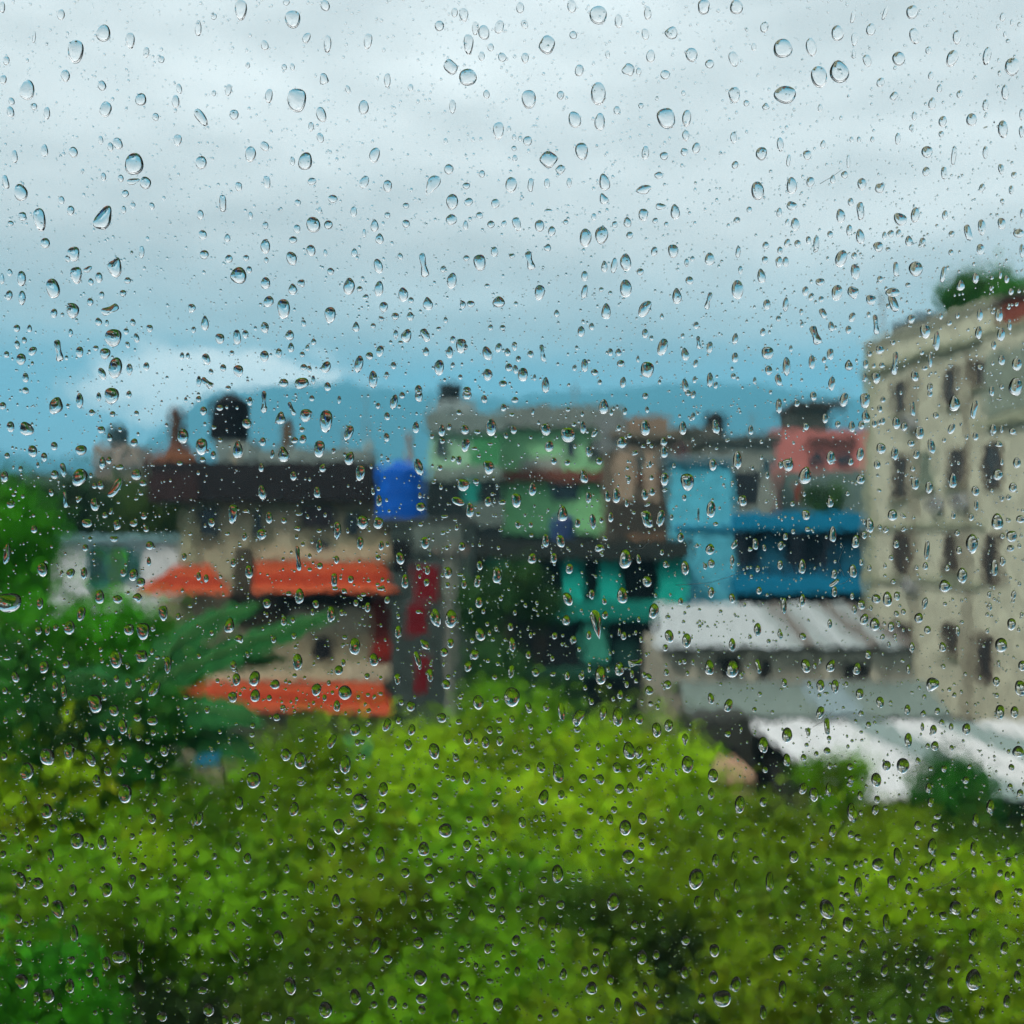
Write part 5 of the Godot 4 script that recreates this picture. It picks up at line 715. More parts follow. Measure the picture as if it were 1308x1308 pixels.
func tube(path, r0, r1, seg = 8) -> ArrayMesh:
	var st := SurfaceTool.new()
	st.begin(Mesh.PRIMITIVE_TRIANGLES)
	var rings := []
	for i in path.size():
		var dir: Vector3 = (path[min(i + 1, path.size() - 1)] - path[max(i - 1, 0)]).normalized()
		var side: Vector3 = dir.cross(Vector3(0.3, 0.1, 1)).normalized()
		var up: Vector3 = side.cross(dir)
		var r = lerpf(r0, r1, float(i) / (path.size() - 1))
		var ring := []
		for k in seg:
			ring.append(path[i] + (side * cos(TAU * k / seg) + up * sin(TAU * k / seg)) * r)
		rings.append(ring)
	for i in path.size() - 1:
		for k in seg:
			var k2 = (k + 1) % seg
			for p in [rings[i][k], rings[i + 1][k], rings[i + 1][k2], rings[i][k], rings[i + 1][k2], rings[i][k2]]:
				st.add_vertex(p)
	st.index()
	st.generate_normals()
	return st.commit()

func slab(a: Vector3, b: Vector3, c: Vector3, d: Vector3, thick: float) -> ArrayMesh:   # a sloped sheet a-b (far edge) c-d (near edge) with thickness below it
	var n: Vector3 = (b - a).cross(d - a).normalized()
	if n.y < 0: n = -n
	var lo := [a - n * thick, b - n * thick, c - n * thick, d - n * thick]
	var hi := [a, b, c, d]
	var st := SurfaceTool.new()
	st.begin(Mesh.PRIMITIVE_TRIANGLES)
	st.set_smooth_group(-1)
	var quads := [[hi[0], hi[1], hi[2], hi[3]], [lo[3], lo[2], lo[1], lo[0]]]
	for i in 4:
		var j = (i + 1) % 4
		quads.append([hi[j], hi[i], lo[i], lo[j]])
	for q in quads:
		for k in [0, 1, 2, 0, 2, 3]:
			st.add_vertex(q[k])
	st.generate_normals()
	return st.commit()

# a block of a building facing the eye: pixel columns u0..u1, top row vt, front at depth d
func house(called, label, u0, u1, vt, d, thick, m, group = "") -> Node3D:
	var w = (u1 - u0) / PX * d
	var top = (HORIZON - vt) / PX * d
	var xc = ((u0 + u1) / 2.0 - 654.0) / PX * d
	var o = thing(called, label, "house", Vector3(xc, GROUND, -d - thick / 2.0), group)
	o.set_meta("front", thick / 2.0)
	o.set_meta("d", d)
	put("wall", box(w, top - GROUND, thick), m, o, Vector3(0, (top - GROUND) / 2.0, 0))
	return o

# a rectangle on (or proud of) a house's front: pixel bounds, how far it stands out, how far it reaches back
func on(o, called, u0, u1, v0, v1, out, m, back = 0.05) -> MeshInstance3D:
	var d = o.get_meta("d")
	var x0 = (u0 - 654.0) / PX * d - o.position.x
	var x1 = (u1 - 654.0) / PX * d - o.position.x
	var y0 = (HORIZON - v1) / PX * d - GROUND
	var y1 = (HORIZON - v0) / PX * d - GROUND
	return put(called, box(x1 - x0, y1 - y0, out + back), m, o, Vector3((x0 + x1) / 2, (y0 + y1) / 2, o.get_meta("front") + (out - back) / 2.0))

func window_on(o, u0, u1, v0, v1, glass, fm, bar = 0.09):
	var d = o.get_meta("d")
	var w = (u1 - u0) / PX * d
	var h = (v1 - v0) / PX * d
	var c = Vector3(((u0 + u1) / 2.0 - 654.0) / PX * d - o.position.x, (HORIZON - (v0 + v1) / 2.0) / PX * d - GROUND, o.get_meta("front") + 0.04)
	var f = put("window", frame_mesh(w, h, bar, 0.1), fm, o, c)
	put("pane", box(w - 2 * bar, h - 2 * bar, 0.02), glass, f, Vector3(0, 0, -0.027))
	put("sill", box(w + 0.16, 0.07, 0.16), fm, f, Vector3(0, -h / 2 - 0.036, 0.03))

# ---------------------------------------------------------------- water
func outline(sh: String, a: float, b: float, tilt: float, sd: int, seg: int) -> PackedVector2Array:
	rng.seed = sd
	var amp = 0.13 if sh == "b" else 0.035
	var k2 = rng.randf_range(-amp, amp)
	var k3 = rng.randf_range(-amp, amp)
	var k4 = rng.randf_range(-amp, amp) * 0.7
	var p2 = rng.randf() * TAU
	var p3 = rng.randf() * TAU
	var p4 = rng.randf() * TAU
	var lean = rng.randf_range(-0.12, 0.12)
	var out := PackedVector2Array()
	for i in seg:
		var f = TAU * i / seg
		var c = cos(f)
		var s = sin(f)
		var x = a * c
		var y = b * s
		match sh:
			"t": x *= 1.0 - 0.26 * s - 0.03 * s * s
			"d":
				x = a * signf(c) * pow(absf(c), 0.88) * (1.0 + 0.17 * s)
				y = b * signf(s) * pow(absf(s), 0.9)
			"r":
				x *= 1.0 + 0.62 * s - 0.2 * s * s
				y += 0.12 * b * c * 0.3
			"p": x *= 0.56 + 0.95 * s * s - 0.12 * s
			"e": x = a * signf(c) * pow(absf(c), 0.7) * (1.0 + 0.12 * sin(f * 2.0 + p2))
			_: x *= 1.0 + lean * s
		var wob = 1.0 + k2 * cos(2 * f + p2) + k3 * cos(3 * f + p3) + k4 * cos(4 * f + p4)
		out.append(Vector2(x, y).rotated(-deg_to_rad(tilt)) * wob)
	return out

# verts, normals and triangles of one bead of water: flat side towards the pane (+Z), domed side outwards (-Z)
func bead(sh: String, w: float, h: float, tilt: float, sd: int, seg: int, rings: PackedFloat32Array) -> Array:
	var edge := outline(sh, w / 2.0, h / 2.0, tilt, sd, seg)
	var theta = deg_to_rad(rng.randf_range(59.0, 68.0))
	var short = minf(w, h) / 2.0
	var rs = short * (1.0 + 0.12 * (maxf(w, h) / minf(w, h) - 1.0))
	var big_r = 1.0 / sin(theta)
	var low = big_r * cos(theta)
	var apex = Vector2(rng.randf_range(-0.08, 0.08) * w, -0.1 * h)
	var v := PackedVector3Array([Vector3(apex.x, apex.y, -(big_r - low) * rs)])
	for r in rings:
		var hh = (sqrt(big_r * big_r - r * r) - low) * rs
		for i in seg:
			var p = apex * (1.0 - r * r) + edge[i] * r
			v.append(Vector3(p.x, p.y, -hh))
	var tris := PackedInt32Array()
	var nr = rings.size()
	for i in seg:
		var j = (i + 1) % seg
		tris.append_array([0, 1 + i, 1 + j])
		for k in nr - 1:
			var a0 = 1 + k * seg
			var b0 = a0 + seg
			tris.append_array([a0 + i, b0 + i, b0 + j, a0 + i, b0 + j, a0 + j])
	var n := PackedVector3Array()
	n.resize(v.size())
	for t in range(0, tris.size(), 3):
		var fn = (v[tris[t + 1]] - v[tris[t]]).cross(v[tris[t + 2]] - v[tris[t]])
		if fn.z < 0:      # seen from outside counter-clockwise: turn it, Godot's fronts run clockwise
			var swap = tris[t + 1]
			tris[t + 1] = tris[t + 2]
			tris[t + 2] = swap
		else:
			fn = -fn
		for q in 3:
			n[tris[t + q]] += fn
	for i in n.size():
		n[i] = n[i].normalized()
	var first = v.size()
	v.append(Vector3(apex.x, apex.y, 0))
	n.append(Vector3(0, 0, 1))
	for i in seg:
		v.append(Vector3(edge[i].x, edge[i].y, 0))
		n.append(Vector3(0, 0, 1))
	for i in seg:
		var j = (i + 1) % seg
		var fn = (v[first + 1 + i] - v[first]).cross(v[first + 1 + j] - v[first])
		if fn.z > 0: tris.append_array([first, first + 1 + j, first + 1 + i])
		else: tris.append_array([first, first + 1 + i, first + 1 + j])
	return [v, n, tris]

func to_mesh(v, n, tris) -> ArrayMesh:
	var arr := []
	arr.resize(Mesh.ARRAY_MAX)
	arr[Mesh.ARRAY_VERTEX] = v
	arr[Mesh.ARRAY_NORMAL] = n
	arr[Mesh.ARRAY_INDEX] = tris
	var m := ArrayMesh.new()
	m.add_surface_from_arrays(Mesh.PRIMITIVE_TRIANGLES, arr)
	return m

func rain():
	var water := StandardMaterial3D.new()
	water.albedo_color = Color(1, 1, 1, 0)
	water.transparency = BaseMaterial3D.TRANSPARENCY_ALPHA
	water.refraction_enabled = true
	water.refraction_scale = 0.033
	water.roughness = 0.0
	water.metallic_specular = 0.5
	var k = PANE / PX
	var z = -PANE - 0.00006
	var layer = 0.0000023   # drops that touch do not share one plane
	var fine := PackedFloat32Array([0.25, 0.5, 0.7, 0.84, 0.93, 0.98, 1.0])
	var i := 0
	for r in DROPS:
		var b = bead(r[0], r[3] * k, r[4] * k, r[5], 100 + i, 30, fine)
		var o = put("raindrop", to_mesh(b[0], b[1], b[2]), water, self, Vector3((r[1] - 654.0) * k, (HORIZON - r[2]) * k, z - layer * (i % 17)))
		tag(o, r[6], "raindrop", "raindrops on the window pane")
		i += 1
	# the lesser drops, past the three hundred largest
	var coarse := PackedFloat32Array([0.35, 0.65, 0.86, 0.96, 1.0])
	var vs := PackedVector3Array()
	var ns := PackedVector3Array()
	var ts := PackedInt32Array()
	for r in LESSER:
		var b = bead(r[0], r[1 + 2] * k, r[4] * k, r[5], 900 + i, 16, coarse)
		var off = Vector3((r[1] - 654.0) * k, (HORIZON - r[2]) * k, -layer * (i % 13 + 20))
		var base = vs.size()
		for p in b[0]: vs.append(p + off)
		ns.append_array(b[1])
		for t in b[2]: ts.append(t + base)
		i += 1
	tag(put("small_raindrops", to_mesh(vs, ns, ts), water, self, Vector3(0, 0, z)), "scatter of lesser raindrops between the large ones on the window pane", "raindrops", "", "stuff")
	# the finest droplets, and the drops on the pane beyond the view
	var one = bead("o", 1.0, 1.08, 0.0, 7, 12, PackedFloat32Array([0.45, 0.8, 1.0]))
	var mm := MultiMesh.new()
	mm.transform_format = MultiMesh.TRANSFORM_3D
	mm.mesh = to_mesh(one[0], one[1], one[2])
	var spots := []
	rng.seed = 4242
	for q in 1500:
		spots.append([rng.randf_range(-80, 1388), rng.randf_range(-80, 1388), rng.randf_range(2.6, 4.6)])
	for q in 16000:
		var s = rng.randf_range(1.1, 2.2) if rng.randf() < 0.8 else rng.randf_range(2.2, 3.6)
		spots.append([rng.randf_range(-80, 1388), rng.randf_range(-80, 1388), s])
	for q in 2600:
		var u = rng.randf_range(-500, 1808)
		var v = rng.randf_range(-500, 1808)
		if u < -12 or u > 1320 or v < -12 or v > 1320:
			spots.append([u, v, rng.randf_range(3.0, 9.0) if rng.randf() < 0.8 else rng.randf_range(9.0, 20.0)])
	mm.instance_count = spots.size()
	for q in spots.size():
		var s = spots[q][2] * k
		mm.set_instance_transform(q, Transform3D(Basis().scaled(Vector3(s, s * rng.randf_range(0.9, 1.3), s)), Vector3((spots[q][0] - 654.0) * k, (HORIZON - spots[q][1]) * k, z - layer * (q % 11 + 36))))
	var mi := MultiMeshInstance3D.new()
	mi.name = "fine_droplets"
	mi.multimesh = mm
	mi.material_override = water
	add_child(mi, true)
	tag(mi, "fine mist of pinhead droplets spread all over the window pane", "droplets", "", "stuff")

# ---------------------------------------------------------------- plants
func crown_mesh(sd: int, count: int, leaf: float, lobes: int, flat: float) -> ArrayMesh:
	rng.seed = sd
	var balls := []
	for i in lobes:
		var dir = Vector3(rng.randfn(), rng.randfn() * 0.9 + 0.1, rng.randfn()).normalized()
		balls.append([dir * rng.randf_range(0.3, 0.85) * Vector3(1, flat, 1), rng.randf_range(0.15, 0.4), rng.randf_range(0.22, 1.6), rng.randf_range(-0.5, 0.4)])
	var v := PackedVector3Array()
	var n := PackedVector3Array()
	var c := PackedColorArray()
	var t := PackedInt32Array()
	for i in count:
		var b = balls[rng.randi() % lobes]
		var dir = Vector3(rng.randfn(), rng.randfn() + 0.25, rng.randfn()).normalized()
		var reach = pow(rng.randf(), 0.3) if rng.randf() < 0.6 else rng.randf_range(0.9, 2.3)
		var p: Vector3 = b[0] + dir * b[1] * reach
		var face = (dir + Vector3(rng.randfn(), rng.randfn() + 0.5, rng.randfn()) * 0.6).normalized()
		var along = face.cross(Vector3(rng.randfn(), rng.randfn(), rng.randfn())).normalized()
		var side = face.cross(along)
		var s = leaf * rng.randf_range(0.7, 1.35)
		var base = v.size()
		var bend = face * s * 0.25
		v.append_array([p - along * s, p + side * s * 0.5 + bend, p + along * s, p - side * s * 0.5 + bend])
		var tone = b[2] * rng.randf_range(0.7, 1.25)
		var yel = clampf(b[3] + rng.randf_range(-0.2, 0.2), -0.2, 0.7)
		var col = Color(tone * (1.0 + yel), tone, tone * (1.0 - 0.5 * yel))
		for q in 4:
			n.append(face)
			c.append(col)
		t.append_array([base, base + 1, base + 2, base, base + 2, base + 3])
	var arr := []
	arr.resize(Mesh.ARRAY_MAX)
	arr[Mesh.ARRAY_VERTEX] = v
	arr[Mesh.ARRAY_NORMAL] = n
	arr[Mesh.ARRAY_COLOR] = c
	arr[Mesh.ARRAY_INDEX] = t
	var m := ArrayMesh.new()
	m.add_surface_from_arrays(Mesh.PRIMITIVE_TRIANGLES, arr)
	return m

func leaf_mat(r, g, b) -> StandardMaterial3D:
	var key = "leaf" + str([r, g, b])
	if mats.has(key):
		return mats[key]
	var m := StandardMaterial3D.new()
	m.albedo_color = Color(r, g, b).linear_to_srgb()
	m.vertex_color_use_as_albedo = true
	m.roughness = 0.7
	m.metallic_specular = 0.25
	m.backlight_enabled = true
	m.backlight = Color(0.6, 0.6, 0.6)
	mats[key] = m
	return m

var crowns := []
var bark: StandardMaterial3D

func tree(called, label, category, u, vt, d, r, kind, m, tall = 1.0, group = ""):
	var top = at(u, vt, d)
	var o = thing(called, label, category, Vector3(top.x, GROUND, top.z), group)
	var rise = top.y - GROUND - r * tall * 0.92
	var c = put("crown", crowns[kind], m, o, Vector3(0, rise, 0), float(kind) * 1.3 + u * 0.02)
	c.scale = Vector3(r, r * tall, r)
	tag(c, "", "", "", "stuff")
	var tr = put("trunk", tube([Vector3.ZERO, Vector3(0.05 * r, rise * 0.4, 0.04), Vector3(-0.03 * r, rise * 0.8, 0), Vector3(0.04 * r, rise + r * 0.3, 0)], 0.09 * r + 0.04, 0.02 * r), bark, o)
	for q in 4:
		var a = q * 1.7 + u
		put("limb", tube([Vector3(0, rise * 0.72, 0), Vector3(cos(a) * r * 0.3, rise * 0.95, sin(a) * r * 0.3), Vector3(cos(a) * r * 0.6, rise + r * 0.35 * tall, sin(a) * r * 0.6)], 0.035 * r, 0.01 * r, 6), bark, tr)
	return o

func blade(path, width, fold) -> ArrayMesh:   # a long folded banana leaf along a curve
	var st := SurfaceTool.new()
	st.begin(Mesh.PRIMITIVE_TRIANGLES)
	var n = 40
	rng.seed = int(absf(path[1].x * 1000.0)) + 17
	var rows := []
	for i in n + 1:
		var f = float(i) / n
		var p = path[0].bezier_interpolate(path[1], path[2], path[3], f)
		var q = path[0].bezier_interpolate(path[1], path[2], path[3], minf(f + 0.02, 1.0)) if i < n else p + (p - path[2]) * 0.05
		var dir = (q - p).normalized()
		var side = dir.cross(Vector3(0, 0.5, 0.87)).normalized()
		var up = side.cross(dir)
		var w = width * pow(sin(PI * clampf(0.06 + 0.94 * f, 0, 1)), 0.55) * (rng.randf_range(0.82, 1.05) if i % 5 else rng.randf_range(0.35, 0.8))
		rows.append([p - side * w - up * w * fold, p, p + side * w - up * w * fold])
	for i in n:
		for k in 2:
			var a = rows[i][k]
			var b = rows[i][k + 1]
			var c = rows[i + 1][k + 1]
			var d = rows[i + 1][k]
			for p in [a, b, c, a, c, d]: st.add_vertex(p)
	st.index()
	st.generate_normals()
	return st.commit()

func tank(called, label, u0, u1, v0, v1, d, m, stand_v = -1.0, group = "") -> Node3D:
	var w = (u1 - u0) / PX * d
	var h = (v1 - v0) / PX * d
	var c = at((u0 + u1) / 2.0, v1, d + w / 2)
	var o = thing(called, label, "water tank", c, group)
	put("barrel", cyl(w / 2 * 0.97, w / 2 * 0.97, h * 0.86, 28), m, o, Vector3(0, h * 0.43, 0))
	for q in 3:
		put("rib", cyl(w / 2, w / 2, h * 0.07, 28), m, o, Vector3(0, h * (0.14 + 0.28 * q), 0))
	put("shoulder", cyl(w / 2 * 0.97, w * 0.2, h * 0.1, 28), m, o, Vector3(0, h * 0.91, 0))
	put("lid", cyl(w * 0.19, w * 0.17, h * 0.05, 20), m, o, Vector3(0, h * 0.98, 0))
	return o

# ---------------------------------------------------------------- sky
func sky_image() -> ImageTexture:
	var wd := 1536
	var ht := 768
	var im := Image.create(wd, ht, false, Image.FORMAT_RGBF)
	var n := FastNoiseLite.new()
	n.seed = 11
	n.frequency = 1.0
	n.fractal_octaves = 4
	var n2 := FastNoiseLite.new()
	n2.seed = 29
	n2.frequency = 1.0
	n2.fractal_octaves = 5
	var banks := [[-21.6, 5.9, 2.7, 2.0, 1.0], [-26.5, 5.7, 2.6, 1.2, 0.9], [-2.6, 8.7, 2.8, 1.6, 0.6], [38, 7, 6, 2, 0.8], [70, 8, 8, 2.2, 0.8], [120, 7, 7, 2, 0.8], [165, 8, 8, 2.3, 0.8], [-60, 7, 6, 2, 0.8], [-100, 8, 8, 2.2, 0.8], [-140, 7, 7, 2, 0.8]]
	var stops := [[0.0, Color(0.085, 0.18, 0.24)], [6.0, Color(0.09, 0.19, 0.25)], [8.5, Color(0.085, 0.215, 0.29)], [11.0, Color(0.285, 0.33, 0.338)], [15.5, Color(0.435, 0.43, 0.412)], [26.0, Color(0.465, 0.485, 0.48)], [90.0, Color(0.92, 0.93, 0.92)]]
	for y in ht:
		var e = (0.5 - (y + 0.5) / ht) * 180.0
		var base: Color = stops[0][1]
		for q in stops.size() - 1:
			if e >= stops[q][0]:
				base = stops[q][1].lerp(stops[q + 1][1], clampf((e - stops[q][0]) / (stops[q + 1][0] - stops[q][0]), 0, 1))
		for x in wd:
			var c := base
			if e > 0.0:
				var az = ((x + 0.5) / wd - 0.5) * TAU
				var p = Vector3(sin(az) * cos(deg_to_rad(e)), sin(deg_to_rad(e)) * 3.2, cos(az) * cos(deg_to_rad(e)))
				var f = n.get_noise_3dv(p * 2.6) * 0.5 + n.get_noise_3dv(p * 7.0 + Vector3(4, 1, 2)) * 0.3
				c = c * (1.0 + 0.5 * f)
				for b in banks:
					var da = wrapf(rad_to_deg(az) - b[0], -180, 180) / b[2]
					var de = (e - b[1]) / b[3]
					var rr = da * da + de * de
					if rr < 3.0:
						var k = 1.0 - rr + n2.get_noise_3dv(p * 22.0) * 0.75
						c = c.lerp(Color(0.72, 0.70, 0.66), smoothstep(0.0, 0.55, k) * b[4])
			im.set_pixel(x, y, c)
	return ImageTexture.create_from_image(im)

# ---------------------------------------------------------------- the place
func _ready():
	var cam := Camera3D.new()
	cam.name = "camera"
	cam.projection = Camera3D.PROJECTION_FRUSTUM
	cam.near = 0.02
	cam.far = 12000.0
	cam.size = 2.0 * cam.near * 654.0 / PX
	cam.frustum_offset = Vector2(0, cam.near * (HORIZON - 654.0) / PX)
	var lens := CameraAttributesPhysical.new()
	lens.frustum_focal_length = 25.69
	lens.frustum_focus_distance = PANE
	lens.frustum_near = 0.02
	lens.frustum_far = 12000.0
	lens.exposure_aperture = 21.0
	cam.attributes = lens
	add_child(cam)
	cam.current = true

	var env := Environment.new()
	env.background_mode = Environment.BG_SKY
	env.tonemap_mode = Environment.TONE_MAPPER_LINEAR
	env.tonemap_exposure = 2.35
	env.sdfgi_enabled = true
	env.ssao_enabled = true
	env.ssil_enabled = true
	env.fog_enabled = true
	env.fog_density = 0.00033
	env.fog_light_color = Color(0.22, 0.73, 1.0).linear_to_srgb()
	var pano := PanoramaSkyMaterial.new()
	pano.panorama = sky_image()
	var sky := Sky.new()
	sky.sky_material = pano
	env.sky = sky
	var we := WorldEnvironment.new()
	we.name = "environment"
	we.environment = env
	add_child(we)

	var sun := DirectionalLight3D.new()
	sun.name = "sun"
	sun.light_energy = 0.5
	sun.light_color = Color(1.0, 0.97, 0.92)
	sun.light_angular_distance = 12.0
	sun.shadow_enabled = true
	sun.rotation_degrees = Vector3(-44, -48, 0)
	add_child(sun)

	grime = noise_tex(0.02, 0.6, 3)
	speckle = noise_tex(0.09, 0.4, 8)
	bark = mat(0.09, 0.07, 0.05)

	setting()
	room()
	beige_block()
	town_right()
	town_middle()
	town_left()
	aerials()
	greenery()
	rain()

func hill(called, dist, deep, prof, m):
	var st := SurfaceTool.new()
	st.begin(Mesh.PRIMITIVE_TRIANGLES)
	var n := FastNoiseLite.new()
	n.seed = int(dist)
	n.frequency = 0.9 / deep
	n.fractal_octaves = 4
	var cols = 120
	var rws = 10
	var grid := []
	for i in cols + 1:
		var u = -1400.0 + 4100.0 * i / cols
		var v = prof[0][1]
		for q in prof.size() - 1:
			if u >= prof[q][0]:
				v = lerpf(prof[q][1], prof[q + 1][1], smoothstep(0, 1, clampf((u - prof[q][0]) / (prof[q + 1][0] - prof[q][0]), 0, 1)))
		var crest = at(u, v, dist)
		var col := []
		for j in rws + 1:
			var f = float(j) / rws           # 0 foot in front, 0.6 crest, 1 foot behind
			var hgt = smoothstep(0, 1, f / 0.6) if f < 0.6 else smoothstep(0, 1, (1 - f) / 0.4)
			var p = Vector3(crest.x, lerpf(GROUND - 2, crest.y, hgt), -dist + (0.6 - f) * deep)
			p.y += n.get_noise_2d(p.x, p.z) * 0.12 * (crest.y - GROUND) * (0.3 if absf(f - 0.6) < 0.05 else 1.0) * hgt
			col.append(p)
		grid.append(col)
	for i in cols:
		for j in rws:
			for p in [grid[i][j], grid[i + 1][j + 1], grid[i + 1][j], grid[i][j], grid[i][j + 1], grid[i + 1][j + 1]]:
				st.add_vertex(p)
	st.index()
	st.generate_normals()
	tag(put(called, st.commit(), m), "", "", "", "structure")

func setting():
	var g = put("ground", box(8000, 0.4, 4800), mat(0.03, 0.035, 0.02, 0.95), self, Vector3(0, GROUND - 0.2, -1900))
	tag(g, "", "", "", "structure")
	hill("mountains", 3300.0, 1200.0, [[-1400, 520], [-500, 500], [-60, 575], [150, 588], [215, 560], [262, 500], [420, 489], [520, 500], [640, 512], [740, 500], [860, 487], [960, 490], [1060, 508], [1200, 520], [1700, 480], [2700, 530]], mat(0.012, 0.09, 0.125, 0.95))  # bluish base colour carries part of the distance haze
	hill("wooded_hill", 420.0, 260.0, [[-1400, 600], [-300, 590], [60, 606], [300, 612], [700, 606], [1100, 600], [1600, 590], [2700, 600]], mat(0.05, 0.09, 0.035, 0.95))

func room():   # the dark room that the photograph is taken from
	var plaster = mat(0.10, 0.095, 0.09)
	var z0 = -0.27
	var wall := Node3D.new()
	wall.name = "room_wall"
	add_child(wall, true)
	tag(wall, "", "", "", "structure")
	put("panel", box(1.4, 2.6, 0.2), plaster, wall, Vector3(-1.3, -0.1, z0 + 0.1))
	put("panel", box(1.4, 2.6, 0.2), plaster, wall, Vector3(1.3, -0.1, z0 + 0.1))
	put("panel", box(1.2, 0.5, 0.2), plaster, wall, Vector3(0, 0.95, z0 + 0.1))
	put("panel", box(1.2, 0.7, 0.2), plaster, wall, Vector3(0, -1.05, z0 + 0.1))
	put("panel", box(0.15, 2.6, 3.2), plaster, wall, Vector3(-2.075, -0.1, 1.53))
	put("panel", box(0.15, 2.6, 3.2), plaster, wall, Vector3(2.075, -0.1, 1.53))
	put("panel", box(4.3, 2.6, 0.15), plaster, wall, Vector3(0, -0.1, 3.21))
	tag(put("room_floor", box(4.3, 0.15, 3.6), mat(0.12, 0.09, 0.07), self, Vector3(0, -1.475, 1.5)), "", "", "", "structure")
	tag(put("room_ceiling", box(4.3, 0.15, 3.6), plaster, self, Vector3(0, 1.275, 1.5)), "", "", "", "structure")
	var w = thing("rainy_window", "window pane spotted with raindrops that the whole view is seen through", "window", Vector3(0, -0.7, -PANE))
	tag(w, "", "", "", "thing")
	put("window_frame", frame_mesh(1.2, 1.4, 0.06, 0.05), mat(0.5, 0.5, 0.48, 0.5, 0.0, false), w, Vector3(0, 0.7, 0.0))
	var glass := StandardMaterial3D.new()
	glass.albedo_color = Color(0.8, 0.85, 0.85, 0.005)
	glass.transparency = BaseMaterial3D.TRANSPARENCY_ALPHA
	glass.roughness = 0.0
	put("pane", box(1.08, 1.28, 0.003), glass, w, Vector3(0, 0.7, 0.0015))
	var damp := StandardMaterial3D.new()
	damp.albedo_color = Color(1, 1, 1, 0)
	damp.transparency = BaseMaterial3D.TRANSPARENCY_ALPHA
	damp.refraction_enabled = true
	damp.refraction_scale = 0.033
	damp.roughness = 0.0
	put("damp_film", film(), damp, w, Vector3(0, 0.7, 0.0032))
	# hair-thin scratches on the inner face of the glass
	var pale := StandardMaterial3D.new()
	pale.albedo_color = Color(0.85, 0.88, 0.85)
	pale.roughness = 0.4
	pale.backlight_enabled = true
	pale.backlight = Color(1, 1, 1)
	var k = PANE / PX
	for s in [[800, 703, 828, 688, 5], [858, 746, 938, 731, 5], [1027, 922, 1052, 902, 3], [1092, 1172, 1129, 1175, 2], [1160, 1127, 1222, 1097, 6], [1240, 1092, 1308, 1068, 4], [1066, 735, 1066, 698, -7], [1060, 745, 1074, 737, 2], [1036, 248, 1064, 230, 1]]:
		var a = Vector3((s[0] - 654.0) * k, (HORIZON - s[1]) * k + 0.7, 0.00345)
		var b = Vector3((s[2] - 654.0) * k, (HORIZON - s[3]) * k + 0.7, 0.00345)
		var mid = (a + b) / 2 + Vector3((b - a).y, -(b - a).x, 0).normalized() * s[4] * k
		put("scratch", tube([a, (a + mid) / 2, mid, (mid + b) / 2, b], 0.32 * k, 0.2 * k, 5), pale, w)

func film() -> ArrayMesh:   # flat against the pane, faintly rippled towards the room
	var k = PANE / PX
	var cells = 460
	var step = 3.2 * k
	var fine := FastNoiseLite.new()
	fine.seed = 5
	fine.frequency = 0.11          # per photograph pixel
	fine.fractal_octaves = 2
	var wide := FastNoiseLite.new()
	wide.seed = 6
	wide.frequency = 0.02
	wide.fractal_octaves = 3
	var v := PackedVector3Array()
	var n := PackedVector3Array()
	var t := PackedInt32Array()
	var mid = Vector2(0, (HORIZON - 654.0) * k)
	var hs := PackedFloat32Array()
	for j in cells + 1:
		for i in cells + 1:
			var x = (i - cells / 2.0) * 3.2
			var y = (j - cells / 2.0) * 3.2
			hs.append((fine.get_noise_2d(x, y) * FINE + wide.get_noise_2d(x, y * 0.6) * WIDE) * k)
	for j in cells + 1:
		for i in cells + 1:
			var c = j * (cells + 1) + i
			v.append(Vector3((i - cells / 2.0) * step + mid.x, (j - cells / 2.0) * step + mid.y, 0.00008 + hs[c]))
			var gx = (hs[c + 1] - hs[c - 1]) / (2 * step) if i > 0 and i < cells else 0.0
			var gy = (hs[c + cells + 1] - hs[c - cells - 1]) / (2 * step) if j > 0 and j < cells else 0.0
			n.append(Vector3(-gx, -gy, 1).normalized())
	for j in cells:
		for i in cells:
			var a = j * (cells + 1) + i
			t.append_array([a, a + cells + 1, a + 1, a + 1, a + cells + 1, a + cells + 2])
	var base = v.size()
	var e = cells / 2.0 * step
	v.append_array([Vector3(mid.x - e, mid.y - e, 0), Vector3(mid.x + e, mid.y - e, 0), Vector3(mid.x + e, mid.y + e, 0), Vector3(mid.x - e, mid.y + e, 0)])
	for q in 4: n.append(Vector3(0, 0, -1))
	t.append_array([base, base + 1, base + 2, base, base + 2, base + 3])
	return to_mesh(v, n, t)

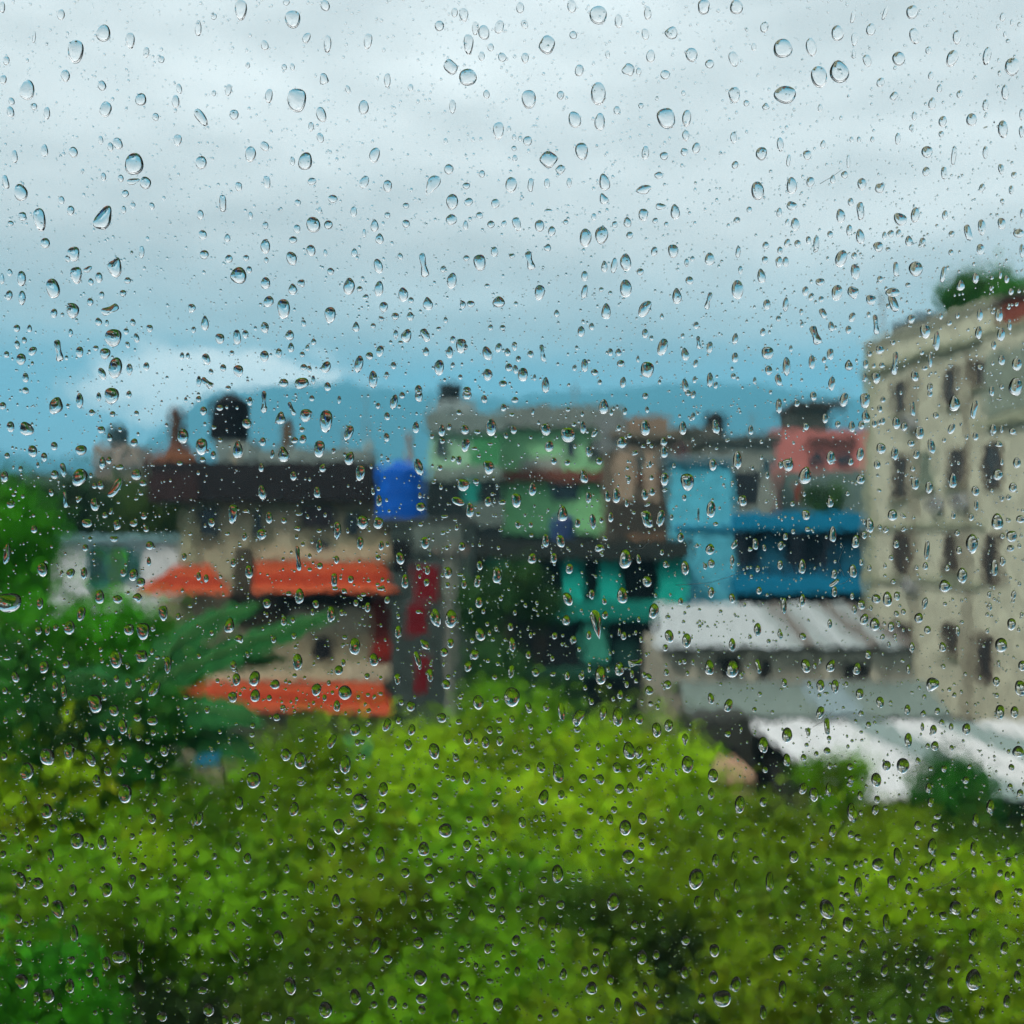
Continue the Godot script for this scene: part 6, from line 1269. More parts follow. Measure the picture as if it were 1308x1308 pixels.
func beige_block():
	var a = Vector3(15.6, 0, -48)
	var b = Vector3(17.2, 0, -40)
	var ax = (b - a).normalized()
	var nz = Vector3(-ax.z, 0, ax.x)
	if nz.z < 0: nz = -nz
	var o = thing("beige_building", "tall beige plastered building with rows of narrow dark windows and stone cornice", "building", Vector3(a.x, GROUND, a.z), "", atan2(-ax.z, ax.x))
	var wall = mat(0.60, 0.61, 0.46)
	var trim = mat(0.40, 0.44, 0.30)
	var dark = mat(0.035, 0.035, 0.035, 0.15, 0.0, false)
	var frame = mat(0.16, 0.13, 0.10)
	var shutter = mat(0.25, 0.33, 0.25)
	var hit = func(u, v):       # where the line of sight through a point of the photograph meets the facade: (along, up)
		var r = Vector3((u - 654.0) / PX, (HORIZON - v) / PX, -1)
		var p = r * (a.dot(nz) / r.dot(nz))
		return Vector2((p - a).dot(ax), p.y - GROUND)
	var top = hit.call(1115, 441).y
	var s0 = hit.call(1264, 600).x
	var length = s0 + 0.4
	put("wall", box(length, top, 9.0), wall, o, Vector3(length / 2 - 0.15, top / 2, -4.5))
	var corn = hit.call(1112, 474).y
	put("cornice", box(length + 0.5, 0.22, 0.5), trim, o, Vector3(length / 2 - 0.15, corn, 0.0))
	put("cornice", box(length + 0.3, 0.14, 0.3), trim, o, Vector3(length / 2 - 0.15, corn - 0.2, 0.0))
	put("coping", box(length + 0.3, 0.16, 0.4), wall, o, Vector3(length / 2 - 0.15, top + 0.083, -0.05))
	for v in [674, 739]:
		put("ledge", box(length + 0.2, 0.2, 0.3), trim, o, Vector3(length / 2 - 0.15, hit.call(1115, v).y, 0.0))
	put("quoin", box(0.5, top - 0.4, 0.16), trim, o, Vector3(0.1, top / 2, 0.0))
	for q in [[1143, 1161, 483, 532, 0], [1206, 1226, 466, 520, 0], [1243, 1260, 456, 497, 0], [1141, 1161, 578, 640, 0], [1175, 1194, 575, 625, 1], [1212, 1233, 570, 622, 0], [1144, 1164, 681, 736, 0], [1207, 1227, 681, 731, 0], [1142, 1165, 795, 850, 0], [1206, 1226, 797, 836, 0]]:
		var lo = hit.call(q[0], q[3])
		var hi = hit.call(q[1], q[2])
		var w = hi.x - lo.x
		var h = hi.y - lo.y
		var c = Vector3((lo.x + hi.x) / 2, (lo.y + hi.y) / 2, 0.05)
		var f = put("window", frame_mesh(w, h, 0.1, 0.12), frame if q[4] == 0 else shutter, o, c)
		put("pane", box(w - 0.2, h - 0.2, 0.02), dark if q[4] == 0 else shutter, f, Vector3(0, 0, -0.035))
		put("glazing_bar", box(0.06, h - 0.2, 0.04), frame, f, Vector3(0, 0, 0.0))
		put("sill", box(w + 0.3, 0.1, 0.25), trim, f, Vector3(0, -h / 2 - 0.052, 0.05))
	for u in [1170, 1238]:
		var px = hit.call(u, 700).x
		put("downpipe", cyl(0.07, 0.07, corn - 0.4, 10), mat(0.28, 0.26, 0.2), o, Vector3(px, (corn - 0.4) / 2, 0.1))
	for q in [[1167, 540], [1200, 644], [1236, 640], [1168, 748]]:
		var ap = hit.call(q[0], q[1])
		var ac = put("air_conditioner", box(0.8, 0.5, 0.35), mat(0.5, 0.52, 0.5), o, Vector3(ap.x, ap.y, 0.18))
		put("fan_grille", cyl(0.19, 0.19, 0.03, 16), mat(0.06, 0.06, 0.06), ac, Vector3(-0.12, 0, 0.185)).rotation.x = PI / 2
	# the roof edge and the little hut at the far corner
	var e0 = hit.call(1130, 430)
	put("roof_edge", box(2.6, 0.35, 3.0), mat(0.10, 0.13, 0.13), o, Vector3(e0.x + 1.6, top + 0.42, -1.6))
	# the nearer wing that stands forward of the facade
	var wt = hit.call(1264, 434).y
	var wing = put("wing", box(6.0, wt, 9.4), wall, o, Vector3(s0 + 3.3, wt / 2, -4.25))
	var face = 4.7
	put("balcony_recess", box(4.0, 2.2, 0.06), mat(0.27, 0.33, 0.26), wing, Vector3(-0.9 , hit.call(1285, 490).y - wt / 2, face + 0.033))
	put("wing_ledge", box(6.2, 0.25, 0.35), trim, wing, Vector3(0, hit.call(1280, 541).y - wt / 2, face + 0.1))
	put("wing_coping", box(6.2, 0.2, 9.6), trim, wing, Vector3(0, wt / 2 + 0.103, 0))
	for q in [[1274, 1297, 563, 627], [1273, 1297, 680, 746], [1262, 1290, 812, 868]]:
		var lo = hit.call(q[0], q[3])
		var hi = hit.call(q[1], q[2])
		var w = (hi.x - lo.x) * 0.95
		var h = hi.y - lo.y
		var f = put("window", frame_mesh(w, h, 0.12, 0.12), frame, wing, Vector3((lo.x + hi.x) / 2 - s0 - 3.4, (lo.y + hi.y) / 2 - wt / 2, face + 0.05))
		put("pane", box(w - 0.24, h - 0.24, 0.02), dark, f, Vector3(0, 0, -0.035))
	# on the roof
	var rp = o.transform * Vector3(s0 + 1.2, wt + 0.203, -0.6)
	var hut = thing("brick_stair_hut", "red brick stair hut on the roof of the beige building", "hut", rp, "", o.rotation.y)
	put("wall", box(3.4, 0.95, 2.4), mat(0.30, 0.085, 0.06), hut, Vector3(1.2, 0.475, -0.6))
	put("roof", box(3.8, 0.12, 2.8), mat(0.12, 0.1, 0.09), hut, Vector3(1.2, 1.012, -0.6))
	for q in [[1250, 340, 46.5, 1.35, 0, "tall leafy shrub crowning the roof of the beige building"], [1215, 362, 47.0, 0.8, 1, "small leafy shrub at the outer end of the beige building's roof garden"], [1292, 354, 43.0, 0.95, 2, "wide leafy shrub behind the red brick stair hut on the roof"]]:
		var p = at(q[0], q[1], q[2])
		var sh = thing("roof_shrub", q[5], "shrub", Vector3(p.x, GROUND + (wt if q[4] == 2 else top) + 0.21, p.z), "shrubs on the roof of the beige building")
		var rise = maxf(p.y - sh.position.y - q[3] * 0.8, 0.3)
		var c = put("crown", crowns_for()[q[4]], leaf_mat(0.05, 0.21, 0.03), sh, Vector3(0, rise, 0), q[4])
		c.scale = Vector3.ONE * q[3]
		tag(c, "", "", "", "stuff")
		put("planter", cyl(0.3, 0.38, 0.5), mat(0.3, 0.14, 0.09), sh, Vector3(0, 0.25, 0))
		put("stem", cyl(0.05, 0.03, rise + 0.3, 8), bark, sh, Vector3(0, rise / 2 + 0.25, 0))

func crowns_for():
	if crowns.is_empty():
		crowns = [crown_mesh(1, 7500, 0.06, 30, 0.85), crown_mesh(2, 7000, 0.062, 26, 0.8), crown_mesh(3, 7500, 0.058, 34, 0.9), crown_mesh(4, 7000, 0.062, 24, 0.75), crown_mesh(5, 8000, 0.055, 38, 0.95)]
	return crowns

func town_right():
	var glass = mat(0.02, 0.025, 0.03, 0.15, 0.0, false)
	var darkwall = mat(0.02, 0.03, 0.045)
	# pale blue house with its deep balcony
	var blue = mat(0.13, 0.62, 0.80)
	var deep = mat(0.008, 0.27, 0.48)
	var o = house("blue_house", "pale blue house with deep blue balcony and dark shaded verandah beside beige building", 860, 938, 588, 62.0, 2.0, blue)
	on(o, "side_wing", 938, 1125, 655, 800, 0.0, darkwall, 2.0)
	on(o, "upper_band", 934, 1125, 655, 677, 1.0, deep, 1.9)
	on(o, "balcony_front", 930, 1125, 736, 756, 1.3, deep, 2.0)
	on(o, "ledge", 858, 938, 672, 676, 0.25, deep)
	for q in [[972, 1000, 688, 727], [1058, 1106, 694, 730]]:
		on(o, "shutter", q[0], q[1], q[2], q[3], 0.08, mat(0.02, 0.16, 0.25))
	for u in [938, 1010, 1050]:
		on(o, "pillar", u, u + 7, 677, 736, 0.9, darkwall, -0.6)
	for k in 12:
		var u = 942 + k * 14
		on(o, "baluster", u, u + 3, 722, 736, 1.2, deep, -1.1)
	on(o, "roof_slab", 852, 940, 584, 589, 0.4, mat(0.25, 0.4, 0.45), 2.2)
	var upper = house("grey_flat", "small grey rendered flat with big dark opening behind the pale blue house", 905, 990, 562, 74.0, 6.0, mat(0.30, 0.34, 0.29))
	on(upper, "opening", 920, 968, 602, 645, 0.05, mat(0.012, 0.015, 0.02, 0.3))
	on(upper, "roof_slab", 898, 996, 556, 563, 0.5, mat(0.14, 0.16, 0.14), 6.5)
	window_on(upper, 972, 986, 585, 602, glass, mat(0.1, 0.3, 0.36))
	var low = house("flat_roofed_house", "low olive grey flat roofed house between brown house and pale blue house", 850, 912, 552, 84.0, 7.0, mat(0.13, 0.16, 0.12))
	on(low, "parapet", 846, 916, 548, 554, 0.3, mat(0.2, 0.19, 0.15), 7.4)
	window_on(low, 866, 878, 566, 582, glass, mat(0.3, 0.1, 0.08))
	tank("water_tank", "black water tank on the flat roof above the pale blue house", 899, 927, 526, 556, 84.0, mat(0.02, 0.022, 0.022, 0.5), -1, "black rooftop water tanks")
	# pink building
	var pink = mat(0.68, 0.23, 0.20)
	var pk = house("pink_building", "salmon pink building with dark hut on its roof beside beige building", 990, 1118, 548, 82.0, 9.0, pink)
	on(pk, "roof_hut", 1020, 1064, 516, 548, -1.0, mat(0.07, 0.09, 0.075), 6.0)
	on(pk, "hut_roof", 1016, 1084, 512, 519, -0.6, mat(0.1, 0.11, 0.1), 6.6)
	on(pk, "lower_wall", 996, 1118, 602, 660, 0.3, mat(0.16, 0.24, 0.21))
	on(pk, "shade_band", 1030, 1092, 558, 574, 0.12, mat(0.16, 0.07, 0.06))
	for q in [[1034, 1052, 578, 594], [1066, 1086, 578, 594], [1080, 1100, 610, 634]]:
		window_on(pk, q[0], q[1], q[2], q[3], glass, mat(0.25, 0.1, 0.08))
	on(pk, "door", 1012, 1024, 618, 642, 0.34, mat(0.3, 0.08, 0.05))
	tree("balcony_bush", "round green bush growing in front of the pink building's lower wall", "bush", 1056, 615, 76.0, 1.5, 1, leaf_mat(0.05, 0.13, 0.03))
	# grey shed
	var concrete = mat(0.40, 0.385, 0.30)
	var sh = thing("grey_shed", "long concrete shed with streaked sheet roof below the blue house", "shed", Vector3(0, GROUND, 0))
	sh.set_meta("d", 33.6)
	var g = Vector3(0, -GROUND, 0)
	var wall_top = (HORIZON - 826.0) / PX * 33.6 - GROUND
	var x0 = (846 - 654.0) / PX * 33.6
	var x1 = (1168 - 654.0) / PX * 33.6
	put("wall", box(x1 - x0, wall_top, 5.0), concrete, sh, Vector3((x0 + x1) / 2, wall_top / 2, -33.6 - 2.5))
	sh.set_meta("front", -33.6)
	sh.set_meta("d", 33.6)
	# roof sheets run down the slope
	var pale = mat(0.46, 0.51, 0.51, 0.6)
	var rust = mat(0.17, 0.155, 0.135, 0.7)
	var mid = mat(0.33, 0.38, 0.37, 0.6)
	var tones = [pale, pale, pale, pale, pale, pale, pale, pale, mid, rust, mid, pale, mid, rust, mid, rust]
	var far0 = at(838, 771, 39.0)
	var far1 = at(1090, 771, 39.0)
	var near0 = at(838, 826, 33.0)
	var near1 = at(1172, 826, 33.0)
	var cnt = tones.size()
	for k in cnt:
		var f0 = float(k) / cnt + 0.0005
		var f1 = float(k + 1) / cnt - 0.0005
		var lift = Vector3(0, 0.03 * (k % 2), 0) + g
		put("roof_sheet", slab(far0.lerp(far1, f0) + lift, far0.lerp(far1, f1) + lift, near0.lerp(near1, f1) + lift, near0.lerp(near1, f0) + lift, 0.05), tones[k], sh)
	for q in [[914, 948, 838, 870], [1076, 1108, 846, 870], [968, 986, 842, 868]]:
		on(sh, "opening", q[0], q[1], q[2], q[3], 0.03, mat(0.03, 0.03, 0.028, 0.6))
	for u in [880, 950, 1046, 1112]:
		on(sh, "pier", u, u + 12, 826, 872, 0.14, mat(0.50, 0.47, 0.36))
	on(sh, "beam", 850, 1166, 826, 832, 0.2, mat(0.14, 0.13, 0.11))
	on(sh, "skirting", 850, 1166, 868, 873, 0.24, mat(0.36, 0.38, 0.33))
	var lt = [at(868, 872, 33.2), at(1180, 872, 33.2), at(1220, 916, 30.8), at(882, 916, 30.8)]
	for k in 6:
		var f0 = k / 6.0 + 0.0008
		var f1 = (k + 1) / 6.0 - 0.0008
		var lift = Vector3(0, 0.02 * (k % 2), 0) + g
		put("lean_to_sheet", slab(lt[0].lerp(lt[1], f0) + lift, lt[0].lerp(lt[1], f1) + lift, lt[3].lerp(lt[2], f1) + lift, lt[3].lerp(lt[2], f0) + lift, 0.06), mat(0.19, 0.25, 0.22, 0.6) if k != 3 else mat(0.25, 0.34, 0.36, 0.5), sh)
	put("gutter", box(8.6, 0.12, 0.16), mat(0.06, 0.075, 0.07), sh, at(1050, 919, 30.7) + g)
	put("lean_to_wall", box(7.6, 5.6, 0.2), mat(0.08, 0.09, 0.08), sh, Vector3(at(1050, 919, 31.2).x, 2.8, -31.3))
	# white striped roof
	var wr = thing("striped_roof_shelter", "low shelter under white and grey striped metal roof in front of shed", "shelter", Vector3(0, GROUND, 0))
	var yy = -4.72 - GROUND
	var white = mat(0.78, 0.80, 0.80, 0.45)
	var grey = mat(0.27, 0.36, 0.34, 0.5)
	var xs = [6.35, 7.25, 8.15, 9.05, 10.0, 10.65, 11.3, 12.5, 13.4, 14.3, 15.3, 16.2, 17.2]
	var cols = [white, white, white, grey, white, white, grey, white, white, grey, white, white]
	for k in cols.size():
		var h = 0.04 if k % 2 else 0.0
		put("roof_sheet", box(xs[k + 1] - xs[k] - 0.012, 0.06, 9.2), cols[k], wr, Vector3((xs[k] + xs[k + 1]) / 2, yy - 0.03 + h, -25.2))
	for q in [[6.5, -21.0], [10.5, -21.0], [14.5, -21.0], [6.5, -29.4], [10.5, -29.4], [14.5, -29.4]]:
		put("post", box(0.16, yy - 0.1, 0.16), mat(0.1, 0.1, 0.1), wr, Vector3(q[0], (yy - 0.1) / 2, q[1]))
	put("rafter", box(10.6, 0.14, 0.12), mat(0.08, 0.08, 0.08), wr, Vector3(11.7, yy - 0.14, -20.9))
	put("back_wall", box(10.6, yy - 0.3, 0.2), mat(0.06, 0.065, 0.06), wr, Vector3(11.7, (yy - 0.3) / 2, -29.6))
	# tan gable end among the trees
	var tn = house("tan_hut", "low tan hut showing its wall between treetops and white striped roof", 916, 958, 996, 22.0, 2.0, mat(0.62, 0.42, 0.28))
	on(tn, "roof_edge", 911, 963, 992, 997, 0.15, mat(0.45, 0.28, 0.17), 2.1)
	var dk = house("dark_lean_to", "dark timber lean-to in shade under the shed's lower roof", 880, 962, 918, 29.0, 2.0, mat(0.05, 0.055, 0.045))
	on(dk, "door", 915, 940, 955, 990, 0.05, mat(0.01, 0.01, 0.012))

func town_middle():
	var glass = mat(0.015, 0.03, 0.03, 0.15, 0.0, false)
	var mint = mat(0.34, 0.80, 0.40)
	var mintlow = mat(0.33, 0.84, 0.38)
	var grey = mat(0.22, 0.29, 0.26)
	# mint green house: three joined blocks
	var o = house("mint_house", "mint green two storey house with grey flat roof and rust red eave", 640, 782, 546, 76.0, 9.0, mint)
	on(o, "roof_slab", 640, 796, 520, 547, 0.8, mat(0.24, 0.29, 0.26), 9.0)
	on(o, "eave", 634, 780, 602, 617, 1.4, mat(0.24, 0.09, 0.06), 2.0)
	on(o, "lower_storey", 642, 775, 617, 682, 0.6, mintlow, 3.0)
	on(o, "base", 640, 790, 682, 800, 0.3, mat(0.05, 0.08, 0.06), 8.0)
	on(o, "pale_panel", 664, 716, 584, 600, 0.1, mat(0.42, 0.48, 0.42))
	for q in [[622, 642, 562, 590], [720, 736, 560, 584], [752, 768, 562, 586]]:
		window_on(o, q[0], q[1], q[2], q[3], glass, grey)
	var lw = put("lower_window", frame_mesh(2.0, 1.25, 0.12, 0.12), mat(0.1, 0.2, 0.15), o, Vector3((719 - 654.0) / PX * 76 - o.position.x, (HORIZON - 629) / PX * 76 - GROUND, o.get_meta("front") + 0.64))
	put("pane", box(1.76, 1.0, 0.02), glass, lw, Vector3(0, 0, -0.03))
	var left = house("mint_annex", "pale green annex with grey upper deck left of the mint house", 548, 642, 552, 72.0, 8.0, mat(0.40, 0.74, 0.46))
	on(left, "upper_deck", 545, 645, 528, 553, 0.5, mat(0.24, 0.31, 0.28), 8.0)
	on(left, "green_bay", 602, 640, 556, 600, 0.25, mat(0.08, 0.36, 0.14))
	on(left, "grey_plinth", 550, 642, 596, 612, 0.35, mat(0.26, 0.34, 0.28))
	on(left, "dark_storey", 545, 642, 612, 702, 0.15, mat(0.02, 0.028, 0.027))
	on(left, "turquoise_door", 592, 612, 614, 644, 0.24, mat(0.02, 0.33, 0.26))
	on(left, "grey_wall", 598, 644, 642, 672, 0.3, mat(0.17, 0.22, 0.19))
	window_on(left, 556, 572, 560, 582, glass, grey)
	window_on(left, 610, 624, 566, 586, glass, grey)
	var deck = house("grey_stair_tower", "slim grey stair tower under the black tank behind the mint annex", 552, 604, 512, 86.0, 4.0, mat(0.36, 0.44, 0.43))
	window_on(deck, 570, 582, 522, 538, glass, grey)
	tank("water_tank", "black water tank topping the grey stair tower above the mint annex", 557, 594, 488, 512, 86.0, mat(0.02, 0.03, 0.032, 0.5), -1, "black rooftop water tanks")
	# brown house
	var br = house("brown_house", "brown brick house with tan columns between mint house and pale blue house", 778, 866, 556, 70.0, 8.0, mat(0.19, 0.16, 0.12))
	on(br, "upper_room", 806, 856, 530, 557, -0.8, mat(0.33, 0.24, 0.17), 6.0)
	on(br, "grey_room", 762, 800, 530, 575, 0.2, mat(0.24, 0.27, 0.26))
	for q in [[786, 810], [822, 840]]:
		on(br, "column", q[0], q[1], 576, 640, 0.4, mat(0.44, 0.33, 0.23))
	on(br, "parapet", 776, 868, 552, 560, 0.5, mat(0.26, 0.22, 0.16))
	on(br, "brown_band", 800, 862, 604, 618, 0.3, mat(0.14, 0.07, 0.05))
	on(br, "dark_storey", 776, 860, 640, 700, 0.35, mat(0.07, 0.06, 0.045))
	on(br, "tan_sill", 800, 848, 682, 694, 0.8, mat(0.24, 0.14, 0.08))
	window_on(br, 842, 856, 578, 598, glass, grey)
	window_on(br, 812, 822, 580, 600, glass, grey)
	tank("water_tank", "dark grey water tank at the edge of the brown house's roof", 800, 826, 532, 556, 71.5, mat(0.035, 0.045, 0.045, 0.5), -1, "black rooftop water tanks")
	tank("navy_tank", "small navy blue water tank in front of the mint green lower floor", 702, 737, 656, 694, 60.0, mat(0.01, 0.045, 0.16, 0.45))
	# turquoise verandah house
	var tq = mat(0.015, 0.56, 0.44)
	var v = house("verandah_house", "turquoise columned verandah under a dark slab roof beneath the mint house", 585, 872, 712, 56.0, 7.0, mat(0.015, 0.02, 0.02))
	on(v, "roof_slab", 578, 878, 690, 713, 1.6, mat(0.035, 0.045, 0.04), 7.0)
	for q in [[626, 648, 714, 740], [718, 743, 712, 768], [762, 791, 712, 776], [838, 872, 712, 768]]:
		on(v, "column", q[0], q[1], q[2], q[3], 0.9, tq, 0.0)
	on(v, "parapet", 690, 872, 766, 790, 1.1, mat(0.012, 0.30, 0.23))
	on(v, "lower_column", 744, 774, 792, 844, 0.7, mat(0.06, 0.40, 0.28))
	on(v, "green_panel", 640, 690, 714, 735, 0.3, mat(0.02, 0.22, 0.09))
	on(v, "lower_ledge", 660, 790, 852, 862, 0.7, mat(0.03, 0.14, 0.09))
	on(v, "green_door", 784, 812, 816, 852, 0.1, mat(0.02, 0.09, 0.07))
	for q in [[650, 712, 40.0, 1.15, 0, "ivy-like bush climbing the verandah's left columns"], [615, 735, 38.0, 1.2, 1, "dark bush at the foot of the verandah's end column"], [690, 745, 41.0, 1.0, 2, "low bush before the verandah's turquoise parapet"], [640, 810, 36.0, 1.3, 3, "dark green bush below the verandah in the yard"], [700, 870, 34.0, 1.2, 4, "dark yard bush in front of the dark doorway"]]:
		tree("yard_bush", q[5], "bush", q[0], q[1], q[2], q[3], q[4], leaf_mat(0.03, 0.1, 0.02), 1.0, "bushes in the verandah's yard")
	# utility pole
	var p = at(576, 690, 30.0)
	var pole = thing("utility_pole", "pale grey concrete utility pole rising before the verandah house", "pole", Vector3(p.x, GROUND, p.z))
	put("shaft", cyl(0.17, 0.12, p.y - GROUND, 12), mat(0.22, 0.23, 0.19), pole, Vector3(0, (p.y - GROUND) / 2, 0))
	put("crossarm", box(0.9, 0.09, 0.09), mat(0.15, 0.14, 0.12), pole, Vector3(0, p.y - GROUND - 0.35, 0.17))
	for x in [-0.38, 0.38]:
		put("insulator", cyl(0.05, 0.04, 0.14, 10), mat(0.35, 0.2, 0.14), pole, Vector3(x, p.y - GROUND - 0.235, 0.17))

func aerials():
	for q in [[1126, 372, 440, 47.0, "tall thin aerial mast at the outer corner of the beige building's roof"], [735, 492, 522, 78.0, "thin aerial on the mint house's grey flat roof"], [1078, 496, 548, 84.0, "thin aerial on the pink building's roof"], [440, 545, 592, 46.0, "thin aerial on the tan house's parapet"], [960, 528, 558, 76.0, "thin aerial on the small grey flat's roof"]]:
		var a = at(q[0], q[1], q[3])
		var b = at(q[0], q[2], q[3])
		var h = a.y - b.y
		var o = thing("roof_aerial", q[4], "aerial", b, "aerials on the roofs")
		put("mast", cyl(0.07, 0.045, h, 8), mat(0.35, 0.38, 0.38), o, Vector3(0, h / 2, 0))
		for k in 4:
			put("rod", cyl(0.015, 0.015, 0.9 - 0.15 * k, 6), mat(0.3, 0.32, 0.32), o, Vector3(0, h * 0.96 - 0.16 * k, 0.06)).rotation.z = PI / 2

func town_left():
	var glass = mat(0.02, 0.02, 0.022, 0.15, 0.0, false)
	var tan = mat(0.47, 0.43, 0.28)
	var shaded_tin = mat(0.022, 0.02, 0.022, 0.6)
	var orange = mat(0.56, 0.065, 0.02, 0.8)
	var faded = mat(0.60, 0.12, 0.045, 0.8)
	var burnt = mat(0.40, 0.045, 0.016, 0.8)
	var cream = mat(0.62, 0.50, 0.32)
	# the tan house with its dark upper storey and orange roofs
	var o = house("tan_house", "tan house with shade-darkened sheet metal top storey and orange tiled canopies", 233, 506, 640, 44.0, 9.0, tan)
	on(o, "top_storey", 198, 478, 592, 641, 1.0, shaded_tin, 9.0)  # dark tin, with the storey's shadow put into its near-black colour
	on(o, "parapet", 328, 472, 574, 593, 0.2, mat(0.27, 0.34, 0.31), 3.0)
	on(o, "corner_room", 200, 262, 606, 640, 1.1, mat(0.05, 0.03, 0.03), 2.0)
	for q in [[252, 282, 648, 690], [384, 428, 646, 676], [396, 424, 686, 704], [322, 340, 652, 690], [440, 462, 654, 686]]:
		window_on(o, q[0], q[1], q[2], q[3], glass if q[0] != 384 else mat(0.06, 0.02, 0.025, 0.4), mat(0.2, 0.2, 0.13))
	on(o, "cream_band", 330, 505, 700, 716, 0.3, cream)
	on(o, "plaster_strip", 350, 378, 655, 705, 0.12, mat(0.52, 0.47, 0.32))
	on(o, "plaster_strip", 232, 250, 655, 720, 0.12, mat(0.42, 0.42, 0.26))
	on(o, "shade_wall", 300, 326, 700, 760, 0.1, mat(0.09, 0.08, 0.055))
	on(o, "lower_storey", 206, 480, 762, 880, 0.25, mat(0.36, 0.33, 0.21))
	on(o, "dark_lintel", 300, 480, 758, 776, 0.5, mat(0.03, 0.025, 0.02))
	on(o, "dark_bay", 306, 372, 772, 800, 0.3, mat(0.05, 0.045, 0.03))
	on(o, "light_panel", 372, 470, 776, 806, 0.3, mat(0.42, 0.42, 0.30))
	on(o, "round_vent", 402, 426, 814, 842, 0.32, mat(0.02, 0.02, 0.022))
	on(o, "red_pier", 478, 500, 764, 862, 0.6, mat(0.16, 0.025, 0.02))
	on(o, "cream_ledge", 440, 500, 846, 868, 0.7, mat(0.6, 0.55, 0.38))
	on(o, "red_band", 480, 500, 818, 836, 0.7, mat(0.35, 0.03, 0.02))
	var g = Vector3(-o.position.x, -GROUND, -o.position.z)
	# tiled canopies: separate courses of tiles, each a row of its own
	var canopy = func(f0, f1, n1, n0, called, courses):
		for k in courses:
			var a = float(k) / courses
			var b = float(k + 1) / courses
			var step = Vector3(0, 0.03, 0) + g
			put(called, slab(f0.lerp(n0, a) + g, f1.lerp(n1, a) + g, f1.lerp(n1, b) + step, f0.lerp(n0, b) + step, 0.05), [orange, faded, orange, burnt, orange, faded][k % 6], o)
	canopy.call(at(326, 716, 43.9), at(482, 714, 43.9), at(508, 757, 42.2), at(322, 757, 42.2), "tile_course", 6)
	canopy.call(at(226, 722, 43.9), at(268, 720, 43.9), at(298, 758, 42.4), at(174, 758, 42.4), "tile_course", 6)
	canopy.call(at(238, 870, 43.6), at(488, 868, 43.6), at(500, 912, 41.2), at(188, 903, 41.2), "lower_tile_course", 6)
	put("ridge_cap", tube([at(232, 868, 43.5) + g, at(360, 866, 43.5) + g, at(492, 865, 43.5) + g], 0.16, 0.16, 8), cream, o)
	put("ridge_cap", tube([at(188, 901, 41.3) + g, at(212, 880, 42.5) + g, at(240, 868, 43.5) + g], 0.1, 0.14, 8), mat(0.62, 0.28, 0.15), o)
	# dark tank on its plinth
	var pl = house("tank_plinth", "pale grey green plinth room that carries the tall black tank", 276, 322, 563, 46.5, 1.6, mat(0.26, 0.34, 0.32))
	on(pl, "pale_strip", 296, 306, 566, 600, 0.06, mat(0.55, 0.5, 0.36))
	tank("water_tank", "tall black water tank standing on the plinth above the tan house", 267, 319, 503, 563, 46.5, mat(0.006, 0.007, 0.011, 0.5), -1, "black rooftop water tanks")
	# brown spire roof
	var sp = at(226, 592, 46.6)
	var spire = thing("spire_roof", "brown pointed shrine roof with thick finial left of the black tank", "roof", sp)
	var ring := [[0.0, 1.26], [0.1, 1.2], [0.28, 0.9], [0.55, 0.6], [0.85, 0.38], [0.95, 0.3]]
	var st := SurfaceTool.new()
	st.begin(Mesh.PRIMITIVE_TRIANGLES)
	for i in ring.size() - 1:
		for k in 16:
			var a0 = TAU * k / 16
			var a1 = TAU * (k + 1) / 16
			var p00 = Vector3(cos(a0) * ring[i][1], ring[i][0], sin(a0) * ring[i][1])
			var p01 = Vector3(cos(a1) * ring[i][1], ring[i][0], sin(a1) * ring[i][1])
			var p10 = Vector3(cos(a0) * ring[i + 1][1], ring[i + 1][0], sin(a0) * ring[i + 1][1])
			var p11 = Vector3(cos(a1) * ring[i + 1][1], ring[i + 1][0], sin(a1) * ring[i + 1][1])
			for p in [p00, p10, p11, p00, p11, p01]: st.add_vertex(p)
	st.index()
	st.generate_normals()
	var rust = mat(0.13, 0.06, 0.04)
	put("cone", st.commit(), rust, spire)
	put("finial", cyl(0.34, 0.28, 1.15, 14), mat(0.12, 0.075, 0.055), spire, Vector3(-0.02, 1.52, 0))
	put("cap", cyl(0.36, 0.1, 0.2, 14), rust, spire, Vector3(-0.02, 2.19, 0))
	put("eave_band", box(1.5, 0.34, 0.3), mat(0.34, 0.14, 0.07), spire, Vector3(0.5, 0.18, 1.1))
	var bp = at(365, 592, 46.0)
	var post = thing("chimney_post", "slim brown chimney standing on the tan house's roof", "chimney", bp)
	put("stack", box(0.44, 1.7, 0.44), mat(0.15, 0.11, 0.075), post, Vector3(0, 0.75, 0))
	put("pot", cyl(0.2, 0.16, 0.3, 12), mat(0.12, 0.09, 0.07), post, Vector3(0, 1.75, 0))
	# far tan tower with tank
	var ft = house("far_tan_tower", "distant tan tower with small dark tank on top before white cloud", 122, 176, 569, 160.0, 8.0, mat(0.46, 0.37, 0.30))
	on(ft, "shade_floor", 126, 176, 592, 602, 0.2, mat(0.2, 0.2, 0.18))
	window_on(ft, 132, 142, 576, 586, glass, tan)
	window_on(ft, 154, 164, 576, 586, glass, tan)
	tank("water_tank", "distant dark tank crowning the far tan tower", 138, 162, 543, 569, 162.0, mat(0.035, 0.06, 0.06, 0.5), -1, "black rooftop water tanks")
	# white annex
	var an = house("white_annex", "small white rendered annex with two dark green windows among trees", 66, 231, 690, 45.5, 3.0, mat(0.84, 0.87, 0.87))
	on(an, "roof_edge", 62, 234, 684, 691, 0.3, mat(0.30, 0.55, 0.57), 3.3)
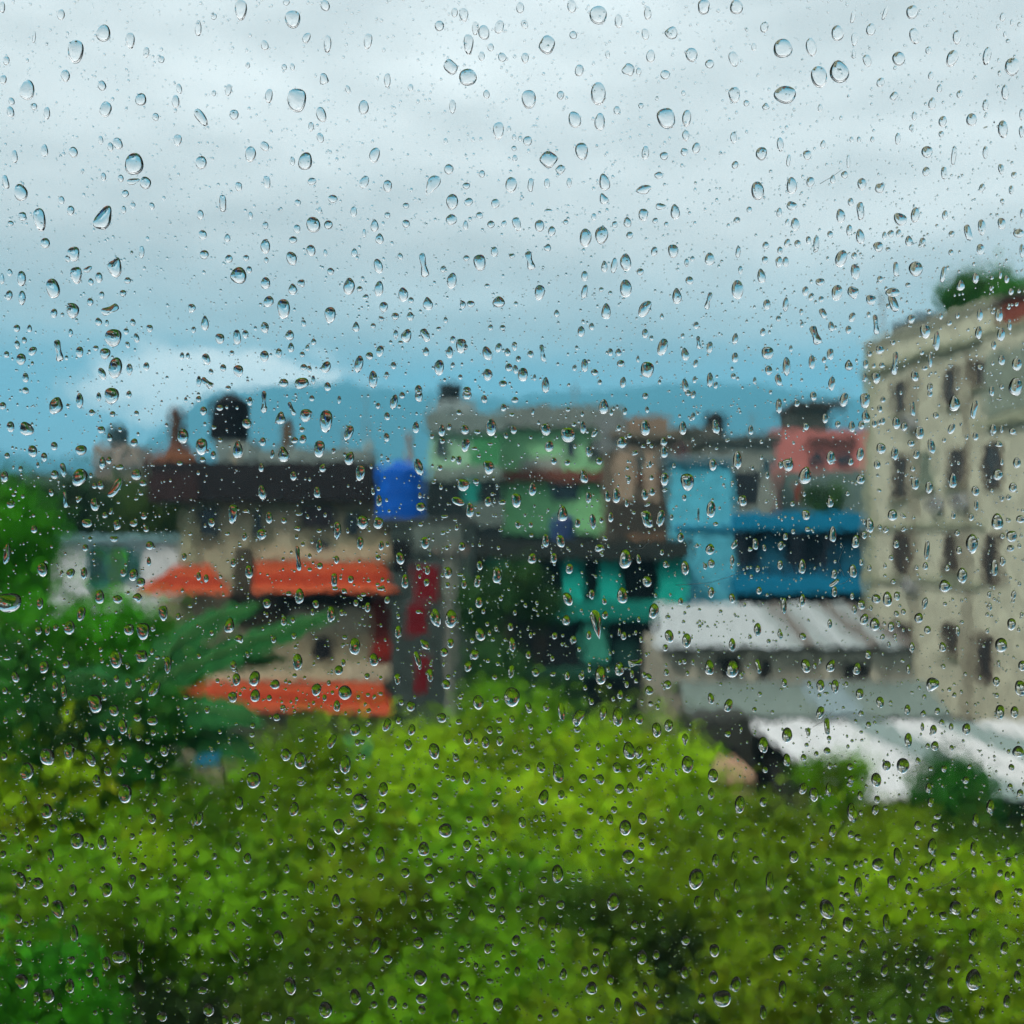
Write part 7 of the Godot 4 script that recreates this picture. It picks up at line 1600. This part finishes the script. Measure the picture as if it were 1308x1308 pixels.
	for q in [[113, 138, 698, 748], [158, 178, 700, 738]]:
		window_on(an, q[0], q[1], q[2], q[3], mat(0.015, 0.05, 0.04, 0.25, 0.0, false), mat(0.05, 0.3, 0.28))
	on(an, "green_panel", 138, 158, 698, 748, 0.05, mat(0.08, 0.2, 0.1))
	# blue tank
	tank("blue_tank", "big vivid blue plastic water tank beside the white pole", 480, 545, 587, 662, 42.4, mat(0.003, 0.13, 0.62, 0.6))
	var sl = house("slate_house", "dark slate green walled house under the big blue tank", 498, 602, 668, 42.4, 3.5, mat(0.06, 0.085, 0.075))
	on(sl, "roof_slab", 476, 606, 662, 668, 0.1, mat(0.1, 0.12, 0.11), 3.5)
	on(sl, "grey_room", 528, 590, 672, 704, 0.15, mat(0.16, 0.20, 0.17))
	on(sl, "dark_door", 500, 524, 690, 730, 0.06, mat(0.015, 0.015, 0.016))
	window_on(sl, 548, 566, 680, 698, glass, mat(0.2, 0.25, 0.2))
	var pb = at(548, 596, 52.0)
	var pipe = thing("vent_pipe", "short tan vent pipe just above the big blue tank", "pipe", at(523, 588, 52.5))
	put("shaft", cyl(0.16, 0.14, 1.2, 12), mat(0.42, 0.33, 0.26), pipe, Vector3(0, 0.55, 0))
	put("cowl", cyl(0.24, 0.05, 0.2, 12), mat(0.35, 0.28, 0.22), pipe, Vector3(0, 1.22, 0))
	# red cloths and the gap
	for q in [[528, 562, 722, 768, "broad dark red cloth hanging over the gap beside the orange canopy"], [520, 546, 770, 812, "lower dark red cloth hanging below the broad one"], [530, 548, 836, 886, "narrow maroon cloth hung low in the gap above treetops"]]:
		var c = at((q[0] + q[1]) / 2.0, q[2], 40.0)
		var w = (q[1] - q[0]) / PX * 40.0
		var h = (q[3] - q[2]) / PX * 40.0
		var cl = thing("hanging_cloth", q[4], "cloth", c, "red cloths on the wash line")
		var fold := []
		for k in 8:
			fold.append([box(w / 8 * 1.02, h, 0.03), Transform3D(Basis(Vector3.UP, 0.5 if k % 2 else -0.5), Vector3(-w / 2 + (k + 0.5) * w / 8, -h / 2, 0))])
		put("sheet", joined(fold), mat(0.24, 0.012, 0.02), cl)
		put("rail", cyl(0.02, 0.02, w + 0.3, 8), mat(0.2, 0.2, 0.2), cl).rotation.z = PI / 2
	# white pole
	var wp = at(470, 562, 54.5)
	var pole = thing("white_pole", "pale white pole rising beside the big blue tank", "pole", Vector3(wp.x, GROUND, wp.z))
	put("shaft", cyl(0.24, 0.17, wp.y - GROUND, 12), mat(0.46, 0.50, 0.43), pole, Vector3(0, (wp.y - GROUND) / 2, 0))
	put("finial", cyl(0.05, 0.03, 2.4, 8), mat(0.3, 0.34, 0.34), pole, Vector3(-0.1, wp.y - GROUND + 1.2, 0))
	# left-edge red roof and turquoise sheets among the trees
	var rr = house("red_roof_cottage", "cottage with a dull red roof half hidden at the left edge", -60, 40, 648, 60.0, 6.0, mat(0.3, 0.27, 0.2))
	on(rr, "roof", -66, 46, 640, 660, 0.8, mat(0.22, 0.05, 0.04), 6.5)
	for q in [[408, 472, 946, 1000, 20.0, "turquoise sheet stretched among treetops under the lower orange roof", 0.03, 0.36, 0.16], [250, 280, 952, 976, 18.0, "small blue sheet showing behind the banana plant", 0.01, 0.25, 0.42]]:
		var c = at((q[0] + q[1]) / 2.0, q[3], q[4])
		var w = (q[1] - q[0]) / PX * q[4]
		var h = (q[3] - q[2]) / PX * q[4]
		var t = thing("tarpaulin", q[5], "tarpaulin", Vector3(c.x, GROUND, c.z))
		put("sheet", slab(Vector3(-w / 2, c.y + h - GROUND, -0.3), Vector3(w / 2, c.y + h - GROUND, -0.3), Vector3(w / 2, c.y - GROUND, 0.1), Vector3(-w / 2, c.y - GROUND, 0.1), 0.02), mat(q[6], q[7], q[8], 0.5), t)
		for x in [-w / 2 + 0.04, w / 2 - 0.04]:
			put("post", cyl(0.04, 0.04, c.y + h - GROUND, 8), bark, t, Vector3(x, (c.y + h - GROUND) / 2, -0.36))

func greenery():
	crowns_for()
	var vivid = leaf_mat(0.045, 0.29, 0.004)
	var lime = leaf_mat(0.215, 0.405, 0.002)
	var olive = leaf_mat(0.125, 0.235, 0.002)
	var dark = leaf_mat(0.025, 0.075, 0.018)
	var mid = leaf_mat(0.115, 0.30, 0.002)
	# trees standing behind the white annex
	for q in [[60, 600, 54.0, 2.6, 0, "wide dark tree behind the white annex at its outer end"], [128, 596, 55.0, 2.5, 1, "dark tree behind the white annex's windows"], [205, 602, 54.0, 2.0, 2, "dark olive tree between white annex and brown spire roof"], [10, 604, 56.0, 2.7, 3, "dark tree at the left edge behind the vivid tree"]]:
		tree("dark_tree", q[5], "tree", q[0], q[1], q[2], q[3], q[4], dark if q[4] != 2 else leaf_mat(0.05, 0.1, 0.015), 1.3, "dark trees behind the white annex")
	# the vivid tree on the left
	for q in [[12, 622, 17.0, 0.85, 4, vivid, "tall vivid green tree in front of the white annex's outer end"], [70, 735, 16.0, 1.3, 0, vivid, "broad vivid green tree just below the white annex"], [160, 752, 15.5, 1.0, 2, vivid, "vivid green tree between white annex and banana leaves"], [30, 800, 14.5, 1.3, 3, leaf_mat(0.02, 0.13, 0.01), "deep green tree below the tall vivid tree at left edge"], [140, 850, 13.5, 1.1, 1, leaf_mat(0.016, 0.11, 0.008), "deep green tree left of the banana plant's base"]]:
		tree("vivid_tree", q[6], "tree", q[0], q[1], q[2], q[3], q[4], q[5], 1.15, "vivid trees at the left")
	# treetops that fill the foreground: pixel column, row of the top, depth, radius, crown, leaves
	var shade = leaf_mat(0.018, 0.05, 0.006)  # leaves darkened to paint the shade in the canopy's gaps
	var deepgreen = leaf_mat(0.05, 0.12, 0.004)  # deeper green, also painted where the canopy lies in shade
	var tops := [
		[20, 932, 13.0, 1.5, 0, lime, "yellow-green treetop at the left edge under the banana leaves"],
		[120, 915, 15.0, 1.2, 3, vivid, "green treetop under the banana plant's lowest leaf"],
		[215, 985, 13.0, 1.2, 1, mid, "rounded green treetop under the small blue sheet"],
		[300, 975, 14.5, 1.3, 2, lime, "yellow-green treetop left of the turquoise sheet"],
		[385, 935, 19.0, 1.3, 4, lime, "bright treetop directly under the lower orange roof"],
		[530, 908, 21.0, 1.5, 0, lime, "bright treetop right of the lower orange roof under the red cloths"],
		[640, 862, 24.0, 1.5, 2, mid, "green treetop reaching up before the dark yard"],
		[600, 930, 17.0, 1.4, 3, lime, "broad yellow-green treetop in the middle of the treetop line"],
		[720, 915, 20.0, 1.5, 1, lime, "yellow-green treetop under the dark doorway of the verandah house"],
		[830, 925, 19.0, 1.5, 4, lime, "yellow-green treetop left of the tan hut"],
		[470, 1000, 14.0, 1.5, 1, lime, "yellow-green treetop just below the turquoise sheet"],
		[760, 985, 15.0, 1.6, 0, lime, "wide yellow-green treetop below the dark doorway's treetop"],
		[925, 1000, 16.0, 1.3, 2, olive, "olive treetop in front of the tan hut"],
		[1010, 1022, 15.0, 1.2, 3, olive, "olive treetop below the lime shrub by the white striped roof"],
		[1120, 1036, 14.5, 1.2, 0, olive, "olive treetop in front of the white striped roof's middle"],
		[1070, 956, 19.5, 0.72, 1, mid, "small bright shrub overlapping the white striped roof"],
		[1215, 968, 18.5, 0.85, 4, leaf_mat(0.02, 0.13, 0.01), "small deep green shrub at the white striped roof's right part"],
		[1290, 1085, 13.0, 1.2, 2, lime, "yellow-green treetop at the right edge under the striped roof"],
		[60, 1060, 10.5, 1.3, 2, mid, "green treetop in the left corner of the middle foliage"],
		[190, 1050, 12.0, 0.72, 4, lime, "lime treetop in the middle foliage above the darkest gap"],
		[330, 1075, 10.5, 1.1, 3, mid, "vivid treetop in the middle foliage under the long awning"],
		[470, 1095, 10.0, 0.75, 0, olive, "olive treetop in the middle foliage under the turquoise sheet"],
		[600, 1070, 11.0, 1.3, 1, mid, "green treetop at the centre of the middle foliage"],
		[740, 1100, 10.5, 0.9, 2, deepgreen, "olive treetop in the middle foliage under the navy tank"],
		[900, 1070, 12.0, 0.75, 4, olive, "green treetop in the middle foliage under the pale blue wall"],
		[1040, 1120, 10.5, 1.2, 1, olive, "olive treetop in the middle foliage under the pink building"],
		[1180, 1105, 10.5, 0.9, 3, lime, "broad olive treetop in the middle foliage under the beige building"],
		[0, 1190, 8.0, 0.9, 1, vivid, "vivid treetop in the bottom left corner of the foliage"],
		[385, 1222, 8.0, 0.75, 0, deepgreen, "olive treetop low in the foliage right of the darkest gap"],
		[470, 1235, 7.8, 0.75, 3, mid, "green treetop low in the foliage under the long awning's end"],
		[620, 1190, 8.4, 0.9, 4, mid, "green treetop low in the foliage at the bottom centre"],
		[760, 1245, 7.8, 0.8, 2, olive, "olive treetop low in the foliage under the brown house"],
		[985, 1190, 8.4, 0.9, 0, olive, "olive treetop low in the foliage under the pale blue house"],
		[1110, 1235, 8.0, 0.75, 4, deepgreen, "small olive treetop low in the foliage under the dark balcony"],
		[1285, 1190, 8.4, 1.0, 1, olive, "olive treetop in the bottom right corner of the foliage"],
		[250, 1150, 11.0, 0.9, 1, shade, "shade-coloured low tree deep in the foliage right of the lime treetop"],
		[505, 1185, 10.0, 0.9, 2, shade, "shade-coloured low tree deep in the foliage under the turquoise sheet"],
		[840, 1175, 10.5, 0.9, 3, shade, "shade-coloured low tree deep in the foliage under the brown house"],
		[1190, 1225, 9.6, 0.9, 4, shade, "shade-coloured low tree deep in the foliage under the beige building"],
		[95, 1110, 10.0, 0.75, 0, mid, "green low tree in the foliage under the white annex"],
		[690, 1185, 9.6, 0.85, 1, olive, "olive low tree in the foliage under the navy tank"],
		[400, 1150, 11.0, 1.0, 4, mid, "green low tree in the foliage under the long awning's middle"],
		[1060, 1190, 10.0, 0.85, 2, olive, "olive low tree in the foliage under the pink building"],
		[235, 1265, 8.6, 0.8, 3, shade, "shade-coloured tree in the darkest gap at the foliage's bottom edge"],
		[865, 1265, 8.4, 0.85, 0, shade, "shade-coloured tree at the bottom edge under the pale blue wall"],
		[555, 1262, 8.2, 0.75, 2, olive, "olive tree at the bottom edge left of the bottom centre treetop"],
		[1205, 1275, 8.2, 0.75, 1, deepgreen, "shade-coloured tree at the bottom edge left of the corner treetop"],
		[75, 1275, 8.2, 0.7, 4, vivid, "vivid tree at the bottom edge right of the corner treetop"],
		[700, 1020, 13.5, 1.2, 3, lime, "lime treetop at the heart of the upper foliage"],
		[560, 990, 14.5, 1.2, 2, mid, "green treetop right of the turquoise sheet in the upper foliage"],
		[860, 1000, 15.5, 1.1, 1, lime, "lime treetop left of the tan hut in the upper foliage"],
		[1150, 1022, 17.0, 0.7, 0, olive, "olive shrub at the front edge of the white striped roof"],
		[1265, 1040, 16.0, 0.9, 3, deepgreen, "shade-coloured shrub under the white striped roof's right part"],
	]
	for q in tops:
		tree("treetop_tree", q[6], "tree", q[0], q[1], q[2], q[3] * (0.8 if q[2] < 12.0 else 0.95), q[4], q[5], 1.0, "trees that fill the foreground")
	# banana plant
	var bl = leaf_mat(0.012, 0.10, 0.03)
	var root = at(160, 902, 14.0)
	var bp = thing("banana_plant", "banana plant with long dark green leaves reaching across the tan house", "banana plant", Vector3(root.x, GROUND, root.z))
	put("stem", tube([Vector3.ZERO, Vector3(0.05, 3, 0), Vector3(-0.05, 6, 0), Vector3(0, root.y - GROUND, 0)], 0.2, 0.1), mat(0.1, 0.14, 0.05), bp)
	var base = Vector3(0, root.y - GROUND, 0)
	var g = -bp.position
	for q in [[[200, 838], [262, 785], [335, 774], 13.8, 0.16], [[212, 856], [320, 818], [436, 782], 13.6, 0.15], [[195, 835], [228, 790], [278, 800], 14.2, 0.11], [[205, 918], [275, 890], [338, 926], 13.6, 0.16], [[150, 890], [70, 892], [-20, 930], 14.0, 0.2], [[165, 870], [110, 852], [60, 882], 14.4, 0.14], [[195, 915], [170, 905], [110, 935], 13.4, 0.18], [[215, 930], [275, 932], [330, 972], 13.8, 0.16], [[240, 845], [300, 838], [372, 842], 13.9, 0.1]]:
		var p1 = at(q[0][0], q[0][1], q[3]) + g
		var p2 = at(q[1][0], q[1][1], q[3] - 0.2) + g
		var p3 = at(q[2][0], q[2][1], q[3] - 0.3) + g
		var lf = put("leaf", blade([base, p1, p2, p3], q[4] * 1.55, 0.25), mat(0.022, 0.15, 0.036, 0.9), bp)
		var rib := []
		for k in 9: rib.append(base.bezier_interpolate(p1, p2, p3, k / 8.0) + Vector3(0, 0.012, 0.012))
		put("midrib", tube(rib, 0.035, 0.01, 6), mat(0.09, 0.22, 0.06), lf)
